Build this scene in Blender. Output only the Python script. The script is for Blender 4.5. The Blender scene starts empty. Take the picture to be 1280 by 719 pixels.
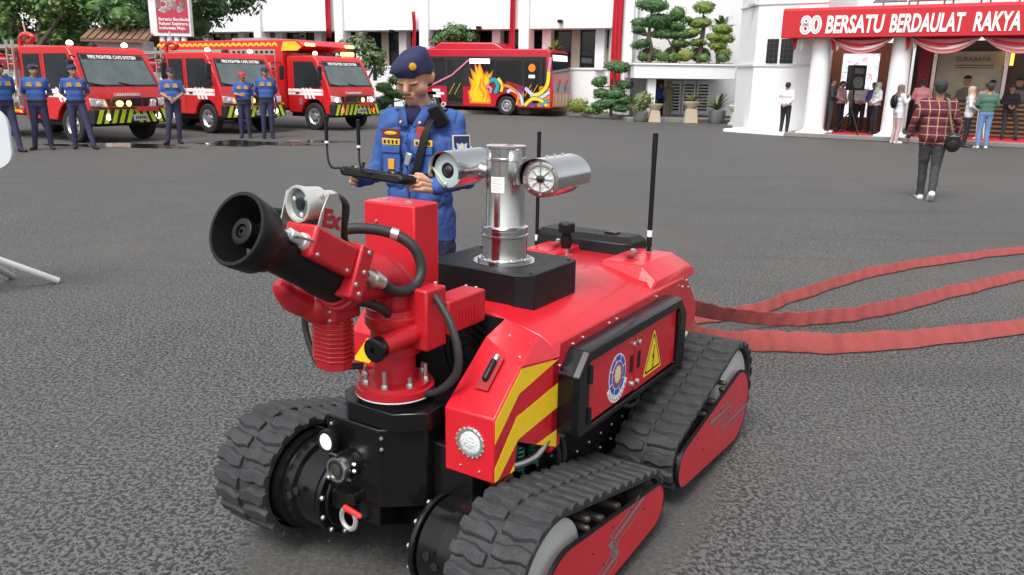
import bpy, bmesh, math, random
from mathutils import Vector, Matrix, Quaternion
R = math.radians
random.seed(7)
SC = bpy.context.scene
COL = SC.collection
# ---------------------------------------------------------------- camera
cam = bpy.data.cameras.new('camera'); camo = bpy.data.objects.new('camera', cam); COL.objects.link(camo)
cam.sensor_width = 36; cam.lens = 1000.0/1280*36; cam.clip_start = 0.05; cam.clip_end = 3000
camo.matrix_world = Matrix.Translation((0, 0, 1.6)) @ Matrix.Rotation(R(90-14.65), 4, 'X') @ Matrix.Rotation(R(0.9), 4, 'Z')
SC.camera = camo
# ---------------------------------------------------------------- overcast daylight
SUN_EL, SUN_AZ = R(56), R(205)          # azimuth from +Y towards +X
W = bpy.data.worlds.new('World'); SC.world = W; W.use_nodes = True
nt = W.node_tree; nt.nodes.clear()
sky = nt.nodes.new('ShaderNodeTexSky'); sky.sky_type = 'NISHITA'; sky.sun_disc = False
sky.sun_elevation = SUN_EL; sky.sun_rotation = SUN_AZ; sky.air_density = 1.2; sky.dust_density = 4.0; sky.ozone_density = 1.0
hs = nt.nodes.new('ShaderNodeHueSaturation'); hs.inputs['Saturation'].default_value = 0.22
bgn = nt.nodes.new('ShaderNodeBackground'); bgn.inputs['Strength'].default_value = 0.15
wo = nt.nodes.new('ShaderNodeOutputWorld')
nt.links.new(sky.outputs[0], hs.inputs['Color']); nt.links.new(hs.outputs[0], bgn.inputs['Color']); nt.links.new(bgn.outputs[0], wo.inputs['Surface'])
sl = bpy.data.lights.new('sun', 'SUN'); sl.energy = 1.5; sl.angle = R(25); sl.color = (1.0, 0.97, 0.93)
so = bpy.data.objects.new('sun', sl); COL.objects.link(so)
sd = Vector((math.sin(SUN_AZ)*math.cos(SUN_EL), math.cos(SUN_AZ)*math.cos(SUN_EL), math.sin(SUN_EL)))
so.rotation_euler = sd.to_track_quat('Z', 'Y').to_euler(); so.location = sd*60
SC.view_settings.view_transform = 'Standard'; SC.view_settings.look = 'None'
SC.view_settings.exposure = 0.62; SC.view_settings.gamma = 1.0
SC.cycles.max_bounces = 8; SC.cycles.transparent_max_bounces = 12
SC.cycles.use_denoising = True
try: SC.cycles.use_light_tree = False
except Exception: pass

# ---------------------------------------------------------------- materials
def lin(h):
    h = h.lstrip('#'); c = [int(h[i:i+2], 16)/255 for i in (0, 2, 4)]
    return tuple(x/12.92 if x <= .04045 else ((x+.055)/1.055)**2.4 for x in c)
MATS = {}
def M(name, col=(.5, .5, .5), rough=.5, metal=0.0, var=.10, scale=6.0, bump=0.0, bscale=80.0, coat=0.0, emit=0.0, rvar=.12, alpha=None, trans=0.0, spec=None):
    if name in MATS: return MATS[name]
    if isinstance(col, str): col = lin(col)
    m = bpy.data.materials.new(name); m.use_nodes = True; t = m.node_tree; p = t.nodes['Principled BSDF']
    tc = t.nodes.new('ShaderNodeTexCoord')
    n = t.nodes.new('ShaderNodeTexNoise'); n.inputs['Scale'].default_value = scale; n.inputs['Detail'].default_value = 5; n.inputs['Roughness'].default_value = .65
    t.links.new(tc.outputs['Object'], n.inputs['Vector'])
    mx = t.nodes.new('ShaderNodeMix'); mx.data_type = 'RGBA'
    mx.inputs[6].default_value = (*[max(0, c*(1-var*1.6)) for c in col], 1); mx.inputs[7].default_value = (*[min(1, c*(1+var*1.6)+.004*var) for c in col], 1)
    t.links.new(n.outputs['Fac'], mx.inputs[0]); t.links.new(mx.outputs[2], p.inputs['Base Color'])
    mr = t.nodes.new('ShaderNodeMapRange'); mr.inputs['To Min'].default_value = max(.02, rough-rvar); mr.inputs['To Max'].default_value = min(1, rough+rvar)
    n2 = t.nodes.new('ShaderNodeTexNoise'); n2.inputs['Scale'].default_value = scale*2.7; n2.inputs['Detail'].default_value = 4
    t.links.new(tc.outputs['Object'], n2.inputs['Vector']); t.links.new(n2.outputs['Fac'], mr.inputs['Value']); t.links.new(mr.outputs[0], p.inputs['Roughness'])
    p.inputs['Metallic'].default_value = metal
    if spec is not None: p.inputs['Specular IOR Level'].default_value = spec
    if coat: p.inputs['Coat Weight'].default_value = coat; p.inputs['Coat Roughness'].default_value = .08
    if trans: p.inputs['Transmission Weight'].default_value = trans
    if emit: p.inputs['Emission Color'].default_value = (*col, 1); p.inputs['Emission Strength'].default_value = emit
    if bump:
        n3 = t.nodes.new('ShaderNodeTexNoise'); n3.inputs['Scale'].default_value = bscale; n3.inputs['Detail'].default_value = 3
        b = t.nodes.new('ShaderNodeBump'); b.inputs['Strength'].default_value = bump; b.inputs['Distance'].default_value = .01
        t.links.new(tc.outputs['Object'], n3.inputs['Vector']); t.links.new(n3.outputs['Fac'], b.inputs['Height']); t.links.new(b.outputs[0], p.inputs['Normal'])
    MATS[name] = m
    return m
def node_mat(name):
    m = bpy.data.materials.new(name); m.use_nodes = True; t = m.node_tree
    MATS[name] = m
    return m, t, t.nodes['Principled BSDF']

# ---------------------------------------------------------------- mesh builder
class MB:
    def __init__(s): s.v = []; s.f = []; s.m = []; s.mi = 0; s.T = None
    def add(s, vs, fs):
        o = len(s.v)
        if s.T is not None: vs = [s.T @ Vector(v) for v in vs]
        s.v.extend([tuple(v) for v in vs])
        for f in fs: s.f.append([i+o for i in f]); s.m.append(s.mi)
        return s
    def box(s, c, d, rot=None):
        c = Vector(c); hx, hy, hz = d[0]/2, d[1]/2, d[2]/2
        vs = [Vector((x, y, z)) for x in (-hx, hx) for y in (-hy, hy) for z in (-hz, hz)]
        if rot is not None: vs = [rot @ v for v in vs]
        return s.add([c+v for v in vs], [(0, 1, 3, 2), (4, 6, 7, 5), (0, 4, 5, 1), (2, 3, 7, 6), (0, 2, 6, 4), (1, 5, 7, 3)])
    def bx(s, x0, x1, y0, y1, z0, z1): return s.box(((x0+x1)/2, (y0+y1)/2, (z0+z1)/2), (x1-x0, y1-y0, z1-z0))
    def lathe(s, o, ax, prof, n=24, close=False, start=0.0):
        o = Vector(o); ax = Vector(ax).normalized(); a = ax.orthogonal().normalized(); b = ax.cross(a)
        vs = []; fs = []
        for t, r in prof:
            for k in range(n):
                an = start+2*math.pi*k/n; vs.append(o+ax*t+(a*math.cos(an)+b*math.sin(an))*max(r, 1e-4))
        m = len(prof)
        for i in range(m-1 if not close else m):
            j = (i+1) % m
            for k in range(n):
                l = (k+1) % n; fs.append((i*n+k, i*n+l, j*n+l, j*n+k))
        if not close:
            if prof[0][1] > 1e-3: fs.append(tuple(range(n-1, -1, -1)))
            if prof[-1][1] > 1e-3: fs.append(tuple((m-1)*n+k for k in range(n)))
        return s.add(vs, fs)
    def cyl(s, p0, p1, r0, r1=None, n=16):
        p0 = Vector(p0); p1 = Vector(p1); d = p1-p0
        return s.lathe(p0, d, [(0, r0), (d.length, r0 if r1 is None else r1)], n)
    def cap(s, p0, p1, r0, r1=None, n=12, k=4):
        p0 = Vector(p0); p1 = Vector(p1); r1 = r0 if r1 is None else r1; d = p1-p0; L = d.length
        if L < 1e-6: d = Vector((0, 0, 1)); L = 0
        pr = [(-r0*math.cos(math.pi/2*i/k), r0*math.sin(math.pi/2*i/k)) for i in range(k+1)] + [(L+r1*math.sin(math.pi/2*i/k), r1*math.cos(math.pi/2*i/k)) for i in range(k+1)]
        return s.lathe(p0, d, pr, n)
    def ell(s, c, r, n=16, k=8, rot=None):
        vs = []; fs = []; c = Vector(c)
        for i in range(k+1):
            th = math.pi*i/k
            for j in range(n):
                ph = 2*math.pi*j/n; v = Vector((r[0]*max(math.sin(th), 1e-3)*math.cos(ph), r[1]*max(math.sin(th), 1e-3)*math.sin(ph), r[2]*math.cos(th)))
                if rot is not None: v = rot @ v
                vs.append(c+v)
        for i in range(k):
            for j in range(n):
                l = (j+1) % n; fs.append((i*n+j, (i+1)*n+j, (i+1)*n+l, i*n+l))
        return s.add(vs, fs)
    def tube(s, pts, r, n=10, caps=True):
        P = [Vector(p) for p in pts]; rr = r if isinstance(r, (list, tuple)) else [r]*len(P)
        T = []
        for i in range(len(P)):
            a = P[max(0, i-1)]; b = P[min(len(P)-1, i+1)]; T.append((b-a).normalized())
        u = T[0].orthogonal().normalized(); vs = []; fs = []
        for i, p in enumerate(P):
            if i: u = T[i-1].rotation_difference(T[i]) @ u
            u = (u-T[i]*u.dot(T[i])).normalized(); w = T[i].cross(u)
            for k in range(n):
                an = 2*math.pi*k/n; vs.append(p+(u*math.cos(an)+w*math.sin(an))*rr[i])
        for i in range(len(P)-1):
            for k in range(n):
                l = (k+1) % n; fs.append((i*n+k, i*n+l, (i+1)*n+l, (i+1)*n+k))
        if caps: fs.append(tuple(range(n-1, -1, -1))); fs.append(tuple((len(P)-1)*n+k for k in range(n)))
        return s.add(vs, fs)
    def prism(s, pts, axis, a, b):
        """polygon pts (2D) in the plane normal to axis, from a to b.  x:(y,z)  y:(x,z)  z:(x,y)"""
        def P(p, t): return {'x': (t, p[0], p[1]), 'y': (p[0], t, p[1]), 'z': (p[0], p[1], t)}[axis]
        n = len(pts); vs = [P(p, a) for p in pts]+[P(p, b) for p in pts]
        fs = [tuple(range(n-1, -1, -1)), tuple(range(n, 2*n))]+[(i, (i+1) % n, n+(i+1) % n, n+i) for i in range(n)]
        return s.add(vs, fs)
    def ring(s, out, inn, axis, a, b):
        def P(p, t): return {'x': (t, p[0], p[1]), 'y': (p[0], t, p[1]), 'z': (p[0], p[1], t)}[axis]
        n = len(out); vs = [P(p, t) for t in (a, b) for q in (out, inn) for p in q]
        fs = []
        for i in range(n):
            j = (i+1) % n
            fs += [(i, j, n+j, n+i), (2*n+i, 3*n+i, 3*n+j, 2*n+j), (i, 2*n+i, 2*n+j, j), (n+i, n+j, 3*n+j, 3*n+i)]
        return s.add(vs, fs)
    def mesh(s, name, mats, smooth=35):
        me = bpy.data.meshes.new(name); me.from_pydata(s.v, [], s.f); me.validate()
        for m in (mats if isinstance(mats, (list, tuple)) else [mats]): me.materials.append(m)
        if isinstance(mats, (list, tuple)) and len(mats) > 1 and len(me.polygons) == len(s.m):
            me.polygons.foreach_set('material_index', s.m)
        bm = bmesh.new(); bm.from_mesh(me); bmesh.ops.recalc_face_normals(bm, faces=bm.faces); bm.to_mesh(me); bm.free()
        if smooth:
            me.polygons.foreach_set('use_smooth', [True]*len(me.polygons))
            me.set_sharp_from_angle(angle=R(smooth))
        return me
    def build(s, name, mats, parent=None, loc=None, rot=None, smooth=35, bevel=0, seg=2, **kw):
        return link(name, s.mesh(name, mats, smooth), parent, loc, rot, bevel, seg, **kw)
def link(name, me, parent=None, loc=None, rot=None, bevel=0, seg=2, label=None, cat=None, group=None, kind=None):
    o = bpy.data.objects.new(name, me); COL.objects.link(o)
    if parent is not None: o.parent = parent
    if loc is not None: o.location = loc
    if rot is not None: o.rotation_euler = rot
    if bevel:
        b = o.modifiers.new('bevel', 'BEVEL'); b.width = bevel; b.segments = seg; b.limit_method = 'ANGLE'; b.angle_limit = R(40); b.harden_normals = False
    tag(o, label, cat, group, kind)
    return o
def tag(o, label=None, cat=None, group=None, kind=None):
    if label: o['label'] = label
    if cat: o['category'] = cat
    if group: o['group'] = group
    if kind: o['kind'] = kind
    return o
def thing(name, loc, rz, label, cat, group=None):
    o = bpy.data.objects.new(name, None); COL.objects.link(o); o.location = loc; o.rotation_euler = (0, 0, rz); o.empty_display_size = .1
    return tag(o, label, cat, group)
def copy_tree(o, parent=None):
    c = o.copy(); COL.objects.link(c); c.parent = parent
    for ch in list(o.children): copy_tree(ch, c)
    return c
def smoothpts(pts, n=6):
    """Catmull-Rom through pts"""
    P = [Vector(p) for p in pts]; out = []
    for i in range(len(P)-1):
        a = P[max(0, i-1)]; b = P[i]; c = P[i+1]; d = P[min(len(P)-1, i+2)]
        for k in range(n):
            t = k/n; out.append(.5*((2*b)+(-a+c)*t+(2*a-5*b+4*c-d)*t*t+(-a+3*b-3*c+d)*t**3))
    out.append(P[-1]); return out
def text(s, size, name, mat, parent, loc, rot, depth=.004, bold=0.0, shear=0.0, width=None, align='LEFT', space=1.0, **kw):
    cu = bpy.data.curves.new(name, 'FONT'); cu.body = s; cu.size = size; cu.extrude = depth; cu.offset = bold; cu.shear = shear; cu.align_x = align; cu.space_character = space
    cu.resolution_u = 3
    o = bpy.data.objects.new(name, cu); COL.objects.link(o)
    dg = bpy.context.evaluated_depsgraph_get()
    me = bpy.data.meshes.new_from_object(o.evaluated_get(dg)); bpy.data.objects.remove(o)
    if width:
        xs = [v.co.x for v in me.vertices]; k = width/(max(xs)-min(xs))
        for v in me.vertices: v.co.x *= k
    me.materials.clear(); me.materials.append(mat)
    return link(name, me, parent, loc, rot, **kw)
def hull2(circles, n=48):
    """convex hull of circles [(y,z,r)] as a dense list of points"""
    pts = []
    for (y, z, r) in circles:
        for k in range(n): pts.append((y+r*math.cos(2*math.pi*k/n), z+r*math.sin(2*math.pi*k/n)))
    pts = sorted(set(pts))
    def half(ps):
        h = []
        for p in ps:
            while len(h) >= 2 and (h[-1][0]-h[-2][0])*(p[1]-h[-2][1])-(h[-1][1]-h[-2][1])*(p[0]-h[-2][0]) <= 0: h.pop()
            h.append(p)
        return h
    a = half(pts); b = half(pts[::-1]); return a[:-1]+b[:-1]
def resample(poly, step):
    P = [Vector((p[0], p[1])) for p in poly]; P.append(P[0]); L = [0]
    for i in range(len(P)-1): L.append(L[-1]+(P[i+1]-P[i]).length)
    n = max(8, round(L[-1]/step)); out = []; i = 0
    for k in range(n):
        t = L[-1]*k/n
        while L[i+1] < t: i += 1
        out.append(P[i].lerp(P[i+1], (t-L[i])/(L[i+1]-L[i])))
    return out

RED = M('red_paint', (.55, .009, .020), .36, var=.10, scale=4, coat=.22, bump=.05, bscale=90, rvar=.16)
RED2 = M('red_cast_paint', (.46, .008, .017), .42, var=.09, scale=9, coat=.12, bump=.09, bscale=260)
BLK = M('black_gloss_paint', (.005, .005, .0055), .2, var=.3, scale=10, rvar=.08, spec=.35)
BLKM = M('black_matte', (.007, .007, .008), .45, spec=.28, var=.3, scale=14, bump=.05, bscale=200)
RUB = M('track_rubber', (.026, .027, .030), .72, var=.5, scale=22, bump=.35, bscale=90)
HOSE = M('black_rubber_hose', (.018, .018, .02), .55, var=.25, scale=30, bump=.15, bscale=300)
STEEL = M('polished_steel', (.62, .62, .62), .16, 1.0, var=.06, scale=14, rvar=.08)
STEELB = M('brushed_steel', (.52, .52, .50), .30, 1.0, var=.10, scale=30, rvar=.1)
ZINC = M('zinc_bolt', (.55, .55, .54), .35, .9, var=.12, scale=90)
GREYP = M('grey_primer', (.42, .43, .42), .5, var=.10, scale=16)
DARKM = M('dark_oily_metal', (.09, .082, .07), .42, .6, var=.5, scale=24)
YEL = M('yellow_reflective', (.92, .60, .015), .42, var=.06, scale=30)
WHITE = M('white_paint', (.78, .78, .77), .55, var=.04, scale=5)
WHITEP = M('white_print', (.8, .8, .8), .5, var=.03)
TEAL = M('teal_spring_paint', (.02, .17, .16), .4, var=.2, scale=40)
GLASSD = M('dark_lens_glass', (.01, .012, .014), .06, var=.2, coat=.8, rvar=.02)
LENSW = M('lamp_lens', (.62, .66, .66), .16, var=.25, scale=120, coat=.5, bump=.6, bscale=110)
BLUEP = M('blue_print', (.03, .10, .42), .45, var=.05)
DRED = M('dark_red_print', (.30, .012, .02), .5, var=.1)
GREYPR = M('grey_print', (.20, .17, .18), .5, var=.1)
ALU = M('cast_aluminium', (.60, .58, .54), .34, .85, var=.12, scale=24)
ORANGE = M('orange_print', (.75, .20, .02), .5, var=.1)
# ================================================================= ground
am, t, p = node_mat('asphalt')
tc = t.nodes.new('ShaderNodeTexCoord')
def noise(scale, detail=4, rough=.6, vec=None, dist=0):
    n = t.nodes.new('ShaderNodeTexNoise'); n.inputs['Scale'].default_value = scale; n.inputs['Detail'].default_value = detail; n.inputs['Roughness'].default_value = rough; n.inputs['Distortion'].default_value = dist
    t.links.new(vec if vec is not None else tc.outputs['Object'], n.inputs['Vector']); return n.outputs['Fac']
def ramp(f, a, b_, lo=0.0, hi=1.0):
    r = t.nodes.new('ShaderNodeMapRange'); r.inputs['From Min'].default_value = a; r.inputs['From Max'].default_value = b_; r.inputs['To Min'].default_value = lo; r.inputs['To Max'].default_value = hi
    t.links.new(f, r.inputs['Value']); return r.outputs[0]
def mix(f, a, b_, mode='MIX'):
    m = t.nodes.new('ShaderNodeMix'); m.data_type = 'RGBA'; m.blend_type = mode
    if isinstance(f, float): m.inputs[0].default_value = f
    else: t.links.new(f, m.inputs[0])
    for i, c in ((6, a), (7, b_)):
        if isinstance(c, tuple): m.inputs[i].default_value = (*c, 1)
        else: t.links.new(c, m.inputs[i])
    return m.outputs[2]
blot = ramp(noise(54, 4, .62, dist=.35), .465, .535); grain = noise(190, 3, .7); speck = ramp(noise(75, 2, .5), .60, .66); big = noise(.35, 4, .6); mid = noise(2.2, 4, .6)
worn = ramp(big, .38, .62)
c = mix(blot, (.022, .022, .023), (.118, .117, .114)); c2 = mix(ramp(grain, .35, .65), (.046, .046, .046), (.086, .085, .082))
fz = t.nodes.new('ShaderNodeMath'); fz.operation = 'MULTIPLY_ADD'; t.links.new(worn, fz.inputs[0]); fz.inputs[1].default_value = .40; fz.inputs[2].default_value = -.06
c = mix(fz.outputs[0], c, c2); c = mix(ramp(noise(.16, 3, .5), .45, .62, 0, .35), c, (.090, .084, .074)); c = mix(speck, c, (.15, .147, .14)); 
tint = ramp(mid, .3, .7, .95, 1.05); cv = t.nodes.new('ShaderNodeCombineColor')
for i in range(3): t.links.new(tint, cv.inputs[i])
c = mix(1.0, c, cv.outputs[0], 'MULTIPLY')
tint2 = ramp(big, .3, .7, .92, 1.07); cv2 = t.nodes.new('ShaderNodeCombineColor')
for i in range(3): t.links.new(tint2, cv2.inputs[i])
c = mix(1.0, c, cv2.outputs[0], 'MULTIPLY'); stain = ramp(noise(.9, 5, .7, dist=1.2), .64, .72, 0, .5); c = mix(stain, c, (.030, .029, .028))
mp = t.nodes.new('ShaderNodeMapping'); mp.inputs['Rotation'].default_value = (0, 0, .5); mp.inputs['Scale'].default_value = (.12, 2.2, 1); t.links.new(tc.outputs['Object'], mp.inputs['Vector'])
c = mix(ramp(noise(1.0, 4, .6, vec=mp.outputs[0]), .56, .68, 0, .22), c, (.030, .030, .030)); c = mix(ramp(noise(.45, 4, .6, dist=.8), .60, .70, 0, .30), c, (.098, .095, .088))
# the yard is damp from drizzle; the ground close to the robot stayed dry
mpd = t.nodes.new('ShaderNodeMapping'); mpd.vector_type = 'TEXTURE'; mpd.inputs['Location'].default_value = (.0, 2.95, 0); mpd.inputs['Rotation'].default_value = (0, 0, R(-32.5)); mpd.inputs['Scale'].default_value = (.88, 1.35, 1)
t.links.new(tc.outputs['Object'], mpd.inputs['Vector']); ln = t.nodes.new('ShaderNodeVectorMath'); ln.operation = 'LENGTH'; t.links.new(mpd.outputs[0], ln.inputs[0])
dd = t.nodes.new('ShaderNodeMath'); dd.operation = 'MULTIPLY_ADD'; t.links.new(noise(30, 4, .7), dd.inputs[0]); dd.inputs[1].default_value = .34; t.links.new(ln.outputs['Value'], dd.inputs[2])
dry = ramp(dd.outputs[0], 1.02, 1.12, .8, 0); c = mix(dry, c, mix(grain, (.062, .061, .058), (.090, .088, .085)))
t.links.new(c, p.inputs['Base Color']); t.links.new(ramp(blot, 0, 1, .62, .9), p.inputs['Roughness']); p.inputs['Specular IOR Level'].default_value = .35
hgt = t.nodes.new('ShaderNodeMath'); hgt.operation = 'MULTIPLY_ADD'; t.links.new(grain, hgt.inputs[0]); hgt.inputs[1].default_value = .6; t.links.new(blot, hgt.inputs[2])
bp = t.nodes.new('ShaderNodeBump'); bp.inputs['Strength'].default_value = .3; bp.inputs['Distance'].default_value = .006; t.links.new(hgt.outputs[0], bp.inputs['Height']); t.links.new(bp.outputs[0], p.inputs['Normal'])
q = MB(); q.add([(-300, -60, 0), (300, -60, 0), (300, 600, 0), (-300, 600, 0)], [(0, 1, 2, 3)]); q.build('asphalt_ground', am, kind='structure', smooth=0)
rsd = random.Random(5); q = MB()
for _ in range(260):
    x_, y_ = rsd.uniform(-4, 5), rsd.uniform(2.2, 11); s_ = rsd.uniform(.002, .006); q.ell((x_, y_, s_*.5), (s_*rsd.uniform(.8, 1.8), s_, s_*.6), 5, 3)
q.build('gravel_bits', M('loose_grit', (.28, .26, .23), .9, var=.4, scale=3), kind='stuff')
WET = M('wet_asphalt', (.020, .018, .017), .12, var=.4, scale=2.5, rvar=.1)
def patchsheet(name, cx, cy, rx, ry, mat, z=.004, seed=1, n=40):
    rs = random.Random(seed); ph = [rs.uniform(0, 6.28) for _ in range(5)]; q = MB(); vs = []
    for k in range(n):
        a = 2*math.pi*k/n; r = 1+.22*math.sin(3*a+ph[0])+.14*math.sin(5*a+ph[1])+.10*math.sin(9*a+ph[2]); vs.append((cx+rx*r*math.cos(a), cy+ry*r*math.sin(a), z))
    q.add(vs, [tuple(range(n))]); return q.build(name, mat, kind='structure', smooth=0)
patchsheet('puddle', -6.2, 19.3, 1.3, .75, WET, seed=3); patchsheet('puddle', -8.9, 18.2, 1.5, .55, WET, seed=5); patchsheet('puddle', -5.0, 20.2, .8, .4, WET, seed=8)
# kerbs and paving in front of the buildings
CONC = M('concrete_kerb', (.20, .195, .185), .85, var=.2, scale=5, bump=.2, bscale=60); PAVE = M('grey_paving', (.24, .235, .225), .85, var=.15, scale=3, bump=.15, bscale=50)
SOIL = M('planting_soil', (.06, .04, .028), .95, var=.3, scale=8, bump=.5)
WALL = M('white_wall_plaster', (.78, .78, .79), .7, var=.035, scale=1.2, bump=.06, bscale=30); WALLG = M('grey_wall_plaster', (.60, .61, .63), .75, var=.05, scale=1.5)
BEIGE = M('beige_panel', (.40, .33, .25), .6, var=.06); WGLASS = M('dark_window_glass', (.012, .013, .016), .07, var=.4, scale=2, rvar=.04)
REDC = M('red_cloth', (.48, .012, .025), .75, var=.12, scale=4, bump=.3, bscale=9); WHC = M('white_cloth', (.66, .62, .62), .8, var=.08, scale=4, bump=.3, bscale=9)
PINKC = M('faded_red_cloth', (.50, .16, .17), .8, var=.15, scale=5, bump=.3, bscale=9)
q = MB(); q.add([(x, y, z) for z in (-.2, .13) for x, y in ((-60, 50.0), (-9, 36.0), (1.2, 38.6), (4.6, 35.4), (5.4, 34.6), (8.6, 33.6), (14, 45), (-60, 75))], [tuple(range(7, -1, -1)), tuple(range(8, 16))]+[(i, (i+1) % 8, 8+(i+1) % 8, 8+i) for i in range(8)])
q.build('planting_bed', SOIL, kind='structure', smooth=0)
q = MB(); pts = [(-60, 49.6), (-9, 35.7), (1.2, 38.3), (4.5, 35.1), (5.3, 34.3), (8.6, 33.2)]
for a, b_ in zip(pts, pts[1:]):
    a = Vector((*a, 0)); b_ = Vector((*b_, 0)); d = (b_-a).normalized(); nn = Vector((-d.y, d.x, 0)); n_ = max(1, int((b_-a).length/1.2)); 
    for i in range(n_):
        u0 = a.lerp(b_, (i+.008)/n_); u1 = a.lerp(b_, (i+.992)/n_); k = MB(); k.add([u0-nn*.0, u1-nn*.0, u1+nn*.28, u0+nn*.28, u0+Vector((0, 0, .16))+nn*.02, u1+Vector((0, 0, .16))+nn*.02, u1+nn*.28+Vector((0, 0, .16)), u0+nn*.28+Vector((0, 0, .16))], [(0, 3, 2, 1), (4, 5, 6, 7), (0, 1, 5, 4), (1, 2, 6, 5), (2, 3, 7, 6), (3, 0, 4, 7)])
        for v, f in ((k.v, k.f),): q.add(v, f)
q.build('kerb', CONC, kind='structure', smooth=0)
def frame(name, O, g, label, cat): return thing(name, (*O, 0), -R(g), label, cat)
# ================================================================= long white building
BL = frame('office_building', (-7.843, 42.0), 23.625, 'long white building with an overhanging upper storey behind the engines and the bus', 'building')
q = MB(); q.bx(-40, 14.35, -.35, 9, 3.77, 10.5); q.build('upper_wall', WALL, BL, bevel=.02)
q = MB(); q.bx(-40, 14.2, .55, 9, -.1, 2.03); q.build('lower_wall', WALL, BL)
q = MB(); q.bx(-40, 14.2, .50, .60, 2.03, 2.12); q.build('window_sill', WALL, BL)
q = MB(); q.bx(-40, 14.2, 1.6, 9, 2.03, 3.77); q.build('recess_wall', M('interior_dark', (.03, .03, .032), .8), BL)
x = -13.2
while x < 13.6:
    for x0, x1 in ((x+.42, x+1.28), (x+1.70, x+2.55)):
        q = MB(); q.bx(x0, x1, .78, .80, 2.12, 3.77); w = q.build('window', WGLASS, BL)
        q = MB(); q.ring([(x0, 2.12), (x1, 2.12), (x1, 3.765), (x0, 3.765)], [(x0+.05, 2.17), (x1-.05, 2.17), (x1-.05, 3.71), (x0+.05, 3.71)], 'y', .74, .79); q.build('window_frame', BLKM, w)
    q = MB(); q.bx(x+1.28, x+1.70, .70, 1.0, 2.12, 3.768); q.build('beige_mullion', BEIGE, BL)
    q = MB(); q.bx(x, x+.42, .30, .9, 2.03, 3.769); q.build('pillar', WALL, BL)
    x += 2.55
q = MB(); q.bx(12.6, 13.3, .66, .73, 2.125, 2.95); q.build('beige_panel', BEIGE, BL)
for px in (-6.3, -1.15, 3.72, 8.9, 13.75):
    q = MB(); q.bx(px, px+.5, -.50, .2, 0, 10.4); q.build('wall_pier', WALL, BL, bevel=.02)
for px, z in ((2.2, 3.6), (6.9, 3.72), (10.9, 3.95), (-3.2, 3.4)):
    q = MB(); q.box((px, -.50, z+.12), (.20, .22, .14)); fx = q.build('floodlight', BLKM, BL, bevel=.02)
def drape(x, w, z0, z1, y, label, rz=0):
    q = MB(); n = 14; vs = []; fs = []
    for i in range(13):
        z = z1+(z0-z1)*i/12; 
        for k in range(n+1):
            u_ = k/n; vs.append((x-w/2+w*u_+.03*math.sin(i*.5), y+.05*math.sin(u_*18+i*.25), z))
    for i in range(12):
        for k in range(n): a = i*(n+1)+k; fs.append((a, a+1, a+n+2, a+n+1))
    q.add(vs, fs); o = q.build('red_drape', REDC, None, smooth=60, label=label, cat='drape', group='red drapes on the white building')
    o.location = BL.location; o.rotation_euler = BL.rotation_euler; m = o.modifiers.new('t', 'SOLIDIFY'); m.thickness = .01
drape(-1.4, .26, 3.45, 10.2, -.62, 'narrow red drape hanging above the front of the third engine'); drape(3.5, .20, 2.1, 4.6, -.62, 'short red drape beside the pier left of the bus')
drape(8.66, .24, 2.4, 10.2, -.62, 'thin red drape hanging over the middle of the bus'); drape(13.6, .46, 1.0, 10.2, -.70, 'widest red drape, beside the garden canopy')
# sign tower at the left
SG = thing('sign_tower', (-12.45, 30.2, 0), R(8), 'tall white and red anniversary sign with the number 80 behind the second engine', 'sign')
q = MB(); q.bx(-.70, .72, 0, .35, 2.88, 6.2); q.build('sign_body', WALL, SG, bevel=.02)
q = MB(); q.bx(-.44, .64, -.03, .0, 3.02, 6.1); pn = q.build('red_panel', M('faded_red_panel', (.42, .03, .06), .5, var=.08), SG)
for i, s_ in enumerate(('Bersatu Berdaulat', 'Rakyat Sejahtera', 'Indonesia Maju')): text(s_, .15, 'sign_text', WHITEP, SG, (-.38, -.035, 3.42-.15*i), (R(90), 0, 0), .003, .003)
for xx in (-.35, -.1, .15, .40):
    q = MB(); q.cyl((xx, .15, -.02), (xx, .15, 2.9), .10, n=14); q.build('sign_post', WALL, SG)
HU = thing('garden_hut', (-14.2, 29.6, 0), R(10), 'low hut with a brown tiled roof beside the tall sign', 'hut')
q = MB(); q.bx(-.7, .9, 0, 1.6, 0, 2.72); q.build('hut_wall', WALLG, HU)
q = MB(); q.prism([(-.5, 2.70), (.8, 3.12), (2.1, 2.70), (2.1, 2.62), (.8, 3.03), (-.5, 2.62)], 'x', -1.0, 1.2); rf = q.build('roof', M('brown_roof_tile', (.20, .11, .07), .8, var=.2, scale=12), HU)
for i in range(9):
    q = MB(); q.prism([(-.52, 2.715), (.80, 3.135), (.80, 3.16), (-.52, 2.74)], 'x', -.98+.24*i, -.80+.24*i); q.build('tile_row', MATS['brown_roof_tile'], rf, smooth=0)
# ================================================================= garden canopy and planter
CAN = thing('garden_canopy', (4.72, 33.0, 0), 0, 'white flat canopy with planting on top over a recessed doorway', 'canopy')
q = MB(); q.bx(0, 4.05, 0, 3.2, 1.68, 2.20); q.build('fascia', WALL, CAN, bevel=.02)
q = MB(); q.bx(-.06, 4.0, -.06, 3.2, 2.20, 2.27); q.build('cornice', WALL, CAN, bevel=.01)
q = MB(); q.bx(.1, 3.95, .1, 3.1, 2.27, 2.30); q.build('planter_soil', SOIL, CAN)
q = MB(); q.bx(.62, .95, .25, .7, 0, 1.68); q.build('canopy_post', WALL, CAN, bevel=.01)
q = MB(); q.bx(.95, 4.4, 3.0, 3.2, 0, 1.68); q.build('back_wall', WALL, CAN)
q = MB(); q.bx(.98, 1.75, 2.92, 2.99, .1, 1.64); q.build('doorway', M('doorway_brown', (.06, .022, .016), .6), CAN)
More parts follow.
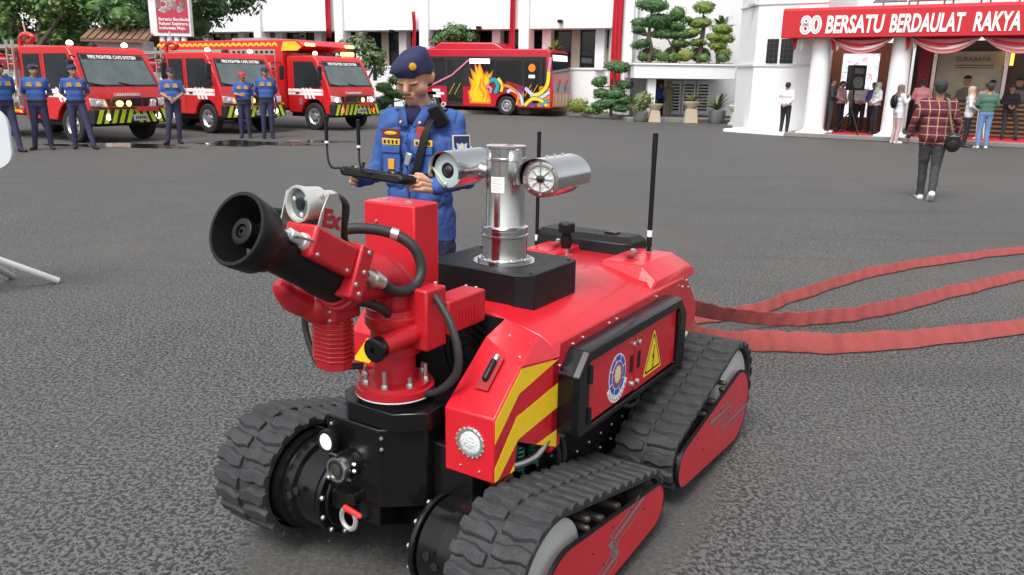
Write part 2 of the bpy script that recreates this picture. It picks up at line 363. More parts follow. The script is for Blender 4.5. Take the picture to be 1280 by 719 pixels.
for i in range(3):
    x0 = 1.95+i*.62; q = MB(); q.bx(x0, x0+.56, 2.86, 2.95, .2, 1.6); dp = q.build('grille_door', WALL, CAN)
    for j in range(9):
        q = MB(); q.bx(x0+.08, x0+.48, 2.845, 2.862, .36+.13*j, .43+.13*j); q.build('grille_slot', WGLASS, dp, smooth=0)
q = MB(); q.bx(-.2, 4.4, -.3, 3.2, 0, .12); q.build('canopy_step', CONC, CAN)
q = MB(); q.prism([(-.55, 3.5), (.1, 3.3), (5.4, 3.3), (5.4, 6), (-.55, 6)], 'z', 0, 11); q.build('rear_wall', WALL, CAN)
# ================================================================= tower block and portico
GP = 32.0
PT = frame('portico_building', (8.4, 24.9), GP, 'white portico building with round columns and a red banner along its front', 'building')
q = MB(); q.prism([(-1.72, 1.6), (-2.75, 3.2), (-2.0, 9), (12, 9), (12, 6.2), (.42, 6.2), (.42, 1.6)], 'z', -.1, 10); q.build('tower_wall', WALL, PT, bevel=.02)
for z, h_ in ((2.10, .07), (4.0, .05)):
    q = MB(); q.prism([(-1.76, 1.56), (-2.79, 3.19), (-2.70, 3.25), (-1.70, 1.66), (.43, 1.66), (.43, 1.56)], 'z', z, z+h_); q.build('wall_ledge', WALLG, PT)
for x0, x1 in ((-1.34, -.98), (-.90, -.50)):
    q = MB(); q.bx(x0, x1, 1.57, 1.62, 2.2, 2.95); w = q.build('window', WGLASS, PT)
    for i in range(4):
        q = MB(); q.bx(x0, x1, 1.555, 1.572, 2.32+.16*i, 2.335+.16*i); q.build('window_bar', DARKM, w, smooth=0)
    for i in range(2):
        q = MB(); q.bx(x0+.1+.12*i, x0+.115+.12*i, 1.556, 1.574, 2.2, 2.95); q.build('window_bar', DARKM, w, smooth=0)
for x, z in ((-2.05, 4.05), (-.55, 3.35)):
    q = MB(); q.box((x, 1.45 if x > -1.9 else 1.9, z), (.16, .22, .10)); q.build('wall_lamp', GREYP, PT, bevel=.01)
q = MB(); q.bx(-.15, 12, -.05, 6.3, 0, .13); q.build('portico_floor', CONC, PT, bevel=.02)
q = MB(); q.prism([(-2.3, .75), (-.15, .0), (-.15, 1.6), (-1.8, 1.6), (-2.1, 2.1)], 'z', 0, .11); q.build('wall_plinth', WALL, PT, bevel=.02)
q = MB(); q.bx(.9, 2.4, .3, 4.0, .13, .137); q.build('red_carpet', REDC, PT)
q = MB(); q.bx(3.35, 8, .25, 2.6, .13, .137); q.build('red_carpet', REDC, PT)
for i, cx in enumerate((.58, 2.78, 6.9)):
    q = MB(); q.lathe((cx, .5, .13), (0, 0, 1), [(0, .40), (.05, .40), (.06, .33), (.09, .33), (.12, .295), (2.9, .255)], 32); q.build('column', WALL, PT)
    q = MB(); q.bx(cx-.42, cx+.42, .08, .92, .10, .175); q.build('column_base', WALL, PT, bevel=.01)
# banner canopy
q = MB(); q.prism([(-.1, 2.88), (-.1, 3.66), (.0, 3.73), (1.7, 3.86), (1.7, 2.95)], 'x', -.5, 7.0); bn = q.build('banner', M('red_banner_cloth', (.50, .010, .020), .62, var=.10, scale=2.2, bump=.35, bscale=5), PT, smooth=20, bevel=.02)
def ptext(s_, size, x, z, w, bold=.02, shear=.12): text(s_, size, 'banner_letter', WHITEP, bn, (x, -.112, z), (R(90), 0, 0), .006, bold, shear, w)
LH = .66
ptext('BERSATU', LH, .74, 3.02, 1.56, .020); ptext('BERDAULAT', LH, 2.45, 3.02, 1.84, .020); ptext('RAKYA', LH, 4.50, 3.02, 1.08, .020)
def eight(cx, cz, k, bn=None, Y=0.0):   # outlined numeral 80 emblem: two white loops with inner red lines
    def loop(pts, r0, r1, mat, y0, y1, nm):
        P_ = pts; n = len(P_); o_ = []; i_ = []
        for k_ in range(n):
            a = Vector(P_[k_-1]); b_ = Vector(P_[(k_+1) % n]); d = (b_-a).normalized(); nn = Vector((d.y, -d.x)); p_ = Vector(P_[k_]); o_.append(tuple(p_+nn*r0)); i_.append(tuple(p_+nn*r1))
        q = MB(); q.ring(o_, i_, 'y', y0+Y, y1+Y); q.build(nm, mat, bn, smooth=0)
    def oval(x, z, a, b_, n=28): return [(cx+k*(x+a*math.cos(2*math.pi*i/n)), cz+k*(z+b_*math.sin(2*math.pi*i/n))) for i in range(n)]
    for (x, z, a, b_) in ((-.16, .115, .095, .105), (-.16, -.115, .11, .115), (.15, 0, .11, .22)):
        loop(oval(x, z, a, b_), .062*k, -.062*k, WHITEP, -.115, -.102, 'banner_numeral')
        loop(oval(x, z, a, b_), .020*k, .008*k, GREYPR, -.118, -.110, 'numeral_line'); loop(oval(x, z, a, b_), -.012*k, -.022*k, GREYPR, -.118, -.110, 'numeral_line')
eight(.34, 3.25, .93, bn); eight(.09, 4.16, 1.62, pn, .085)
# swags of red and white cloth beneath the banner
def swag(x0, x1, drop, mats, y):
    for j, mt in enumerate(mats):
        q = MB(); n = 22; vs = []; fs = []
        for i in range(n+1):
            u_ = i/n; sh = 4*u_*(1-u_)
            za = 2.90-drop*sh*(j/len(mats)); zb = 2.90-drop*sh*((j+1)/len(mats))-.02
            for m_ in range(4): f_ = m_/3; vs.append((x0+(x1-x0)*u_, y+.04*math.sin(f_*3.14)+.02*math.sin(j*2+i*.2)-.012*j, za+(zb-za)*f_))
        for i in range(n):
            for m_ in range(3): a = i*4+m_; fs.append((a, a+1, a+5, a+4))
        q.add(vs, fs); o = q.build('cloth_swag', mt, PT, smooth=60); s_ = o.modifiers.new('t', 'SOLIDIFY'); s_.thickness = .012
for x0, x1 in ((.9, 2.6), (3.0, 4.75), (4.75, 6.6)): swag(x0, x1, .44, (REDC, PINKC, REDC, WHC, PINKC), .12)
for xx in (-.15, .05, .95, 1.08, 2.95, 3.12):
    q = MB(); q.prism([(xx-.07, 2.92), (xx+.07, 2.92), (xx+.05, 2.60), (xx-.02, 2.52)], 'y', .2, .215); q.build('cloth_tail', REDC if int(xx*50) % 2 else WHC, PT, smooth=0)
# portal, screen, showcase, steps
WOOD = M('brown_wood', (.17, .055, .025), .5, var=.2, scale=6); WOODL = M('light_wood_slat', (.42, .24, .12), .55, var=.15, scale=9)
q = MB(); q.bx(.42, .74, 3.0, 3.3, .13, 2.86); q.build('portal_jamb', WOOD, PT); q = MB(); q.bx(1.86, 2.75, 3.0, 3.3, .13, 2.86); q.build('portal_jamb', WOOD, PT)
q = MB(); q.bx(.74, 1.86, 3.0, 3.3, 2.54, 2.86); q.build('portal_head', WOOD, PT)
sm_, t, p = node_mat('led_screen'); tc = t.nodes.new('ShaderNodeTexCoord'); n1 = t.nodes.new('ShaderNodeTexNoise'); n1.inputs['Scale'].default_value = 3.2; n1.inputs['Detail'].default_value = 6; t.links.new(tc.outputs['Object'], n1.inputs['Vector'])
cr = t.nodes.new('ShaderNodeValToRGB'); t.links.new(n1.outputs['Color'], cr.inputs[0])
for i, (ps, co_) in enumerate(((.0, (.10, .16, .45)), (.34, (.35, .22, .50)), (.39, (.2, .42, .45)), (.46, (.80, .85, .97)), (.56, (.97, .96, .98)), (.59, (.62, .30, .45)), (.63, (.85, .90, .96)))):
    e = cr.color_ramp.elements[i] if i < 2 else cr.color_ramp.elements.new(ps); e.position = ps; e.color = (*co_, 1)
t.links.new(cr.outputs[0], p.inputs['Emission Color']); p.inputs['Emission Strength'].default_value = .85; p.inputs['Base Color'].default_value = (.02, .02, .02, 1)
q = MB(); q.bx(.742, 1.858, 3.10, 3.2, .55, 2.538); q.build('led_screen', sm_, PT)
q = MB(); q.bx(.742, 1.858, 3.02, 3.2, .13, .548); q.build('screen_base', WOOD, PT)
q = MB(); q.bx(2.76, 9, 3.9, 4.2, .13, 2.95); q.build('showcase_back', M('showcase_dark', (.035, .030, .022), .6, var=.3, scale=3), PT)
q = MB(); q.bx(3.45, 5.25, 3.72, 3.78, 1.15, 2.62); pos = q.build('poster', M('poster_green_grey', (.26, .27, .20), .5, var=.3, scale=1.6), PT)
text('SURABAYA', .19, 'poster_text', M('poster_ink', (.10, .09, .05), .6), pos, (3.95, 3.71, 2.33), (R(90), 0, 0), .003, .002)
for k in range(2):
    q = MB(); q.bx(3.95, 5.0, 3.712, 3.722, 2.19-.07*k, 2.22-.07*k); q.build('poster_line', MATS['poster_ink'], pos, smooth=0)
for (xx, zz, sc, tone) in ((4.35, 1.62, 1.0, 0), (5.05, 1.55, .8, 0), (3.75, 1.5, .75, 1), (5.75, 1.6, .9, 1)):
    a = MB(); a.prism([(xx+sc*px, 1.155+sc*pz*(zz-1.155)/.5) for px, pz in ((-.30, 0), (-.27, .28), (-.10, .42), (.10, .42), (.27, .28), (.30, 0))], 'y', 3.712, 3.722); a.build('printed_torso', M('print_uniform', (.11, .11, .08), .6, var=.3, scale=4), pos, smooth=0)
    a = MB(); a.prism([(xx+sc*.11*math.cos(R(30*i)), zz+sc*.12+sc*.15*math.sin(R(30*i))) for i in range(12)], 'y', 3.705, 3.718); a.build('printed_face', M('print_face', (.22, .12, .07), .6), pos, smooth=0)
    a = MB(); a.prism([(xx+sc*.12*math.cos(R(18*i)), zz+sc*.19+sc*.10*math.sin(R(18*i))) for i in range(11)], 'y', 3.70, 3.712); a.build('printed_hair', BLKM, pos, smooth=0)
for xx in (3.18, 5.32, 5.45, 7.4):
    q = MB(); q.cyl((xx, 3.5, 2.2), (xx, 3.5, 2.75), .05, n=12); q.build('lit_lantern', M('lantern_amber', (.9, .50, .08), .4, emit=1.2), PT)
q = MB(); q.bx(2.95, 3.3, 3.45, 3.6, .13, 2.85); q.build('curtain', M('dark_red_curtain', (.16, .012, .018), .8, var=.3, scale=9), PT)
for (xx, w_) in ((3.35, .10), (5.28, .10)):
    q = MB(); q.bx(xx, xx+w_, 3.40, 3.46, 1.2, 2.75); q.build('white_curtain', WHC, PT)
for i in range(8):
    q = MB(); q.bx(3.35, 9, 2.55+.055*i, 2.62+.055*i, .15+.125*i, .205+.125*i); q.build('wood_slat', WOODL, PT, bevel=.006)
    q = MB(); q.bx(3.36, 9, 2.66+.055*i, 2.70+.055*i, .14+.125*i, .27+.125*i); q.build('slat_riser', DARKM, PT)
# flower tops of the step planter
# solar panels on the roof
SOLF = M('solar_cell_blue', (.03, .06, .16), .18, var=.2, scale=3); ORD = ('leftmost', 'second from the left', 'third from the left', 'fourth from the left', 'fifth from the left')
for i in range(5):
    s_ = frame('solar_panel', (8.4, 24.9), GP, ORD[i]+' of the blue solar panels above the red banner', 'solar panel'); s_['group'] = 'solar panels on the portico roof'
    x0 = 1.62+.98*i; T_ = Matrix.Translation((0, 2.0, 3.98)) @ Matrix.Rotation(R(28), 4, 'X')
    q = MB(); q.T = T_; q.bx(x0, x0+.94, 0, 1.6, 0, .04); q.build('panel_frame', ALU, s_)
    for a in range(4):
        for b_ in range(5):
            q = MB(); q.T = T_; q.bx(x0+.03+.222*a, x0+.03+.222*a+.212, .03+.31*b_, .03+.31*b_+.30, .04, .044); q.build('solar_cell', SOLF, s_, smooth=0)
    for xx in (x0+.1, x0+.84):
        q = MB(); q.cyl((xx, 3.3, 3.5), (xx, 3.3, 4.66), .03, n=8); q.build('panel_leg', ALU, s_)
# ================================================================= vegetation
def leafmat(name, col, var=.45): return M(name, col, .55, var=var, scale=1.7, rvar=.1)
LG = leafmat('leaf_mid_green', (.062, .14, .030)); LD = leafmat('leaf_dark_green', (.036, .092, .026)); LB = leafmat('leaf_bright_green', (.12, .20, .035)); LY = leafmat('leaf_yellow_green', (.20, .23, .035)); LO = leafmat('leaf_olive', (.09, .12, .045))
BARK = M('tree_bark', (.11, .085, .06), .9, var=.3, scale=14, bump=.6, bscale=20)
def leaves(q, rs, c, r, n, sz, fill=.35, flat=0.0):
    c = Vector(c)
    for _ in range(n):
        d = Vector((rs.gauss(0, 1), rs.gauss(0, 1), rs.gauss(0, 1))).normalized(); rad = (fill+(1-fill)*rs.random()**.5)
        p_ = c+Vector((d.x*r[0], d.y*r[1], d.z*r[2]))*rad
        nrm = (d+Vector((rs.uniform(-.7, .7), rs.uniform(-.7, .7), rs.uniform(-.2, 1.0)))).normalized(); a = nrm.orthogonal().normalized(); a.rotate(Quaternion(nrm, rs.uniform(0, 6.28))); b_ = nrm.cross(a)
        s_ = sz*rs.uniform(.6, 1.3); q.mi = rs.choice((0, 0, 1)) if rs.random() < .9 else 1
        q.add([p_-a*s_, p_+b_*s_*.45, p_+a*s_, p_-b_*s_*.45+nrm*s_*.15], [(0, 1, 2, 3)])
def tree(name, base, trunk, limbs, clumps, mats, n, sz, label, cat='tree', group=None, seed=1, r0=.12, core=0.0, fill=.35):
    rs = random.Random(seed); t_ = thing(name, base, 0, label, cat, group)
    if trunk:
        q = MB(); P_ = smoothpts(trunk, 4); q.tube(P_, [r0*(1-.6*i/len(P_)) for i in range(len(P_))], 9)
        for l in limbs: L_ = smoothpts(l, 3); q.tube(L_, [r0*.5*(1-.6*i/len(L_)) for i in range(len(L_))], 7)
        q.build('trunk', BARK, t_)
    q = MB()
    for c_, r_ in clumps:
        leaves(q, rs, c_, r_, max(20, int(n*(r_[0]*r_[1]+r_[0]*r_[2]+r_[1]*r_[2]))), sz, fill)
        if core: q.mi = 1; q.ell(c_, [x*core for x in r_], 12, 7)
    q.build('crown', mats, t_, smooth=0, kind='stuff'); return t_
rs0 = random.Random(11)
def blob(cx, cy, cz, R_, n, r, sq=.8):
    out = []
    for _ in range(n):
        d = Vector((rs0.gauss(0, 1), rs0.gauss(0, 1), rs0.gauss(0, 1))).normalized()*R_*rs0.random()**.4; k = rs0.uniform(.7, 1.25)*r; out.append(((cx+d.x, cy+d.y, cz+d.z*sq), (k, k, k*.72)))
    return out
tree('shade_tree', (-17.5, 30.5, 0), [(0, 0, -.1), (.1, 0, 1.5), (0, .1, 3)], [[(0, 0, 2.2), (-1, .2, 3.4)], [(0, 0, 2.4), (1.2, -.3, 3.6)], [(0, 0, 2.6), (.2, .6, 4.5)]], blob(0, 0, 4.3, 2.3, 30, .85), [LG, LB], 130, .115, 'big leafy tree with light green foliage, leftmost above the first engine', seed=4, r0=.2, core=.45)
tree('shade_tree', (-14.6, 31.8, 0), [(0, 0, -.1), (.0, 0, 1.5), (.1, .1, 3)], [[(0, 0, 2.0), (-1, .2, 3.0)], [(0, 0, 2.4), (1.0, -.3, 3.4)]], blob(0, 0, 4.1, 2.0, 26, .8), [LD, LG], 120, .115, 'dark green leafy tree between the leftmost tree and the tall sign', seed=5, r0=.2, core=.5)
tree('shade_tree', (-20.5, 36, 0), [(0, 0, -.1), (.0, 0, 2), (.1, .1, 3.4)], [[(0, 0, 2.0), (-1, .2, 4.0)], [(0, 0, 2.4), (1.0, -.3, 4.4)]], blob(0, 0, 5.0, 3.2, 30, 1.1), [LD, LD], 70, .15, 'tall dark tree farther back behind the leafy trees at the left', seed=6, r0=.25, core=.55)
tree('shade_tree', (-14.8, 37.5, 0), [(0, 0, -.1), (.0, 0, 2), (.1, .1, 3.4)], [[(0, 0, 2.0), (-1, .2, 4.0)], [(0, 0, 2.4), (1.0, -.3, 4.4)]], blob(0, 0, 5.2, 2.6, 24, 1.1), [LD, LD], 70, .15, 'tall dark tree rising right behind the tall white sign', seed=61, r0=.25, core=.55)
tree('round_tree', (-2.5, 39.4, 0), [(0, 0, 0), (.05, 0, 1.4), (0, 0, 2.4)], [[(0, 0, 1.8), (-.7, 0, 2.8)], [(0, 0, 1.8), (.8, 0, 2.8)]], blob(-.1, 0, 3.35, .95, 18, .5, .55), [LG, LD], 240, .09, 'round green tree rising behind the roof of the bus', seed=7, core=.6)
tree('frangipani', (-6.25, 33.4, 0), [(0, 0, 0), (.05, 0, .8), (-.05, 0, 1.5)], [[(0, 0, .9), (-.5, .1, 1.7), (-.7, .1, 2.3)], [(0, 0, 1.0), (.5, -.1, 1.8), (.7, -.1, 2.3)], [(0, 0, 1.3), (.1, .2, 2.6)]], [((-.6, 0, 2.6), (.5, .5, .42)), ((.1, 0, 2.85), (.55, .5, .45)), ((.65, -.1, 2.4), (.5, .5, .45)), ((.2, -.1, 2.1), (.5, .4, .35)), ((.75, 0, 1.9), (.35, .3, .35))], [LO, LG], 260, .11, 'loose green tree with fleshy leaves right of the third engine', seed=8, core=.3)
def topiary(base, trunk, pads, mats, label, seed, group=None, sz=.055, n=430, r0=.07):
    pads = [(c_, (r_[0]*1.38, r_[1]*1.38, r_[2]*1.32)) for c_, r_ in pads]
    rsp = random.Random(seed*7+1); big_ = pads; pads = []
    for c_, r_ in big_:
        for j in range(4):
            a_ = rsp.uniform(0, 6.28); o_ = rsp.uniform(.20, .42) if j else 0; s_ = rsp.uniform(.52, .72) if j else .80
            pads.append(((c_[0]+r_[0]*o_*1.25*math.cos(a_), c_[1]+r_[1]*o_*math.sin(a_), c_[2]+r_[2]*rsp.uniform(-.25, .2)*(j > 0)), (r_[0]*s_, r_[1]*s_, r_[2]*s_*rsp.uniform(.85, 1.15))))
    limbs = [[(trunk[len(trunk)//2]), tuple(Vector(p_[0])-Vector((0, 0, p_[1][2]*.6)))] for p_ in big_]
    limbs = [[a, tuple((Vector(a)+Vector(b_))/2+Vector((0, 0, -.04))), b_] for a, b_ in limbs]
    return tree('topiary_tree', base, trunk, limbs, pads, mats, n, sz, label, 'topiary', group, seed, r0, core=.80, fill=.74)
topiary((-5.2, 34.6, .1), [(0, 0, 0), (.06, 0, .5), (0, 0, 1.0)], [((-.35, 0, 1.05), (.36, .3, .22)), ((.25, 0, 1.35), (.40, .3, .24)), ((.05, 0, .8), (.38, .3, .2)), ((-.3, .0, .55), (.36, .3, .2)), ((.5, 0, .75), (.3, .3, .2))], [LG, LD], 'clipped cloud-pruned shrub between the third engine and the man in blue', 9)
topiary((4.05, 34.3, .1), [(0, 0, 0), (-.05, 0, .7), (.08, 0, 1.3), (.05, 0, 1.8)], [((.06, 0, 2.05), (.46, .42, .30)), ((-.55, 0, 1.42), (.32, .3, .24)), ((.52, 0, 1.30), (.34, .3, .2)), ((-.42, -.1, .95), (.34, .3, .22)), ((.2, -.1, .95), (.40, .34, .24)), ((.55, -.1, .70), (.34, .3, .22)), ((-.15, -.15, .62), (.42, .3, .22)), ((-.5, -.1, .45), (.3, .3, .2)), ((.3, -.15, .40), (.36, .3, .2))], [LG, LD], 'cloud-pruned topiary with round pads between the bus and the potted shrubs', 10)
def shrub(name, base, r, mats, label, seed, n=420, sz=.06, z=None): 
    rs = random.Random(seed); t_ = thing(name, base, 0, label, 'shrub'); q = MB(); z = r[2]*.85 if z is None else z
    for _ in range(7):
        c_ = (rs.uniform(-.5, .5)*r[0], rs.uniform(-.5, .5)*r[1], z+rs.uniform(-.3, .35)*r[2]); leaves(q, rs, c_, (r[0]*.6, r[1]*.6, r[2]*.6), int(n/7), sz, .5)
    q.mi = 1; q.ell((0, 0, z), (r[0]*.72, r[1]*.72, r[2]*.72), 12, 7); q.build('crown', mats, t_, smooth=0, kind='stuff'); return t_
shrub('shrub', (2.75, 35.9, .12), (.55, .45, .42), [LB, LY], 'bright yellow-green shrub beside the front of the bus', 21); shrub('shrub', (3.3, 35.3, .12), (.5, .4, .22), [LG, LB], 'low green shrub at the foot of the topiary by the bus', 22)
shrub('shrub', (-5.9, 35.2, .12), (.7, .5, .40), [LG, LD], 'green shrub under the fleshy-leaved tree', 23); shrub('shrub', (-4.3, 36.2, .12), (.8, .5, .42), [LD, LG], 'dark green shrub behind the shoulder of the man in blue', 24)
shrub('low_hedge', (-7.9, 36.4, .1), (1.6, .4, .35), [LG, LO], 'low hedge strip behind the third engine', 25, 800)
q = MB(); rsg = random.Random(3)
for _ in range(2600):
    f_ = rsg.random(); a = Vector((-6.2, 35.3)); 
    P_ = [(-9, 36.2), (-2, 38.0), (1.4, 38.6), (4.6, 35.5)]; s_ = rsg.randrange(3); aa = Vector(P_[s_]).lerp(Vector(P_[s_+1]), f_); x_, y_ = aa.x+rsg.uniform(0, .3), aa.y+rsg.uniform(.35, 1.2)
    h_ = rsg.uniform(.06, .16); w_ = .02; an = rsg.uniform(0, 3.1); dx, dy = w_*math.cos(an), w_*math.sin(an)
    q.add([(x_-dx, y_-dy, .12), (x_+dx, y_+dy, .12), (x_+rsg.uniform(-.05, .05), y_, .13+h_)], [(0, 1, 2)])
q.build('ground_cover', LB, kind='stuff', smooth=0)
# sprays of a slender yellow-leaved plant in front of the windows
def fronds(name, base, n, L, mats, label, seed, droop=.6, w=.06, cat='plant', parent=None):
    rs = random.Random(seed); t_ = thing(name, base, 0, label, cat)
    q = MB()
    for i in range(n):
        an = rs.uniform(0, 6.28); el = rs.uniform(.5, 1.3); l = L*rs.uniform(.7, 1.2); d = Vector((math.cos(an)*math.cos(el), math.sin(an)*math.cos(el), math.sin(el)))
        P_ = [Vector((0, 0, 0))+d*l*k/6-Vector((0, 0, droop*l*(k/6)**2*.5)) for k in range(7)]; side = d.cross(Vector((0, 0, 1))).normalized(); vs = []
        for k, p_ in enumerate(P_): ww = w*math.sin(math.pi*(.12+.86*k/6)); vs += [p_-side*ww, p_+side*ww+Vector((0, 0, .01))]
        q.mi = rs.choice((0, 1)); q.add(vs, [(2*k, 2*k+1, 2*k+3, 2*k+2) for k in range(6)])
    q.build('leaves', mats, t_, smooth=60, kind='stuff'); return t_
sp = fronds('slender_tree', (1.65, 36.9, 2.75), 26, .8, [LY, LB], 'slender yellow-leaved plant showing above the front of the bus', 31, .5, .055, 'plant')
q = MB(); q.tube([(0, 0, -2.7), (.05, 0, -1.2), (0, 0, .05)], .035, 8); q.build('stem', BARK, sp)
# bonsai garden on the canopy
cb = 2.30
topiary((5.45, 34.2, cb), [(0, 0, 0), (.1, 0, .5), (-.02, 0, 1.1), (.03, 0, 1.6)], [((.02, 0, 2.28), (.62, .5, .30)), ((-.4, 0, 1.55), (.36, .3, .2)), ((.28, 0, 1.62), (.55, .4, .32)), ((.5, 0, 1.2), (.42, .3, .22)), ((-.45, 0, 1.3), (.30, .3, .18)), ((-.3, 0, .75), (.34, .3, .2))], [LG, LD], 'largest bonsai on the canopy with a wide domed top, leftmost', 41, r0=.12)
topiary((6.55, 34.3, cb), [(0, 0, 0), (-.06, 0, .6), (.05, 0, 1.2)], [((.02, 0, 1.95), (.34, .3, .30)), ((.30, 0, 1.72), (.22, .2, .14)), ((-.05, 0, 1.45), (.40, .3, .20)), ((-.32, 0, 1.12), (.42, .3, .20)), ((.35, 0, 1.15), (.44, .3, .18)), ((.2, 0, .8), (.3, .3, .2))], [LD, LG], 'dark green bonsai second from the left on the canopy', 42, r0=.10)
topiary((7.55, 34.3, cb), [(0, 0, 0), (.05, 0, .7), (.12, 0, 1.4), (.05, 0, 1.9)], [((.05, 0, 2.22), (.42, .35, .25)), ((.02, 0, 1.62), (.48, .35, .20)), ((-.28, 0, 1.25), (.34, .3, .18)), ((-.10, 0, .85), (.3, .25, .15))], [LY, LB], 'yellow-green bonsai with a round top in the middle of the canopy', 43, r0=.11)
topiary((8.25, 33.9, cb), [(0, 0, 0), (-.05, 0, .5), (.05, 0, 1.0)], [((.0, 0, 1.35), (.40, .3, .24)), ((-.26, 0, 1.02), (.34, .3, .2)), ((.25, 0, 1.0), (.34, .3, .2)), ((-.1, 0, .7), (.36, .3, .2)), ((.2, 0, .45), (.34, .3, .2))], [LY, LB], 'bushy yellow-green bonsai on the canopy beside the white tower', 44, r0=.09)
fronds('palm_plant', (8.55, 34.9, cb+1.3), 16, 1.1, [LD, LG], 'dark broad-leaved plant behind the bonsai at the tower wall', 45, .7, .10)
for i, (xx, yy, rr, mt, lb) in enumerate(((5.1, 33.5, .3, [LO, LG], 'small olive shrub at the left end of the canopy planter'), (5.9, 33.4, .34, [LB, LG], 'low round green shrub under the largest bonsai'), (6.8, 33.45, .44, [LB, LY], 'bright green mound in the middle of the canopy planter'), (7.55, 33.4, .30, [LO, LG], 'brownish shrub right of the bright mound on the canopy'), (8.3, 33.35, .33, [LO, LG], 'grey-green shrub at the right end of the canopy planter'))):
    shrub('shrub', (xx, yy, cb), (rr, rr*.8, rr*.8), mt, lb, 50+i, 320, .045)
for i, (xx, yy, rr, mt, lb) in enumerate(((5.55, 34.5, .55, [LG, LO], 'dense green shrub behind the largest bonsai on the canopy'), (6.6, 34.8, .6, [LG, LD], 'dense dark shrub behind the middle bonsai on the canopy'), (7.7, 34.7, .58, [LG, LO], 'dense green shrub behind the yellow-green bonsai on the canopy'), (6.35, 33.35, .33, [LG, LB], 'small leafy shrub at the front edge between the two left bonsai'))):
    shrub('shrub', (xx, yy, cb), (rr, rr*.7, rr*.75), mt, lb, 70+i, 520, .055)
# potted plants by the doorway
def pot(base, prof, mat, label, pl, name='plant_pot', ped=None):
    t_ = thing(name, base, 0, label, 'plant pot'); q = MB(); q.lathe((0, 0, 0), (0, 0, 1), prof, 20); q.build('pot_body', mat, t_)
    if ped: q = MB(); q.prism(ped[0], 'y', -.22, .22); q.build('pedestal', ped[1], t_, bevel=.01)
    return t_
CER = M('cream_stone', (.50, .42, .30), .7, var=.1, scale=7); GPOT = M('grey_stone_pot', (.16, .165, .17), .75, var=.2, scale=9)
pot((5.02, 32.6, 0), [(0, .20), (.1, .26), (.38, .30), (.40, .26)], GPOT, 'grey round pot at the left corner of the canopy', None); shrub('potted_shrub', (5.05, 32.6, .38), (.50, .42, .50), [LY, LO], 'pale yellow variegated shrub in the grey pot left of the canopy', 61, 500, .07)
P1 = thing('plant_pedestal', (5.55, 32.5, 0), 0, 'cream pedestal with a bowl beside the left canopy post', 'plant pot'); q = MB(); q.prism([(-.24, 0), (.24, 0), (.17, .45), (-.17, .45)], 'y', -.2, .2); q.build('pedestal', CER, P1, bevel=.01); q = MB(); q.lathe((0, 0, .45), (0, 0, 1), [(0, .15), (.2, .30), (.26, .32), (.26, .26)], 20); q.build('bowl', CER, P1)
P2 = thing('plant_pedestal', (6.95, 32.3, 0), 0, 'yellowish pedestal with a planted bowl before the grille doors', 'plant pot'); q = MB(); q.prism([(-.26, 0), (.26, 0), (.19, .55), (-.19, .55)], 'y', -.2, .2); q.build('pedestal', CER, P2, bevel=.01); q = MB(); q.lathe((0, 0, .55), (0, 0, 1), [(0, .16), (.2, .32), (.28, .34), (.28, .28)], 20); q.build('bowl', CER, P2)
fronds('bowl_plant', (6.95, 32.3, .82), 18, .5, [LO, LY], 'spiky small plant growing in the bowl before the grille doors', 62, .5, .04)
pot((7.95, 32.2, 0), [(0, .22), (.15, .30), (.50, .34), (.52, .28)], GPOT, 'large grey pot beside the white tower', None); fronds('pot_plant', (7.95, 32.2, .5), 40, .95, [LD, LO], 'dark leafy plant in the large grey pot beside the white tower', 63, .6, .06)
ST = thing('stone_pedestal', (8.35, 31.0, 0), R(-10), 'white carved stone pedestal standing at the tower corner', 'pedestal'); q = MB(); q.lathe((0, 0, 0), (0, 0, 1), [(0, .26), (.08, .26), (.12, .18), (.5, .15), (.62, .24), (.72, .26), (.76, .22)], 16); q.build('pedestal_body', M('pale_stone', (.5, .48, .43), .75, var=.12, scale=8), ST)
# foreground: white board on a tube stand at the left edge
BD = thing('sign_board', (-3.75, 5.55, 0), R(14), 'white rounded board on a tubular stand, cut by the left edge', 'sign board')
def rrect(x0, x1, z0, z1, r, n=8):
    out = []
    for cx, cz_, a0 in ((x1-r, z0+r, -90), (x1-r, z1-r, 0), (x0+r, z1-r, 90), (x0+r, z0+r, 180)):
        for i in range(n+1): a = R(a0+90*i/n); out.append((cx+r*math.cos(a), cz_+r*math.sin(a)))
    return out
q = MB(); q.prism(rrect(-.75, .27, .93, 1.36, .13), 'y', -.02, .02); q.build('board', M('board_white', (.62, .66, .68), .45, var=.03), BD, bevel=.006)
WT = M('white_tube', (.66, .67, .67), .35, var=.05)
q = MB(); q.tube([(-.2, 0, .95), (-.2, 0, .40)], .025, 12); q.build('stand_post', WT, BD)
for e_, nm in (((.32, .42, .02), 0), ((-.08, .65, .02), 1), ((-.62, -.2, .02), 2)):
    q = MB(); q.tube([(-.2, 0, .42), e_], .026, 14); q.build('leg', WT if nm != 1 else GREYP, BD)
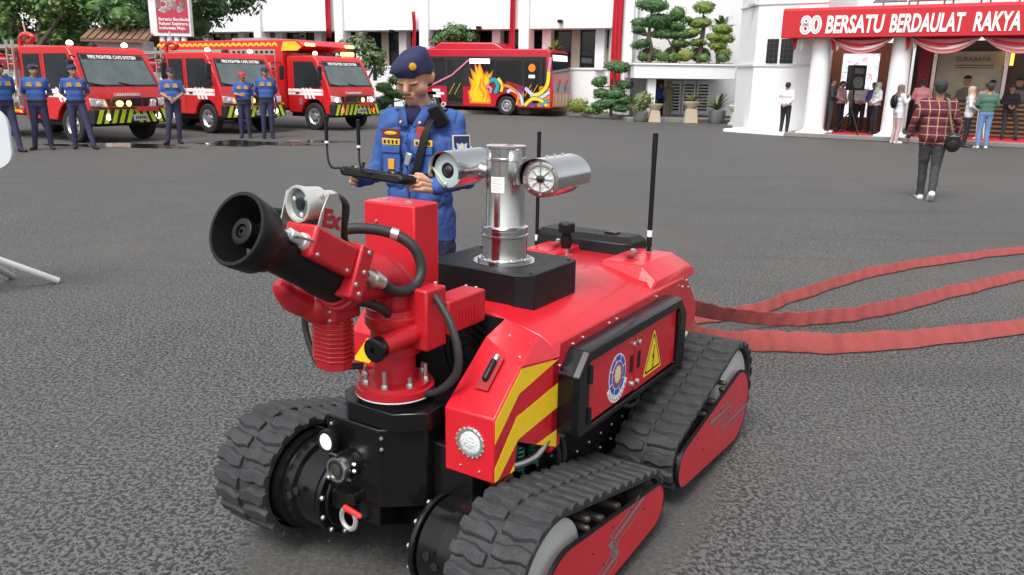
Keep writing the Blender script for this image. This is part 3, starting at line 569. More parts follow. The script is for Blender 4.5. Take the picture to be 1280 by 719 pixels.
# ================================================================= vehicles
VRED = M('engine_red_paint', (.58, .014, .018), .30, var=.05, scale=1.5, coat=.5); TYRE = M('tyre_rubber', (.014, .014, .015), .8, var=.3, scale=12); RIM = M('steel_rim', (.62, .63, .66), .3, .8, var=.1)
VGLASS = M('vehicle_glass', (.10, .125, .13), .06, var=.55, scale=1.3, coat=1.0, rvar=.03); CHEV_Y = M('chevron_yellow_green', (.62, .74, .02), .45, var=.05); STRIPEY = M('stripe_yellow', (.80, .50, .02), .45, var=.05)  # vehicle glass: pale base and broad noise paint in the windscreen's bright reflections
PUMP = M('pump_panel_grey', (.36, .38, .40), .4, .3, var=.2, scale=5); HEADL = M('headlamp_glass', (.72, .74, .76), .12, .3, var=.15, scale=20, coat=.8)
LAMPW = M('lit_lamp_white', (1.0, .96, .9), .3, emit=2.2); LAMPA = M('lit_lamp_amber', (1.0, .62, .2), .3, emit=1.8); LAMPR = M('lit_lamp_red', (1.0, .08, .05), .3, emit=2.0); UNDER = M('chassis_black', (.012, .012, .012), .7, var=.3)
def wheel(parent, x, y, r, w, side):
    q = MB(); q.lathe((x-side*w/2, y, r), (side, 0, 0), [(0, r*.62), (.0, r*.92), (w*.12, r), (w*.88, r), (w, r*.92), (w, r*.62), (w*.7, r*.58), (w*.7, 0)], 28); ty = q.build('wheel', TYRE, parent)
    q = MB(); q.lathe((x+side*w*.22, y, r), (side, 0, 0), [(0, r*.60), (w*.24, r*.62), (w*.26, r*.55), (w*.06, r*.46), (w*.06, r*.24), (w*.30, r*.20), (w*.30, 0)], 24); rm = q.build('rim', RIM, ty)
    me = MB(); me.lathe((0, 0, 0), (side, 0, 0), [(0, r*.075), (.012, r*.07)], 8); mm = me.mesh('rim_hole', UNDER, 0)
    for k in range(6): a = 2*math.pi*k/6; link('rim_hole', mm, ty, (x+side*w*.30, y+r*.36*math.cos(a), r+r*.36*math.sin(a)))
def chev(parent, x0, x1, y, z0, z1, n, fn=None, lean=.10):
    for i in range(n):
        a = x0+(x1-x0)*i/n; b_ = x0+(x1-x0)*(i+.56)/n; q = MB(); q.prism([(a, z0), (b_, z0), (b_+lean, z1), (a+lean, z1)], 'y', y-.004, y); q.build('chevron', CHEV_Y, parent, smooth=0)
def engine(loc, rz, label, crew, box, L, txt):
    t_ = thing('fire_engine', loc, rz, label, 'fire engine', 'red fire engines parked in a row')
    W_ = 1.0; yb = 2.42 if crew else 1.75
    # cab shell with a cut wheel arch
    arch = [(.72+.50*math.cos(R(a)), .42+.50*math.sin(R(a))) for a in range(172, 7, -11)]
    prof = [(.02, .48), (.0, .95), (.06, 1.22), (.52, 2.06), (.66, 2.16), (yb-.06, 2.16), (yb, 2.10), (yb, .50)]+[(1.24, .50)]+arch[::-1]+[(.2, .48)]
    q = MB(); q.prism(prof, 'x', -W_, W_); cab = q.build('cab', VRED, t_, smooth=30, bevel=.05, seg=3)
    q = MB(); q.bx(-.86, .86, .10, yb, .38, .50); q.build('cab_floor', UNDER, t_)
    # windscreen, in its black surround
    def ws(x, f): y_, z_ = .06+(.52-.06)*f, 1.22+(2.06-1.22)*f; return Vector((x, y_, z_))
    nn = Vector((0, -(.84), .46)).normalized()
    q = MB(); vs = [ws(-.93, .07)+nn*.012, ws(.93, .07)+nn*.012, ws(.84, .93)+nn*.012, ws(-.84, .93)+nn*.012]; q.add(vs+[v-nn*.03 for v in vs], [(0, 1, 2, 3), (7, 6, 5, 4), (0, 4, 5, 1), (1, 5, 6, 2), (2, 6, 7, 3), (3, 7, 4, 0)]); q.build('windscreen_seal', UNDER, t_, smooth=0)
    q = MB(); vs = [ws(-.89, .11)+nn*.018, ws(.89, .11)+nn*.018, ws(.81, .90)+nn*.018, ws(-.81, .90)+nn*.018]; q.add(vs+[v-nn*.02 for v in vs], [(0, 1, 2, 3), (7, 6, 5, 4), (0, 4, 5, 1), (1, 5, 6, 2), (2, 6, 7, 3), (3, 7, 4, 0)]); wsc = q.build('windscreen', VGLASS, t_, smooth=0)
    q = MB(); vs = [ws(-.80, .77)+nn*.020, ws(.80, .77)+nn*.020, ws(.80, .89)+nn*.020, ws(-.80, .89)+nn*.020]; q.add(vs, [(0, 1, 2, 3)]); q.build('sun_strip', UNDER, wsc, smooth=0)
    text(txt, .115, 'windscreen_text', WHITEP, wsc, tuple(ws(-.62, .795)+nn*.023), (R(90)-R(29), 0, 0), .001, .004, 0, 1.24)
    for x0 in (-.55, .25):
        q = MB(); q.tube([ws(x0, .08)+nn*.03, ws(x0-.38, .16)+nn*.03], .010, 6); q.build('wiper', UNDER, wsc)
    # side windows and doors
    for s_ in (-1, 1):
        def side(poly, th, mat, nm, par): q = MB(); q.prism(poly, 'x', min(s_*W_-.01*s_, s_*(W_+th)), max(s_*W_-.01*s_, s_*(W_+th))); return q.build(nm, mat, par, smooth=0)
        for poly in ([(.36, 1.34), (.66, 1.96), (1.42, 1.96), (1.42, 1.25), (.50, 1.25)],)+(([(1.66, 1.30), (1.66, 1.96), (2.26, 1.96), (2.26, 1.30)],) if crew else ()):
            cy_ = sum(a for a, _ in poly)/len(poly); cz_ = sum(b_ for _, b_ in poly)/len(poly); big = [(cy_+(a-cy_)*1.09, cz_+(b_-cz_)*1.09) for a, b_ in poly]
            side(big, .006, UNDER, 'window_seal', t_); side(poly, .010, M('open_side_window', (.022, .026, .03), .10, var=.5, scale=1.5), 'side_window', t_)
        for y0, y1 in ((.33, 1.56),)+(((1.58, 2.36),) if crew else ()):
            for a, b_ in (((y0, .62), (y0+.012, 1.24)), ((y1, .95 if y1 < 1.6 else .55), (y1+.012, 2.04))):
                q = MB(); q.bx(min(s_*W_, s_*(W_+.004)), max(s_*W_, s_*(W_+.004)), a[0], b_[0], a[1], b_[1]); q.build('door_gap', UNDER, t_, smooth=0)
        dh = (1.42, 2.26) if crew else (1.42,)
        for y_ in dh: q = MB(); q.box((s_*(W_+.012), y_-.08, 1.08), (.02, .16, .045)); q.build('door_handle', UNDER, t_, bevel=.008)
        # white band with three slanting bars
        side([(.30, 1.02), (.30, 1.20), (yb-.02, 1.20), (yb-.02, 1.02)], .003, WHITEP, 'white_band', t_)
        side([(.30, 1.10), (.30, 1.115), (yb-.02, 1.115), (yb-.02, 1.10)], .005, VRED, 'band_line', t_)
        for k in range(3):
            y_ = .62+.16*k; side([(y_, .92), (y_+.09, .92), (y_+.26, 1.30), (y_+.17, 1.30)], .006, WHITEP, 'slant_bar', t_)
        q = MB(); q.tube([(s_*.98, .34, 1.92), (s_*1.20, .20, 1.95), (s_*1.24, .19, 1.85)], .014, 6); q.build('mirror_arm', UNDER, t_); q = MB(); q.box((s_*1.22, .19, 1.66), (.17, .06, .40)); q.build('mirror', UNDER, t_, bevel=.03)
        # lamps and corner
        q = MB(); q.prism([(s_*.55, .80), (s_*.97, .84), (s_*.99, 1.02), (s_*.62, .98)], 'y', -.028, .03); q.build('headlight', HEADL, t_, bevel=.012)
        q = MB(); q.ell((s_*.78, -.03, .90), (.075, .02, .07), 14, 6); q.build('headlight_bulb', LAMPW if box else HEADL, t_)
        q = MB(); q.lathe((s_*.66, -.155, .60), (0, -1, 0), [(0, .07), (.02, .065), (.025, .03)], 14); q.build('fog_lamp', LAMPW if not box else LAMPR, t_)
        wheel(t_, s_*.86, .72, .40, .24, s_); wheel(t_, s_*.84, L-1.35, .40, .32, s_)
    q = MB(); q.prism([(-.52, .84), (.52, .84), (.56, 1.00), (-.56, 1.00)], 'y', -.022, .03); gr = q.build('grille', UNDER, t_, bevel=.01)
    for z in (.88, .92, .96): q = MB(); q.bx(-.50, .50, -.032, -.02, z-.006, z+.006); q.build('grille_bar', DARKM, gr, smooth=0)
    q = MB(); vs = []; q.prism([(-.34, 1.055), (.34, 1.055), (.35, 1.135), (-.35, 1.135)], 'y', -.018, .03); q.build('name_strip', M('name_strip_pale_red', (.66, .25, .26), .5), t_, smooth=0)
    for k in range(9): q = MB(); q.bx(-.30+.067*k, -.255+.067*k, -.021, -.017, 1.07, 1.12); q.build('strip_letter', WHITEP, t_, smooth=0)
    q = MB(); q.prism([(-1.02, .44), (1.02, .44), (1.03, .78), (-1.03, .78)], 'y', -.15, .06); bm_ = q.build('bumper', UNDER, t_, bevel=.03)
    chev(bm_, -.98, -.02, -.15, .46, .765, 5, lean=.12); chev(bm_, .98, .06, -.15, .46, .765, 5, lean=-.12)
    q = MB(); q.bx(-.02, .36, -.175, -.15, .50, .64); q.build('number_plate', M('plate_pale', (.55, .56, .55), .5), bm_, bevel=.005)
    for k in range(6): q = MB(); q.bx(.03+.05*k, .06+.05*k, -.178, -.174, .54, .60); q.build('plate_character', UNDER, bm_, smooth=0)
    # bull bar with lamps
    for pts in ([(-.62, -.17, .55), (-.62, -.22, .98), (-.55, -.22, 1.02), (.55, -.22, 1.02), (.62, -.22, .98), (.62, -.17, .55)], [(-.62, -.22, .80), (.62, -.22, .80)], [(-.12, -.22, .80), (-.12, -.22, 1.02)], [(.20, -.22, .80), (.20, -.22, 1.02)]):
        q = MB(); q.tube(pts, .024, 8); q.build('bull_bar', M('bar_maroon', (.10, .012, .012), .35), t_)
    for x_, mt in ((-.42, LAMPA), (-.18, LAMPA)) if not box else ((.12, LAMPA), (.52, LAMPW)):
        q = MB(); q.ell((x_, -.25, .90), (.10 if x_ < -.3 else .07, .03, .07), 14, 8); q.build('warning_lamp', mt, t_)
    q = MB(); q.bx(.02, .60, -.26, -.23, .72, .82); q.build('red_sign', M('sign_strip_red', (.60, .03, .05), .5), t_, bevel=.004)
    # roof lamps
    for x_, mt in ((-.80, LAMPW), (.60, LAMPW if not box else LAMPA)):
        q = MB(); q.lathe((x_, .75, 2.15), (0, 0, 1), [(0, .09), (.03, .09)], 14); q.build('lamp_base', UNDER, t_)
        if box and x_ > 0: q = MB(); q.bx(x_-.22, x_+.22, .66, .84, 2.18, 2.30)
        else: q = MB(); q.ell((x_, .75, 2.22), (.075, .075, .07), 14, 8)
        q.build('roof_lamp', mt, t_, bevel=.02 if box and x_ > 0 else 0)
    q = MB(); q.lathe((-.1, .95, 2.16), (0, 0, 1), [(0, .10), (.05, .10), (.10, .06), (.11, 0)], 14); q.build('roof_siren', UNDER, t_)
    q = MB(); q.bx(-.42, .42, yb-.05, L, .52, .66); q.build('chassis_rail', UNDER, t_)
    yr = yb+.06
    if not box:
        # pump section: grey panel with gauges, red locker behind, ladder, reel
        q = MB(); q.bx(-1.0, 1.0, yr, yr+1.25, .60, 1.62); pp = q.build('pump_panel', PUMP, t_, bevel=.01)
        for s_ in (-1, 1):
            rs = random.Random(5)
            for k in range(9):
                y_, z_ = yr+.18+.32*(k % 3), 1.46-.26*(k//3); q = MB(); q.lathe((s_*1.0, y_+rs.uniform(-.05, .05), z_), (s_, 0, 0), [(0, .075), (.02, .07), (.025, .0)], 14); q.build('gauge', (WHITEP, DARKM, VRED)[k % 3], pp)
            for y_, z_ in ((yr+.25, .85), (yr+.72, .82), (yr+1.0, 1.0)):
                q = MB(); q.lathe((s_*1.0, y_, z_), (s_, 0, 0), [(0, .10), (.06, .09), (.10, .075), (.10, .0)], 16); q.build('hose_outlet', STEELB, pp)
            q = MB(); q.bx(min(s_*.94, s_*1.01), max(s_*.94, s_*1.01), yr, L, .60, .74)
            q.build('lower_panel', VRED, t_, bevel=.01)
            q = MB(); n_ = 14; vs = []
            for k in range(n_+1): y_ = yr+.05+(L-yr-.1)*k/n_; z_ = .665+.015*(1 if k % 2 else -1); vs += [(s_*1.014, y_, z_-.03), (s_*1.014, y_, z_+.03)]
            q.add(vs, [(2*k, 2*k+2, 2*k+3, 2*k+1) for k in range(n_)]); q.build('wave_stripe', STRIPEY, t_, smooth=0)
        q = MB(); q.bx(-1.0, 1.0, yr+1.27, L, .74, 2.0); q.build('rear_body', VRED, t_, bevel=.02)
        for s_ in (-1, 1):
            q = MB(); q.bx(min(s_*1.0, s_*1.02), max(s_*1.0, s_*1.02), yr+1.35, L-.08, .86, 1.92); sh = q.build('roller_shutter', PUMP, t_)
            for k in range(12): q = MB(); q.bx(min(s_*1.02, s_*1.027), max(s_*1.02, s_*1.027), yr+1.36, L-.09, .90+.085*k, .935+.085*k); q.build('shutter_slat', PUMP, sh, smooth=0)
        for x_ in (-.97, .97):   # deck rails and stowed hose in red
            q = MB(); q.tube([(x_, yr+.02, 1.62), (x_, yr+.02, 2.12), (x_, L-.1, 2.12), (x_, L-.1, 1.9)], .028, 8); q.build('deck_rail', STEELB, t_)
            q = MB(); q.tube([(x_, yr+.02, 1.86), (x_, L-.1, 1.86)], .024, 8); q.build('deck_rail', STEELB, t_)
        for k in range(4): q = MB(); q.bx(-.9, .9, yr+.12+.28*k, yr+.34+.28*k, 1.64, 1.92); q.build('hose_bale', (REDC, VRED)[k % 2], t_, bevel=.05)
        # ladder standing against the side behind the cab
        ld = MB()
        for y_ in (yr+.02, yr+.26): q = MB(); q.box((-1.06, y_, 1.55), (.05, .05, 1.5)); q.build('ladder_rail', ALU, t_)
        for k in range(7): q = MB(); q.cyl((-1.06, yr+.02, .95+.2*k), (-1.06, yr+.26, .95+.2*k), .016, n=8); q.build('ladder_rung', ALU, t_)
        # water monitor on the deck, its red loop tube showing above the roof
        P_ = smoothpts([(-.55, yr+.55, 1.95), (-.55, yr+.52, 2.28), (-.58, yr+.40, 2.40), (-.64, yr+.10, 2.45), (-.62, yr-.10, 2.38), (-.56, yr+.05, 2.30), (-.52, yr+.30, 2.28)], 5)
        q = MB(); q.tube(P_, .060, 12); q.build('deck_monitor', VRED, t_)
        q = MB(); q.tube([(-.62, yr+.15, 2.45), (-.72, yr+.05, 2.72)], .02, 8); q.build('monitor_lever', WHITEP, t_)
        for k in range(3): q = MB(); q.bx(-.9, .9, yr+.4+.5*k, yr+.46+.5*k, 2.10, 2.16); q.build('rack_bar', ALU, t_)
        q = MB(); q.bx(-.5, .5, yr+.5, L-.3, 2.16, 2.22); q.build('roof_ladder', ALU, t_)
    else:
        zt = 2.62
        q = MB(); q.prism([(yr-.02, .60), (yr-.02, 2.28), (yr-.75, 2.34), (yr-.95, 2.44), (yr-.70, 2.60), (yr-.4, zt), (L, zt), (L, .60)], 'x', -1.08, 1.08); bd = q.build('box_body', VRED, t_, smooth=25, bevel=.03)
        for s_ in (-1, 1):
            X_ = s_*1.08
            def sp(y0, y1, z0, z1, mat, nm, th=.006, par=bd): q = MB(); q.bx(min(X_-.01*s_, X_+th*s_), max(X_-.01*s_, X_+th*s_), y0, y1, z0, z1); return q.build(nm, mat, par, smooth=0)
            n_ = int((L-yr)/.26)
            for k in range(n_):   # dog-tooth stripe along the top
                y_ = yr+.2+.26*k; q = MB(); q.prism([(y_, 2.42), (y_+.10, 2.47), (y_+.13, 2.47), (y_+.23, 2.42), (y_+.23, 2.50), (y_+.13, 2.55), (y_+.10, 2.55), (y_, 2.50)], 'x', min(X_, X_+.005*s_), max(X_, X_+.005*s_)); q.build('wave_stripe', STRIPEY, bd, smooth=0)
            for k in range(5):
                y_ = yr+.02+.26*k; q = MB(); q.prism([(y_, .66), (y_+.13, .70), (y_+.26, .66), (y_+.26, .76), (y_+.13, .80), (y_, .76)], 'x', min(X_, X_+.005*s_), max(X_, X_+.005*s_)); q.build('wave_stripe', STRIPEY, bd, smooth=0)
            for yy0, yy1 in ((yr+.30, yr+1.30), (yr+1.32, yr+2.32)):   # open lockers with stowed gear
                fr = sp(yy0, yy1, .98, 2.34, ALU, 'locker_frame', .012); sp(yy0+.05, yy1-.05, 1.03, 2.18, VRED, 'locker_back', .016)
                for k in range(4): sp(yy0+.08+.22*k, yy0+.20+.22*k, 2.22, 2.30, UNDER, 'frame_vent', .015)
                for z_ in (1.05, 1.50):
                    sp(yy0+.06, yy1-.06, z_+.30, z_+.34, ALU, 'shelf', .05)
                    for k in range(4): q = MB(); q.cap((X_+.05*s_, yy0+.18+.2*k, z_+.12), (X_+.05*s_, yy0+.24+.2*k, z_+.40), .055, n=10); q.build('stowed_gear', (PUMP, WHITEP, DARKM, WHITEP)[k], bd)
                    sp(yy0+.10, yy1-.10, z_+.02, z_+.18, DARKM, 'stowed_box', .06)
            sp(yr+2.5, L-.1, .98, 2.34, PUMP, 'roller_shutter', .01)
            q = MB(); q.prism([(yr-.62, 2.30), (yr-.80, 2.40), (yr-.55, 2.56), (yr-.05, 2.56), (yr+.05, 2.30)], 'x', min(X_*.97, X_*1.004), max(X_*.97, X_*1.004)); q.build('yellow_corner', STRIPEY, bd, smooth=0)
            q = MB(); q.box((s_*1.012, 1.20, .83), (.012, .12, .20)); q.build('door_emblem', GREYPR, t_, smooth=0)
        for x_ in (-.85, .85): q = MB(); q.bx(x_-.2, x_+.2, yr-.94, yr-.90, 2.43, 2.52); q.build('amber_marker', LAMPA, bd, bevel=.01)
        for k in range(6): q = MB(); q.bx(-.9+.3*k, -.75+.3*k, yr+.8, yr+2.4, zt, zt+.07); q.build('roof_gear', ALU, t_)
    return t_
TXT = 'FIRE FIGHTER CAFS SYSTEM'
engine((-9.1, 19.3, 0), R(62), 'leftmost fire engine with a crew cab and grey pump panel behind it', True, False, 5.6, TXT)
engine((-7.3, 22.85, 0), R(56), 'middle fire engine with a crew cab, parked behind two standing firefighters', True, False, 5.6, TXT)
engine((-4.9, 25.0, 0), R(59), 'rightmost fire engine with a tall box body, open lockers and a wavy yellow stripe', False, True, 7.6, TXT)
# driver glimpsed in the open cab of each of two engines
# ---- the bus
BUS = thing('bus', (2.07, 36.55, 0), R(66), 'red city bus painted with flames and coloured bands, behind the man in blue', 'bus')
BR = M('bus_red_paint', (.48, .010, .030), .3, var=.05, coat=.4); BG_ = M('bus_dark_glass', (.016, .018, .02), .06, var=.5, scale=.9, coat=.6, rvar=.03); BL_ = 7.3; HW = 1.1
arch1 = [(2.2+.52*math.cos(R(a)), .42+.52*math.sin(R(a))) for a in range(172, 7, -11)]; arch2 = [(6.0+.52*math.cos(R(a)), .42+.52*math.sin(R(a))) for a in range(172, 7, -11)]
q = MB(); q.prism([(.06, .34), (.0, .8), (.03, 1.5), (.16, 2.72), (.30, 2.84), (BL_-.1, 2.84), (BL_, 2.7), (BL_, .34), (6.54, .34)]+arch2[::-1]+[(5.46, .34), (2.74, .34)]+arch1[::-1]+[(1.66, .34)], 'x', -HW, HW); bb = q.build('body', BR, BUS, smooth=25, bevel=.04, seg=3)
q = MB(); q.bx(-1.0, 1.0, .3, BL_-.2, .30, .36); q.build('underbody', UNDER, BUS)
q = MB(); q.prism([(2.4, 2.82), (2.9, 3.12), (5.6, 3.14), (6.2, 2.82)], 'x', -.9, .9); q.build('roof_unit', BR, BUS, smooth=20, bevel=.06); q = MB(); q.bx(-.7, .7, 6.3, 6.9, 2.83, 2.96); q.build('roof_hatch', GREYP, BUS, bevel=.03)
q = MB(); q.prism([(-1.0, 1.02), (1.0, 1.02), (.97, 2.66), (-.97, 2.66)], 'y', -.012, .02); 
def fz_(z): return .03+(.16-.03)*(z-1.5)/1.22 if z > 1.5 else (.0+.03*(z-.8)/.7)
for (z0, z1, mt, nm, e) in ((1.0, 2.28, BG_, 'windscreen', .012), (2.28, 2.70, UNDER, 'header_panel', .012)):
    q = MB(); vs = [(-1.0, fz_(z0)-e, z0), (1.0, fz_(z0)-e, z0), (.98, fz_(z1)-e, z1), (-.98, fz_(z1)-e, z1)]; q.add(vs+[(x, y+.02, z) for x, y, z in vs], [(0, 1, 2, 3), (7, 6, 5, 4), (0, 4, 5, 1), (1, 5, 6, 2), (2, 6, 7, 3), (3, 7, 4, 0)]); q.build(nm, mt, BUS, smooth=0)
q = MB(); vs = [(-.88, fz_(2.36)-.018, 2.36), (.88, fz_(2.36)-.018, 2.36), (.88, fz_(2.60)-.018, 2.60), (-.88, fz_(2.60)-.018, 2.60)]; q.add(vs, [(0, 1, 2, 3)]); q.build('lit_route_sign', M('lit_sign_white', (.95, .97, 1), .4, emit=1.2), BUS, smooth=0)
for x_ in (-.5, .4): q = MB(); q.tube([(x_, -.03, 1.05), (x_+.3, -.0, 1.55)], .015, 6); q.build('wiper', UNDER, BUS)
GP_ = {k: M('bus_print_'+k, v, .4, var=.06) for k, v in dict(teal=(.03, .30, .34), yellow=(.80, .58, .03), orange=(.75, .20, .02), purple=(.16, .04, .26), pale=(.50, .55, .72), pink=(.62, .20, .30), dark=(.015, .012, .025), maroon=(.28, .012, .02), flame=(.85, .50, .01)).items()}
q = MB(); q.prism([(-1.02, .42), (1.02, .42), (1.02, .94), (-1.02, .94)], 'y', -.022, .04); fp = q.build('front_panel', GP_['orange'], BUS, bevel=.02)
rsb = random.Random(2)
for k in range(14):
    x_ = -.95+.14*k; q = MB(); q.prism([(x_, .46), (x_+.05, .46), (x_+.11, .9), (x_+.03, .92)], 'y', -.027, -.021); q.build('front_band', GP_[('teal', 'yellow', 'pale')[k % 3]], fp, smooth=0)
for s_ in (-1, 1):
    X_ = s_*HW
    def sp(poly, mat, nm, th, par=BUS): q = MB(); q.prism(poly, 'x', min(X_-.01*s_, X_+th*s_), max(X_-.01*s_, X_+th*s_)); return q.build(nm, mat, par, smooth=0)
    glassband = sp([(.30, 1.22), (.34, 2.52), (BL_-.25, 2.52), (BL_-.2, 1.22)], UNDER, 'window_band', .004)
    for y0, y1 in ((.40, .52), (1.46, 2.75), (2.80, 4.0), (5.3, 6.1), (6.15, 7.0)): sp([(y0, 1.28), (y0, 2.44), (y1, 2.44), (y1, 1.28)], BG_, 'window', .008)
    for y0, y1 in ((.58, 1.40), (4.36, 5.20)):   # two doors
        dr = sp([(y0, .40), (y0, 2.44), (y1, 2.44), (y1, .40)], UNDER, 'door', .010)
        for a, b_ in ((y0+.05, (y0+y1)/2-.02), ((y0+y1)/2+.02, y1-.05)): sp([(a, .55), (a, 2.36), (b_, 2.36), (b_, .55)], BG_, 'door_glass', .014, dr)
        for k in range(2): q = MB(); q.tube([(X_+.016*s_, y0+.12+.3*k, 1.35), (X_+.016*s_, y0+.42+.3*k, .85)], .014, 6); q.build('door_rail', STRIPEY, dr)
    q = MB(); q.lathe((X_+.014*s_, .99, 2.05), (s_, 0, 0), [(0, .17), (.004, .17)], 20); q.build('round_sticker', GP_['orange'], BUS); sp([(.84, 1.62), (.84, 1.76), (1.14, 1.76), (1.14, 1.62)], WHITEP, 'sticker', .018)
    sp([(4.02, 2.22), (4.02, 2.42), (3.02, 2.42), (3.02, 2.22)], M('lit_sign_white', (.95, .97, 1), .4), 'side_sign', .016)
    def band(pts, w, mats, th):
        P_ = smoothpts([(a, b_, 0) for a, b_ in pts], 6)
        for j, (ww, m_) in enumerate(((w, GP_['dark']), (w*.72, GP_[mats]))):
            q = MB(); vs = []; x_ = X_+s_*(th+.0015*j)
            for i, p_ in enumerate(P_):
                d = (P_[min(i+1, len(P_)-1)]-P_[max(0, i-1)]).normalized(); nn = Vector((-d.y, d.x, 0)); vs += [(x_, p_.x+nn.x*ww/2, p_.y+nn.y*ww/2), (x_, p_.x-nn.x*ww/2, p_.y-nn.y*ww/2)]
            q.add(vs, [(2*i, 2*i+1, 2*i+3, 2*i+2) for i in range(len(P_)-1)]); q.build('painted_band', m_, BUS, smooth=0)
    # coloured bands sweeping from the wheel to the front corner
    sp([(.28, .42), (.12, .42), (.12, 1.2), (.5, 1.3), (1.4, 1.0), (1.62, .42)], GP_['orange'], 'painted_ground', .011); sp([(1.46, .92), (1.5, 1.22), (2.9, 1.50), (3.0, .96)], GP_['maroon'], 'painted_ground', .0095)
    sp([(1.3, .42), (1.3, 1.1), (1.7, 1.2), (1.70, .42)], GP_['purple'], 'painted_ground', .0105)
    band([(.20, 1.9), (.26, 1.35), (.60, .98), (1.05, .88)], .22, 'yellow', .0150); band([(.14, 2.5), (.20, 1.9)], .2, 'pink', .015); band([(.16, 1.05), (.6, .78), (.9, .9), (1.3, 1.2)], .20, 'pale', .0155)
    band([(.25, .46), (.55, .70), (.95, .74), (1.3, .46)], .20, 'yellow', .018); band([(.10, .7), (.35, .60), (.55, .44)], .16, 'teal', .0185); band([(.7, .46), (.95, .52), (1.15, .46)], .12, 'purple', .019)
    band([(1.40, .48), (1.52, .85), (1.9, 1.10), (2.15, 1.02)], .20, 'pale', .0165); band([(1.68, .46), (1.62, .9), (2.0, 1.22), (2.4, 1.30)], .18, 'orange', .0175); band([(1.3, 1.16), (1.8, 1.32), (2.2, 1.42)], .16, 'maroon', .016)
    band([(2.75, .95), (2.62, 1.25), (2.75, 1.52), (3.05, 1.48)], .26, 'teal', .0165); band([(2.45, 1.02), (2.4, 1.3), (2.6, 1.6)], .18, 'yellow', .017); band([(3.0, .95), (2.95, 1.15), (3.2, 1.25)], .18, 'pink', .0172)
    # flame shape
    fl_ = [(2.95, .48), (2.98, .8), (3.15, 1.1), (2.98, 1.42), (2.86, 1.95), (3.05, 1.72), (3.12, 1.9), (3.26, 1.68), (3.42, 2.05), (3.55, 2.32), (3.62, 2.0), (3.78, 2.30), (3.74, 1.8), (3.98, 2.02), (3.86, 1.5), (4.08, 1.66), (3.92, 1.1), (4.10, 1.0), (4.0, .48)]
    sp(fl_, GP_['orange'], 'painted_flame', .0115)
    c_ = (3.45, .95); sp([(c_[0]+(a-c_[0])*.78, c_[1]+(b_-c_[1])*.86) for a, b_ in fl_], GP_['flame'], 'painted_flame', .0130)
    for j_, (a_, m_) in enumerate((([(3.2, .5), (3.1, 1.0), (3.35, 1.4), (3.2, 1.9)], 'orange'), ([(3.6, .55), (3.75, 1.0), (3.55, 1.5), (3.7, 2.1)], 'yellow'), ([(3.4, .6), (3.3, .9), (3.5, 1.2), (3.42, 1.6)], 'orange'), ([(3.8, .6), (3.95, .9), (3.85, 1.3)], 'flame'))):
        P9 = smoothpts([(a, b_, 0) for a, b_ in a_], 6); q = MB(); vs = []
        for i9, p9 in enumerate(P9): w9 = .06*math.sin(3.14*(i9+.6)/(len(P9)+.2)); vs += [(X_+s_*(.0145+.001*j_), p9.x-w9, p9.y), (X_+s_*(.0145+.001*j_), p9.x+w9, p9.y)]
        q.add(vs, [(2*i9, 2*i9+1, 2*i9+3, 2*i9+2) for i9 in range(len(P9)-1)]); q.build('flame_stroke', GP_[m_], BUS, smooth=0)
    q = MB(); q.tube([(X_+.02*s_, 4.02, 2.38), (X_+.02*s_, 4.9, 1.70), (X_+.02*s_, 6.4, 1.05)], .045, 6); q.build('painted_spear', GP_['pink'], BUS)
    for k, (y_, z_) in enumerate(((5.75, 1.02), (5.55, .88), (5.72, .76))): sp([(y_-.22, z_-.05), (y_+.18, z_-.05), (y_+.20, z_+.06), (y_-.20, z_+.06)], WHITEP, 'side_lettering', .012)
    wheel(BUS, s_*.96, 2.2, .42, .26, s_); wheel(BUS, s_*.96, 6.0, .42, .3, s_)
# ================================================================= fire hoses from the robot
HRED = M('red_hose_canvas', (.25, .045, .042), .85, var=.12, scale=7, bump=.4, bscale=45)
_t = HRED.node_tree; _p = _t.nodes['Principled BSDF']; _tc = [n for n in _t.nodes if n.type == 'TEX_COORD'][0]; _bp = [n for n in _t.nodes if n.type == 'BUMP'][0]
_w = _t.nodes.new('ShaderNodeTexWave'); _w.bands_direction = 'X'; _w.inputs['Scale'].default_value = 2.3; _w.inputs['Distortion'].default_value = 5.0; _w.inputs['Detail'].default_value = 2
_t.links.new(_tc.outputs['Object'], _w.inputs['Vector']); _b2 = _t.nodes.new('ShaderNodeBump'); _b2.inputs['Strength'].default_value = .22; _b2.inputs['Distance'].default_value = .03
_t.links.new(_w.outputs['Fac'], _b2.inputs['Height']); _t.links.new(_bp.outputs[0], _b2.inputs['Normal']); _t.links.new(_b2.outputs[0], _p.inputs['Normal'])
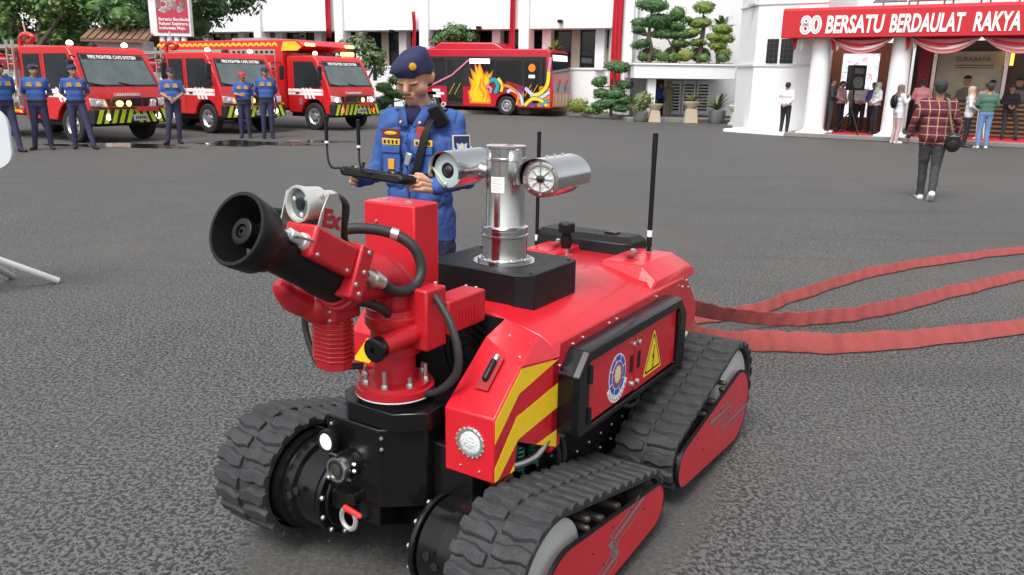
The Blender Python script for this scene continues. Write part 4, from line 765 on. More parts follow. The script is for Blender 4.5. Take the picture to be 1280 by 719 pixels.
def layflat(label, pts, w, seed, name='fire_hose'):
    """pts: (x, y, z of the lower edge, tilt in degrees from the ground, side)"""
    P_ = smoothpts([(a, b_, c) for a, b_, c, d in pts], 22); n = len(P_); q = MB(); vs = []; rs = random.Random(seed); TI = [p_[3] for p_ in pts]
    for i, p_ in enumerate(P_):
        f_ = i/22; k = min(int(f_), len(TI)-2); g = f_-k; ti = R(TI[k]*(1-g)+TI[k+1]*g); d = (P_[min(i+1, n-1)]-P_[max(0, i-1)]); d.z = 0; d.normalize(); nn = Vector((-d.y, d.x, 0))
        wob = .010*math.sin(i*.42+seed)*math.sin(i*.11); up_ = (nn*math.cos(ti)+Vector((0, 0, 1))*math.sin(ti)).normalized(); th = up_.cross(d).normalized()
        lo = p_+nn*wob; 
        for s_ in (0, 1):
            pr = [(0, 0), (.06, .0035), (.5, .005), (.94, .0035), (1, 0)]
            for a, b_ in (pr if s_ == 0 else pr[::-1][1:-1]): vs.append(lo+up_*(w*a*(1+.03*math.sin(i*.7)+.03*math.sin(i*.31+seed)))+th*(b_*(1 if s_ == 0 else -1)+.005*math.sin(i*.8+seed)*math.sin(a*3.14)+.0035*(i % 4 == 0)*a*(1-a)*4+.003*math.sin(i*.33)*a)+Vector((0, 0, .012)))
    m = 8
    q.add(vs, [(i*m+k, i*m+(k+1) % m, (i+1)*m+(k+1) % m, (i+1)*m+k) for i in range(n-1) for k in range(m)]); o = q.build(name, HRED, smooth=24); tag(o, label, 'fire hose', 'red fire hoses behind the robot'); return o
layflat('nearest red fire hose, bending wide to the right close behind the robot tracks', [(.66, 3.74, .42, 80), (.78, 4.02, .36, 78), (.92, 4.25, .22, 78), (1.10, 4.48, .08, 76), (1.32, 4.62, .0, 72), (1.62, 4.64, .0, 64), (2.0, 4.62, .0, 54), (2.6, 4.78, .0, 40), (3.4, 5.08, .0, 30), (4.8, 5.7, .0, 24), (6.6, 6.7, .0, 20)], .128, 1)
layflat('middle red fire hose whose dark underside twists up beside the robot', [(.50, 3.86, .45, 95), (.76, 4.06, .44, 100), (1.02, 4.45, .28, 104), (1.38, 4.92, .10, 104), (1.80, 5.16, .0, 92), (2.12, 5.22, .0, 75), (2.62, 5.44, .0, 62), (3.5, 6.04, .0, 46), (4.37, 6.62, .0, 36), (6.2, 7.8, .0, 30)], .098, 4)
layflat('farthest red fire hose, the one that curves across the asphalt behind the others', [(1.25, 5.18, .0, 50), (1.74, 5.42, .0, 52), (2.2, 5.86, .0, 55), (3.17, 6.70, .0, 50), (4.18, 7.30, .0, 42), (5.04, 7.72, .0, 36), (7.0, 8.4, .0, 30)], .085, 7)
# ================================================================= firefighting robot
# local frame: +y rear, -y front, x across (axis at x=0), z up
RB = thing('firefighting_robot', (-0.029, 2.851, 0), R(-32.5), 'red tracked firefighting robot with black water cannon and steel camera mast, in the foreground', 'robot')
def bolts(pts, ax, parent, r=.006, h=.005, mat=ZINC, name='bolt', n=6):
    key = (name, r, h, tuple(ax))
    me = BOLTS.get(key)
    if me is None:
        b = MB(); b.lathe((0, 0, 0), ax, [(-.002, r), (h*.6, r), (h, r*.72)], n); me = b.mesh(name, mat, 30); BOLTS[key] = me
    for p in pts: link(name, me, parent, p)
BOLTS = {}
# ---- hood
b = MB()
def sect(y, zt, ze, zb, hw, tw=.30):
    return [(x, y, z) for x, z in [(-hw, zb), (-hw, ze), (-tw, ze+.03*min(1, hw/.35)), (-.14, zt), (.14, zt), (tw, ze+.03), (hw, ze), (hw, zb)]]
st = [sect(-.33, .842, .775, .41, .35), sect(-.26, .845, .775, .415, .35), sect(-.25, .845, .775, .47, .35), sect(.5, .845, .775, .455, .35), sect(.98, .84, .772, .47, .345), sect(1.08, .80, .74, .50, .335), sect(1.24, .64, .60, .52, .33)]
vs = [p for s_ in st for p in s_]; fs = []
for i in range(len(st)-1):
    for k in range(8):
        l = (k+1) % 8; fs.append((i*8+k, i*8+l, (i+1)*8+l, (i+1)*8+k))
fs.append(tuple(range(8))); fs.append(tuple((len(st)-1)*8+k for k in range(7, -1, -1)))
b.add(vs, fs)
hood = b.build('hood', RED, RB, smooth=25, bevel=.006)
def hood_left():   # the left corner starts farther back, behind the tilt motor
    b = MB(); b.prism([(-.50, .62), (-.50, .735), (-.42, .80), (-.33, .828), (-.33, .46), (-.42, .50)], 'x', -.35, -.185); hn = b.build('hood_corner', RED, RB, smooth=20, bevel=.005)
    for poly in ([(-.497, .64), (-.497, .70), (-.44, .77), (-.41, .77)], [(-.46, .60), (-.40, .56), (-.34, .74), (-.37, .79)]):
        q = MB(); q.prism(poly, 'x', -.1856, -.1838); q.build('yellow_stripe', YEL, hn, smooth=0)
    q = MB(); q.add([(-.345, -.5012, .63), (-.27, -.5012, .63), (-.20, -.5012, .72), (-.275, -.5012, .72)], [(0, 1, 2, 3)]); q.build('yellow_stripe', YEL, hn, smooth=0)
for sx in (1, -1):   # front horns either side of the water cannon
    b = MB(); X0, X1 = .185*sx, .35*sx
    a = [(-.705, .445), (-.705, .645), (-.545, .765), (-.28, .728), (-.28, .413), (-.556, .528), (-.576, .438)]
    if sx < 0: hood_left(); continue
    vs = [(X1, y, z) for y, z in a] + [(X0, -.705, .445), (X0, -.705, .645), (.185*sx, -.46, .805), (X0, -.33, .838), (.30*sx, -.34, .803), (X1, -.27, .775), (X0, -.33, .43), (X0, -.576, .438)]
    b.add(vs, [(0, 1, 2, 3, 4, 5, 6), (0, 7, 8, 1), (1, 8, 9, 2), (2, 9, 10, 11), (2, 11, 12, 3), (7, 14, 13, 10, 9, 8), (0, 6, 14, 7), (6, 5, 14), (5, 13, 14), (5, 4, 13), (3, 12, 4), (10, 13, 4, 12, 11)])
    hn = b.build('hood_corner', RED, RB, smooth=20, bevel=.005)
    if sx == 1:
        for poly in ([(-.700, .640), (-.543, .757), (-.285, .722), (-.556, .682), (-.700, .569)], [(-.700, .494), (-.568, .613), (-.285, .641), (-.285, .558), (-.555, .537), (-.679, .450), (-.700, .450)], [(-.43, .478), (-.284, .480), (-.284, .42)], [(-.605, .443), (-.580, .462), (-.577, .443)]):
            q = MB(); q.prism(poly, 'x', .3492, .3506); q.build('yellow_stripe', YEL, hn, smooth=0)
    else:
        for poly in ([(-.700, .640), (-.543, .757), (-.285, .722), (-.556, .682), (-.700, .569)], [(-.700, .494), (-.568, .613), (-.285, .641), (-.285, .558), (-.555, .537), (-.679, .450), (-.700, .450)]):
            q = MB(); q.prism(poly, 'x', -.3506, -.3492); q.build('yellow_stripe', YEL, hn, smooth=0)
            q = MB(); q.prism([(y, z) for y, z in poly], 'x', -.1846, -.1834); q.build('yellow_stripe', YEL, hn, smooth=0)
    # headlight
    q = MB(); cx = .268*sx
    q.lathe((cx, -.704, .556), (0, -1, 0), [(-.004, .047), (.004, .047), (.007, .044), (.007, .037), (.002, .036)], 40)
    hl = q.build('headlight', ALU, RB)
    q = MB(); q.lathe((cx, -.704, .556), (0, -1, 0), [(.0, .037), (.006, .034), (.010, .022), (.011, 0)], 32); q.build('lens', LENSW, hl)
    for k in range(18):
        an = 2*math.pi*k/18; bolts([(cx+.0465*math.cos(an), -.7075, .556+.0465*math.sin(an))], (0, -1, 0), hl, .0036, .004, ALU, 'bezel_rib', 6)
    bolts([(cx-.035*sx, -.705, .474), (cx+.03*sx, -.705, .471)], (0, -1, 0), RB, .004, .004)
    # tow loop in the sloped face
    q = MB(); nrm = Vector((0, -.6, .8))
    base = Vector((.262*sx, -.585, .737)); q.box(base+nrm*.001, (.044, .13, .004), Matrix.Rotation(math.atan2(.12, .16), 3, 'X')); rc = q.build('latch_recess', DRED, RB, smooth=0)
    q = MB(); q.cap(base+Vector((0, -.03, -.008)), base+Vector((0, .022, .03)), .0095, n=10); q.build('rubber_latch', BLKM, RB)
    q = MB(); q.cap(base+Vector((0, .026, .030)), base+Vector((0, .042, .042)), .008, n=8); q.build('latch_pin', ZINC, RB)
    bolts([(.32*sx, -.50, .775), (.24*sx, -.42, .808), (.30*sx, -.40, .79)], (0, -.3, 1), RB, .005, .005)
# side bolts along the eave
bolts([(.351, y, z) for y, z in [(-.18, .748), (-.10, .752), (.13, .752), (.20, .752), (.62, .755), (.95, .735), (1.03, .72), (1.0, .755), (-.28, .70), (-.26, .47), (1.0, .60), (.93, .52)]], (1, 0, 0), RB, .0048, .005)
# rear humps carrying the antennas
for sx in (1, -1):
    q = MB(); st = []
    for y, k in ((.60, 0), (.66, 1), (1.02, 1), (1.13, .45)):
        zt = .785+.078*k; st.append([(x*sx, y, z) for x, z in [(.085, .785), (.115, zt), (.27, zt), (.335, zt-.055*k), (.346, .76)]])
    vs = [p for s_ in st for p in s_]; fs = []
    for i in range(3):
        for k in range(5): fs.append((i*5+k, i*5+(k+1) % 5, (i+1)*5+(k+1) % 5, (i+1)*5+k))
    fs += [tuple(range(5)), tuple(range(15, 20))]; q.add(vs, fs); q.build('rear_hump', RED, RB, smooth=20, bevel=.006)
    q = MB(); q.box((.18*sx, .80, .879), (.035, .10, .004)); q.build('lifting_slot', DRED, RB, smooth=0)
    q = MB(); q.lathe((.18*sx, .82, .879), (0, 0, 1), [(0, .012), (.012, .012), (.016, .006)], 10); q.build('lifting_eye', ZINC, RB)
# rear deck hatch
q = MB(); st = []
for z, dx in ((.835, 0), (.890, .005), (.912, .03)): st.append([(-.33+dx, 1.0-.10+dx*2, z), (.10-dx, 1.0-.10+dx*2, z), (.14-dx, .94+dx, z), (.14-dx, 1.12-dx, z), (-.37+dx, 1.12-dx, z), (-.37+dx, .94+dx, z)])
vs = [p for s_ in st for p in s_]; fs = [tuple(range(5, -1, -1)), tuple(range(12, 18))]
for i in range(2):
    for k in range(6): fs.append((i*6+k, i*6+(k+1) % 6, (i+1)*6+(k+1) % 6, (i+1)*6+k))
q.add(vs, fs); hat = q.build('deck_hatch', BLKM, RB, smooth=20, bevel=.004)
for x in (-.24, .0):
    q = MB(); q.box((x, 1.03, .914), (.06, .05, .012)); q.build('hatch_hinge', BLK, hat, bevel=.003)
# black mast plinth
def octo(x0, x1, y0, y1, c): return [(x0+c, y0), (x1-c, y0), (x1, y0+c), (x1, y1-c), (x1-c, y1), (x0+c, y1), (x0, y1-c), (x0, y0+c)]
q = MB(); q.prism(octo(-.225, .20, -.205, .22, .045), 'z', .80, .95); pl_ = q.build('mast_plinth', BLKM, RB, smooth=20, bevel=.004)
bolts([(-.205, -.14, .95), (.18, .16, .95), (-.2, .16, .95), (.18, -.14, .95)], (0, 0, 1), pl_, .006, .004, BLK)
q = MB(); q.lathe((0, 0, .945), (0, 0, 1), [(0, .115), (.0062, .115), (.0062, .09)], 40); q.build('mast_seat', GLASSD, pl_)
# steel mast
q = MB(); q.lathe((0, 0, .952), (0, 0, 1), [(0, .098), (.008, .098), (.010, .082), (.013, .081), (.085, .081), (.088, .085), (.094, .085), (.097, .081), (.110, .081), (.113, .084), (.121, .084), (.124, .071), (.128, .0695), (.352, .0695), (.354, .0725), (.362, .0725), (.364, .069), (.392, .069), (.395, .0715), (.402, .0715), (.404, .066), (.404, .03), (.404, 0)], 56)
mast = q.build('camera_mast', STEEL, RB)
q = MB(); q.lathe((0, 0, 1.3035), (0, 0, 1), [(0, .0702), (.002, .0702)], 56); q.build('seam_ring', DRED, mast)
bolts([(.09*math.cos(a), .09*math.sin(a), .96) for a in [2*math.pi*k/10 for k in range(10)]], (0, 0, 1), mast, .006, .006)
q = MB()   # paper data label on the mast, curved with it
an0 = math.radians(-81); vs = []; fs = []
for i in range(7):
    an = an0+math.radians(-21+7*i); vs += [(.0703*math.cos(an), .0703*math.sin(an), 1.198), (.0703*math.cos(an), .0703*math.sin(an), 1.252)]
for i in range(6): fs.append((2*i, 2*i+2, 2*i+3, 2*i+1))
q.add(vs, fs); lab = q.build('data_label', WHITEP, mast)
for k in range(6):
    q = MB(); vs = []; n_ = 5 if k % 2 else 6
    for i in range(n_):
        an = an0+math.radians(-17+6*i); z = 1.242-.007*k; vs += [(.0707*math.cos(an), .0707*math.sin(an), z), (.0707*math.cos(an), .0707*math.sin(an), z+.0014)]
    q.add(vs, [(2*i, 2*i+2, 2*i+3, 2*i+1) for i in range(n_-1)]); q.build('print_line', GREYPR, lab)
def half_shell(q, c, ax_len0, ax_len1, r, a0, a1, th, n=24):
    vs = []; fs = []
    for i in range(n+1):
        an = R(a0+(a1-a0)*i/n); cc, ss = math.cos(an), math.sin(an)
        for rr in (r, r+th):
            for y in (ax_len0, ax_len1): vs.append((c[0]+rr*cc, c[1]+y, c[2]+rr*ss))
    for i in range(n):
        o = 4*i; p = o+4; fs += [(o, o+1, p+1, p), (o+2, p+2, p+3, o+3), (o, p, p+2, o+2), (o+1, o+3, p+3, p+1)]
    fs += [(0, 2, 3, 1), (4*n, 4*n+1, 4*n+3, 4*n+2)]; q.add(vs, fs)
for sx, nm in ((-1, 'mast_camera'), (1, 'mast_floodlight')):
    cx, cz = .188*sx, 1.262
    q = MB(); q.lathe((cx, -.10, cz), (0, 1, 0), [(0, .050), (.0, .061), (.02, .062), (.16, .062), (.185, .056), (.19, .03), (.19, 0)], 40); bod = q.build(nm, STEEL, RB)
    q = MB(); half_shell(q, (cx, 0, cz), -.135, .125, .067, -20, 200, .0022); sh = q.build('sun_shield', STEEL, bod, smooth=40)
    bolts([(cx, y, cz+.0692) for y in (-.06, .0, .06)], (0, 0, 1), bod, .005, .006)
    q = MB(); q.cyl((.06*sx, .03, cz-.01), (.135*sx, .03, cz), .026, n=20); q.build('mast_arm', STEELB, RB)
    if sx < 0:
        q = MB(); q.lathe((cx, -.101, cz), (0, -1, 0), [(-.002, .060), (.003, .060), (.004, .058), (.004, .028), (-.002, .027)], 40, close=True); q.build('face_ring', M('camera_face_ring', (.40, .50, .49), .4, var=.05), bod)
        q = MB(); q.lathe((cx, -.101, cz), (0, -1, 0), [(-.001, .0275), (.002, .0275)], 28); q.build('lens_barrel', BLKM, bod)
        q = MB(); q.lathe((cx, -.1035, cz), (0, -1, 0), [(0, .019), (.003, .015), (.005, .008), (.0055, 0)], 24); q.build('lens', GLASSD, bod)
        q = MB(); q.cap((cx-.065, -.106, cz+.005), (cx-.012, -.108, cz-.048), .0045, .0035, n=8); q.build('wiper_blade', M('wiper_cream', (.55, .50, .38), .5), bod)
        bolts([(cx-.012, -.106, cz-.05)], (0, -1, 0), bod, .010, .008, ALU, 'wiper_pivot', 12)
    else:
        q = MB(); q.lathe((cx, -.101, cz), (0, -1, 0), [(-.002, .060), (.004, .060), (.006, .057), (.006, .042), (.0, .041)], 40, close=True); q.build('face_ring', STEELB, bod)
        q = MB(); q.lathe((cx, -.101, cz), (0, -1, 0), [(0, .042), (.002, .030), (.004, .026), (.004, 0)], 32); q.build('reflector', LENSW, bod)
        q = MB(); q.lathe((cx, -.1055, cz), (0, -1, 0), [(0, .013), (.005, .012), (.007, .006), (.0075, 0)], 20); q.build('lens', GLASSD, bod)
        for k in range(4):
            q = MB(); an = R(45*k); q.box((cx, -.108, cz), (.078, .002, .0022), Matrix.Rotation(an, 3, 'Y')); q.build('guard_wire', STEELB, bod, smooth=0)
        bolts([(cx+.052*math.cos(R(a)), -.107, cz+.052*math.sin(R(a))) for a in range(0, 360, 45)], (0, -1, 0), bod, .004, .004)
# antennas and beacon
for x, y, z0, h in ((.195, .96, .868, .50), (-.35, .93, .79, .56)):
    q = MB(); q.lathe((x, y, z0), (0, 0, 1), [(0, .012), (.004, .012), (.005, .007), (.018, .007), (.020, .010), (.060, .010), (.062, .0085), (h-.12, .0085), (h-.10, .0095), (h-.002, .0095), (h, .006)], 14); an_ = q.build('whip_antenna', BLKM, RB)
    q = MB(); q.lathe((x, y, z0+.062), (0, 0, 1), [(0, .0092), (.028, .0092)], 14); q.build('white_sleeve', WHITEP, an_)
q = MB(); q.lathe((-.115, .77, .838), (0, 0, 1), [(0, .030), (.004, .030), (.005, .016), (.030, .016), (.032, .013)], 20); bc = q.build('beacon_mount', STEELB, RB)
q = MB(); q.lathe((-.115, .77, .868), (0, 0, 1), [(0, .020), (.02, .026), (.055, .026), (.058, .020), (.070, .020), (.072, .036), (.106, .037), (.112, .032), (.112, 0)], 24); q.build('mast_beacon', BLKM, RB)
# ---- control box behind the cannon
q = MB(); q.bx(-.225, -.015, -.56, -.42, .78, 1.20); eb = q.build('control_box', RED, RB, smooth=20, bevel=.006)
bolts([(-.18, -.50, 1.201), (-.08, -.50, 1.201)], (0, 0, 1), eb, .014, .004)
bolts([(-.21, -.561, 1.03), (-.05, -.561, .98), (-.05, -.561, .93), (-.05, -.561, .88), (-.21, -.561, .9), (-.17, -.561, 1.14)], (0, -1, 0), eb, .005)
# black recess behind the cannon, radiator fan
q = MB(); q.bx(-.183, .183, -.345, -.335, .45, .835); q.build('recess_panel', BLKM, RB)
q = MB()
for k in range(4): q.lathe((.06, -.347, .70), (0, -1, 0), [(0, .03+.025*k), (.006, .03+.025*k), (.006, .036+.025*k), (0, .036+.025*k)], 24, close=True)
q.build('fan_guard', BLK, RB, smooth=30, kind='stuff')
# ---- lower hull
q = MB(); q.prism([(-.62, .14), (1.10, .14), (1.20, .28), (1.20, .52), (-.70, .52), (-.70, .22)], 'x', -.27, .27); hull = q.build('hull', BLK, RB, smooth=20, bevel=.008)
for sx in (1, -1):
    q = MB(); q.bx(min(.27*sx, .29*sx), max(.27*sx, .29*sx), -.30, .85, .17, .47); sp = q.build('side_plate', BLKM, RB, bevel=.003)
    bolts([(.29*sx, -.2+.11*i, .22+.06*j) for i in range(9) for j in range(3)], (sx, 0, 0), sp, .0065, .006)
# front tower that carries the cannon
q = MB(); q.prism(octo(-.165, .165, -.835, -.49, .075), 'z', .575, .634); q.build('tower_deck', BLK, RB, smooth=20, bevel=.004)
q = MB(); q.prism([(-.175, -.845), (.04, -.845), (.15, -.74), (.15, -.5), (-.175, -.5)], 'z', .32, .5755); tw = q.build('front_tower', BLK, RB, smooth=20, bevel=.005)
q = MB(); q.prism([(-.845, .40), (-.845, .257), (-.60, .16), (-.55, .16), (-.55, .40)], 'x', -.171, .036); q.build('bow_block', BLK, RB, smooth=20, bevel=.005)
bolts([(.05, -.842, .55), (.05, -.842, .515), (-.15, -.848, .55)], (0, -1, 0), tw, .006, .006)
def lamp(c, r, L, glass, body, name, face):
    q = MB(); q.lathe(c, (0, -1, .06), [(-L, r*.45), (-L*.7, r*.75), (-L*.35, r*.8), (-L*.3, r), (0, r), (.004, r*.96), (.004, r*.78), (-.003, r*.76)], 32); o = q.build(name, body, RB)
    q = MB(); q.lathe(Vector(c), (0, -1, .06), [(-.003, r*.77), (0, r*.74), (.002, r*.4), (.0025, 0)], 28); q.build('lens', glass, o)
    return o
fl = lamp((-.137, -.895, .508), .036, .06, M('frosted_lamp_glass', (.80, .82, .82), .3, var=.03, coat=.6), BLKM, 'front_lamp', None)
fc = lamp((-.088, -.905, .432), .040, .075, GLASSD, STEELB, 'front_camera', None)
q = MB(); q.lathe((-.088, -.908, .432), (0, -1, .06), [(0, .020), (.003, .019), (.004, .012)], 24); q.build('lens_ring', DARKM, fc)
q = MB(); q.box((-.13, -.865, .468), (.05, .035, .008)); q.box((-.085, -.86, .395), (.06, .03, .008)); q.build('lamp_bracket', STEELB, RB, kind='stuff')
bolts([(-.045, -.87, .45), (-.045, -.87, .428)], (1, 0, 0), fc, .007, .010)
# shackle
q = MB(); q.lathe((-.062, -.862, .325), (0, -1, 0), [(-.02, .022), (.012, .022), (.015, .016)], 16); q.build('shackle_lug', BLK, RB)
q = MB(); c = Vector((-.062, -.872, .268)); pts = [c+Vector((.030*math.sin(a), -.012, -.034*math.cos(a))) for a in [R(x) for x in range(-150, 151, 20)]]
q.tube(pts, .0085, 10); shk = q.build('shackle', M('galvanised_shackle', (.58, .58, .57), .4, .7, var=.12, scale=60), RB)
q = MB(); q.cap(c+Vector((-.012, -.012, .033)), c+Vector((.052, -.018, .028)), .0105, .009, n=10); q.build('shackle_pin', M('red_pin', (.60, .03, .02), .45), shk)
# ---- cannon pedestal
q = MB(); q.lathe((0, -.70, .634), (0, 0, 1), [(0, .105), (.016, .105), (.018, .118)], 40); q.build('pedestal_ring', BLK, RB)
q = MB(); q.lathe((0, -.70, .6525), (0, 0, 1), [(0, .122), (.004, .122)], 40); q.build('flange_gasket', WHITEP, RB)
q = MB(); q.lathe((0, -.70, .657), (0, 0, 1), [(0, .122), (.020, .122), (.022, .112), (.034, .110), (.036, .066), (.05, .064), (.118, .064), (.122, .080), (.150, .080), (.154, .072), (.196, .072), (.200, .080), (.214, .088), (.238, .088), (.242, .084), (.262, .082), (.266, .066)], 48); ped = q.build('cannon_pedestal', RED2, RB)
for k in range(8):
    a = 2*math.pi*(k+.5)/8; p = (.098*math.cos(a), -.70+.098*math.sin(a), .69)
    bolts([p], (0, 0, 1), ped, .0115, .015, ZINC, 'flange_nut')
    q = MB(); q.cyl(p, (p[0], p[1], .722 if k % 3 else .745), .0062, n=8); q.build('flange_stud', ZINC, ped)
bolts([(.076*math.cos(a), -.70+.076*math.sin(a), .899) for a in [2*math.pi*k/10+.2 for k in range(10)]], (0, 0, 1), ped, .008, .009)
bolts([(.073*math.cos(a), -.70+.073*math.sin(a), .79) for a in [2*math.pi*k/8 for k in range(8)]], (0, 0, 1), ped, .005, .006)
# elbow
ax = Vector((0, -math.cos(R(27)), math.sin(R(27))))
P0 = Vector((0, -.70, .905)); bar0 = Vector((0, -.955, 1.04))
q = MB(); q.tube(smoothpts([P0, P0+Vector((0, 0, .06)), (0, -.72, 1.0), (0, -.775, 1.025), (0, -.86, 1.02), bar0], 6), .064, 28); el = q.build('elbow_pipe', RED2, RB)
q = MB(); q.lathe(bar0-ax*.03, ax, [(0, .066), (.002, .082), (.03, .082), (.032, .075), (.05, .075)], 36); q.build('elbow_flange', RED2, RB)
# barrel and nozzle
q = MB(); L = (Vector((0, -1.334, 1.227))-bar0).length
q.lathe(bar0, ax, [(0, .068), (.10, .068), (.13, .064), (L-.13, .061), (L-.115, .072), (L-.085, .080), (L-.075, .088), (L-.02, .0935), (L-.004, .0935), (L, .091), (L, .083), (L-.03, .078), (L-.11, .066), (L-.14, 0)], 56); brl = q.build('cannon_barrel', BLKM, RB)
q = MB(); q.lathe(bar0, ax, [(L-.14, .030), (L-.07, .030), (L-.04, .033), (L-.020, .033), (L-.018, .030), (L-.018, .018), (L-.035, .016), (L-.035, 0)], 28); q.build('nozzle_plug', BLKM, brl)
q = MB(); q.lathe(bar0, ax, [(L-.036, .014), (L-.022, .014), (L-.020, .007), (L-.028, .005)], 6); q.build('plug_nut', BLK, brl)
u = ax.cross(Vector((1, 0, 0))).normalized()
for k in range(3):
    a = 2*math.pi*k/3+.5; d = Vector((1, 0, 0))*math.cos(a)+u*math.sin(a); t = ax.cross(d)
    q = MB(); p = bar0+ax*(L-.085); vs = []
    for s_ in (-.004, .004):
        for (r_, y_) in ((.018, -.05), (.018, .02), (.071, .015), (.066, -.05)): vs.append(p+d*r_+ax*y_+t*s_)
    q.add(vs, [(0, 1, 2, 3), (7, 6, 5, 4), (0, 4, 5, 1), (1, 5, 6, 2), (2, 6, 7, 3), (3, 7, 4, 0)]); q.build('nozzle_vane', M('vane_dark_grey', (.045, .045, .047), .3, var=.2), brl)
# gear box on the barrel, angled with it
rotA = Matrix.Rotation(-R(27), 3, 'X')
def onbar(x, t, h): return bar0+ax*t+Vector((x, 0, 0))+Vector((0, ax.z, -ax.y))*h
def obox(q, x0, x1, t0, t1, h0, h1):
    vs = [onbar(x, t, h) for x in (x0, x1) for t in (t0, t1) for h in (h0, h1)]
    q.add(vs, [(0, 1, 3, 2), (4, 6, 7, 5), (0, 4, 5, 1), (2, 3, 7, 6), (0, 2, 6, 4), (1, 5, 7, 3)])
q = MB(); obox(q, -.02, .095, .06, .245, .0, .086); gb = q.build('gear_box', RED2, RB, smooth=20, bevel=.010, seg=3)
q = MB(); obox(q, -.03, .105, .005, .062, -.05, .100); g2 = q.build('gear_box_plate', RED2, RB, smooth=20, bevel=.006)
bolts([onbar(.1055, t, h) for t, h in ((.03, -.03), (.03, .03), (.03, .085), (.052, -.01))], (1, 0, 0), g2, .007, .005)
bolts([onbar(.0955, t, h) for t, h in ((.09, .015), (.22, .015))], (1, 0, 0), gb, .006, .004)
q = MB(); q.lathe(onbar(.062, .245, .036), ax, [(-.01, .024), (.012, .020), (.015, .015), (.06, .015), (.062, .012), (.068, .012)], 18); q.build('position_sensor', M('sensor_white', (.66, .66, .67), .35, .3), RB)
q = MB(); q.cyl(onbar(.062, .31, .036), onbar(.062, .36, .036), .006, n=10); q.build('sensor_pin', STEELB, RB)
# left worm drive and finned motor below the barrel
q = MB(); q.tube(smoothpts([(-.10, -1.10, 1.045), (-.105, -1.05, .995), (-.09, -.98, .96), (-.06, -.92, .95)], 5), [.010, .022, .028, .031, .033]+[.038]*5+[.048]*6, 20); q.build('worm_drive_housing', RED2, RB)
q = MB(); q.bx(-.145, -.012, -.965, -.845, .915, .985); q.build('motor_head', RED2, RB, bevel=.008)
q = MB(); q.prism(octo(-.135, -.02, -.955, -.855, .03), 'z', .765, .916); mo = q.build('tilt_motor', RED2, RB, smooth=20, bevel=.004)
for k in range(9):
    q = MB(); q.prism(octo(-.142, -.013, -.962, -.848, .032), 'z', .793+.0135*k, .7985+.0135*k); q.build('cooling_fin', RED2, mo, smooth=20, bevel=.002, seg=1)
bolts([(-.135, -.966, .95), (-.03, -.966, .95), (-.135, -.966, .925), (-.03, -.966, .925)], (0, -1, 0), mo, .006, .006)
# slew drive on the right of the pedestal: round shaft with black knob, and box
q = MB(); q.cyl((.075, -.86, .842), (.09, -.58, .858), .030, .030, 20); q.build('slew_shaft', RED2, RB)
q = MB(); q.lathe((.0735, -.885, .841), (.05, -1, -.06), [(-.03, .020), (-.02, .034), (-.004, .034), (0, .036), (.012, .036), (.016, .030), (.016, .010), (.008, .008)], 24); kn = q.build('hand_knob', BLK, RB)
q = MB(); q.bx(.055, .135, -.71, -.60, .80, .985); q.build('slew_gear_box', RED2, RB, smooth=20, bevel=.007)
q = MB(); q.bx(.06, .145, -.605, -.38, .83, .935); sb = q.build('slew_motor_box', RED2, RB, smooth=20, bevel=.006)
for k in range(7):
    q = MB(); q.bx(.1445, .1475, -.56+.018*k, -.552+.018*k, .85, .90); q.build('vent_rib', RED2, sb, smooth=0)
bolts([(.10, -.61, .986), (.07, -.69, .986), (.12, -.40, .936), (.08, -.40, .936)], (0, 0, 1), sb, .006, .006)
# explosion proof camera on top of the gear box, with its bracket
cc = Vector((.022, -1.10, 1.268)); cd = Vector((-.06, -.98, .05)).normalized()
q = MB(); q.lathe(cc, cd, [(-.10, .020), (-.095, .030), (-.05, .032), (-.045, .041), (.0, .042), (.028, .047), (.032, .046), (.032, .040), (.018, .037)], 36); ec = q.build('cannon_camera', M('painted_aluminium', (.66, .65, .62), .34, .5, var=.06, scale=20), RB)
q = MB(); q.lathe(cc, cd, [(.016, .038), (.0185, .036)], 28); q.build('camera_window', M('camera_window', (.10, .13, .14), .35, var=.1), ec)
q = MB(); q.lathe(cc, cd, [(.0185, .017), (.022, .016), (.023, .009), (.0235, 0)], 24); q.build('lens', GLASSD, ec)
for a in range(3):
    d = cd.orthogonal().normalized(); d = Quaternion(cd, R(120*a+50)) @ d
    q = MB(); q.lathe(cc+d*.027, cd, [(.018, .006), (.020, .006), (.021, .003)], 10); q.build('infrared_led', LENSW, ec)
bolts([cc+Vector((.040, .02+.026*k, .020)) for k in (0, 1, 2)], (.8, 0, .5), ec, .0065, .006, ALU, 'clamp_screw')
q = MB(); pl0 = onbar(.035, .08, .117); ext = [(-1.205, 1.215), (-1.10, 1.165), (-1.085, 1.235), (-1.095, 1.285), (-1.13, 1.29), (-1.155, 1.255)]
q.prism([(-1.150, 1.185), (-1.050, 1.150), (-1.035, 1.265), (-1.050, 1.295), (-1.085, 1.295), (-1.115, 1.255)], 'x', .088, .092); br = q.build('camera_bracket', ALU, RB, smooth=0)
text('Ex', .062, 'ex_mark', DRED, br, (.0930, -1.120, 1.222), (R(90), R(16), R(90)), .0006, .0030)
q = MB(); q.prism([(-1.145, 1.185), (-1.065, 1.150), (-1.045, 1.265), (-1.065, 1.30), (-1.10, 1.295)], 'x', -.048, -.044); q.build('camera_bracket', ALU, RB, smooth=0)
q = MB(); q.tube([(.090, -1.148, 1.187), (.090, -1.205, 1.205), (-.046, -1.205, 1.205), (-.046, -1.148, 1.187)], .004, 8); q.build('bracket_wire', STEELB, RB)
q = MB(); q.box(onbar(-.045, .165, .117), (.16, .10, .006), Matrix.Rotation(-R(27), 3, 'X')); q.build('bracket_plate', BLKM, RB)
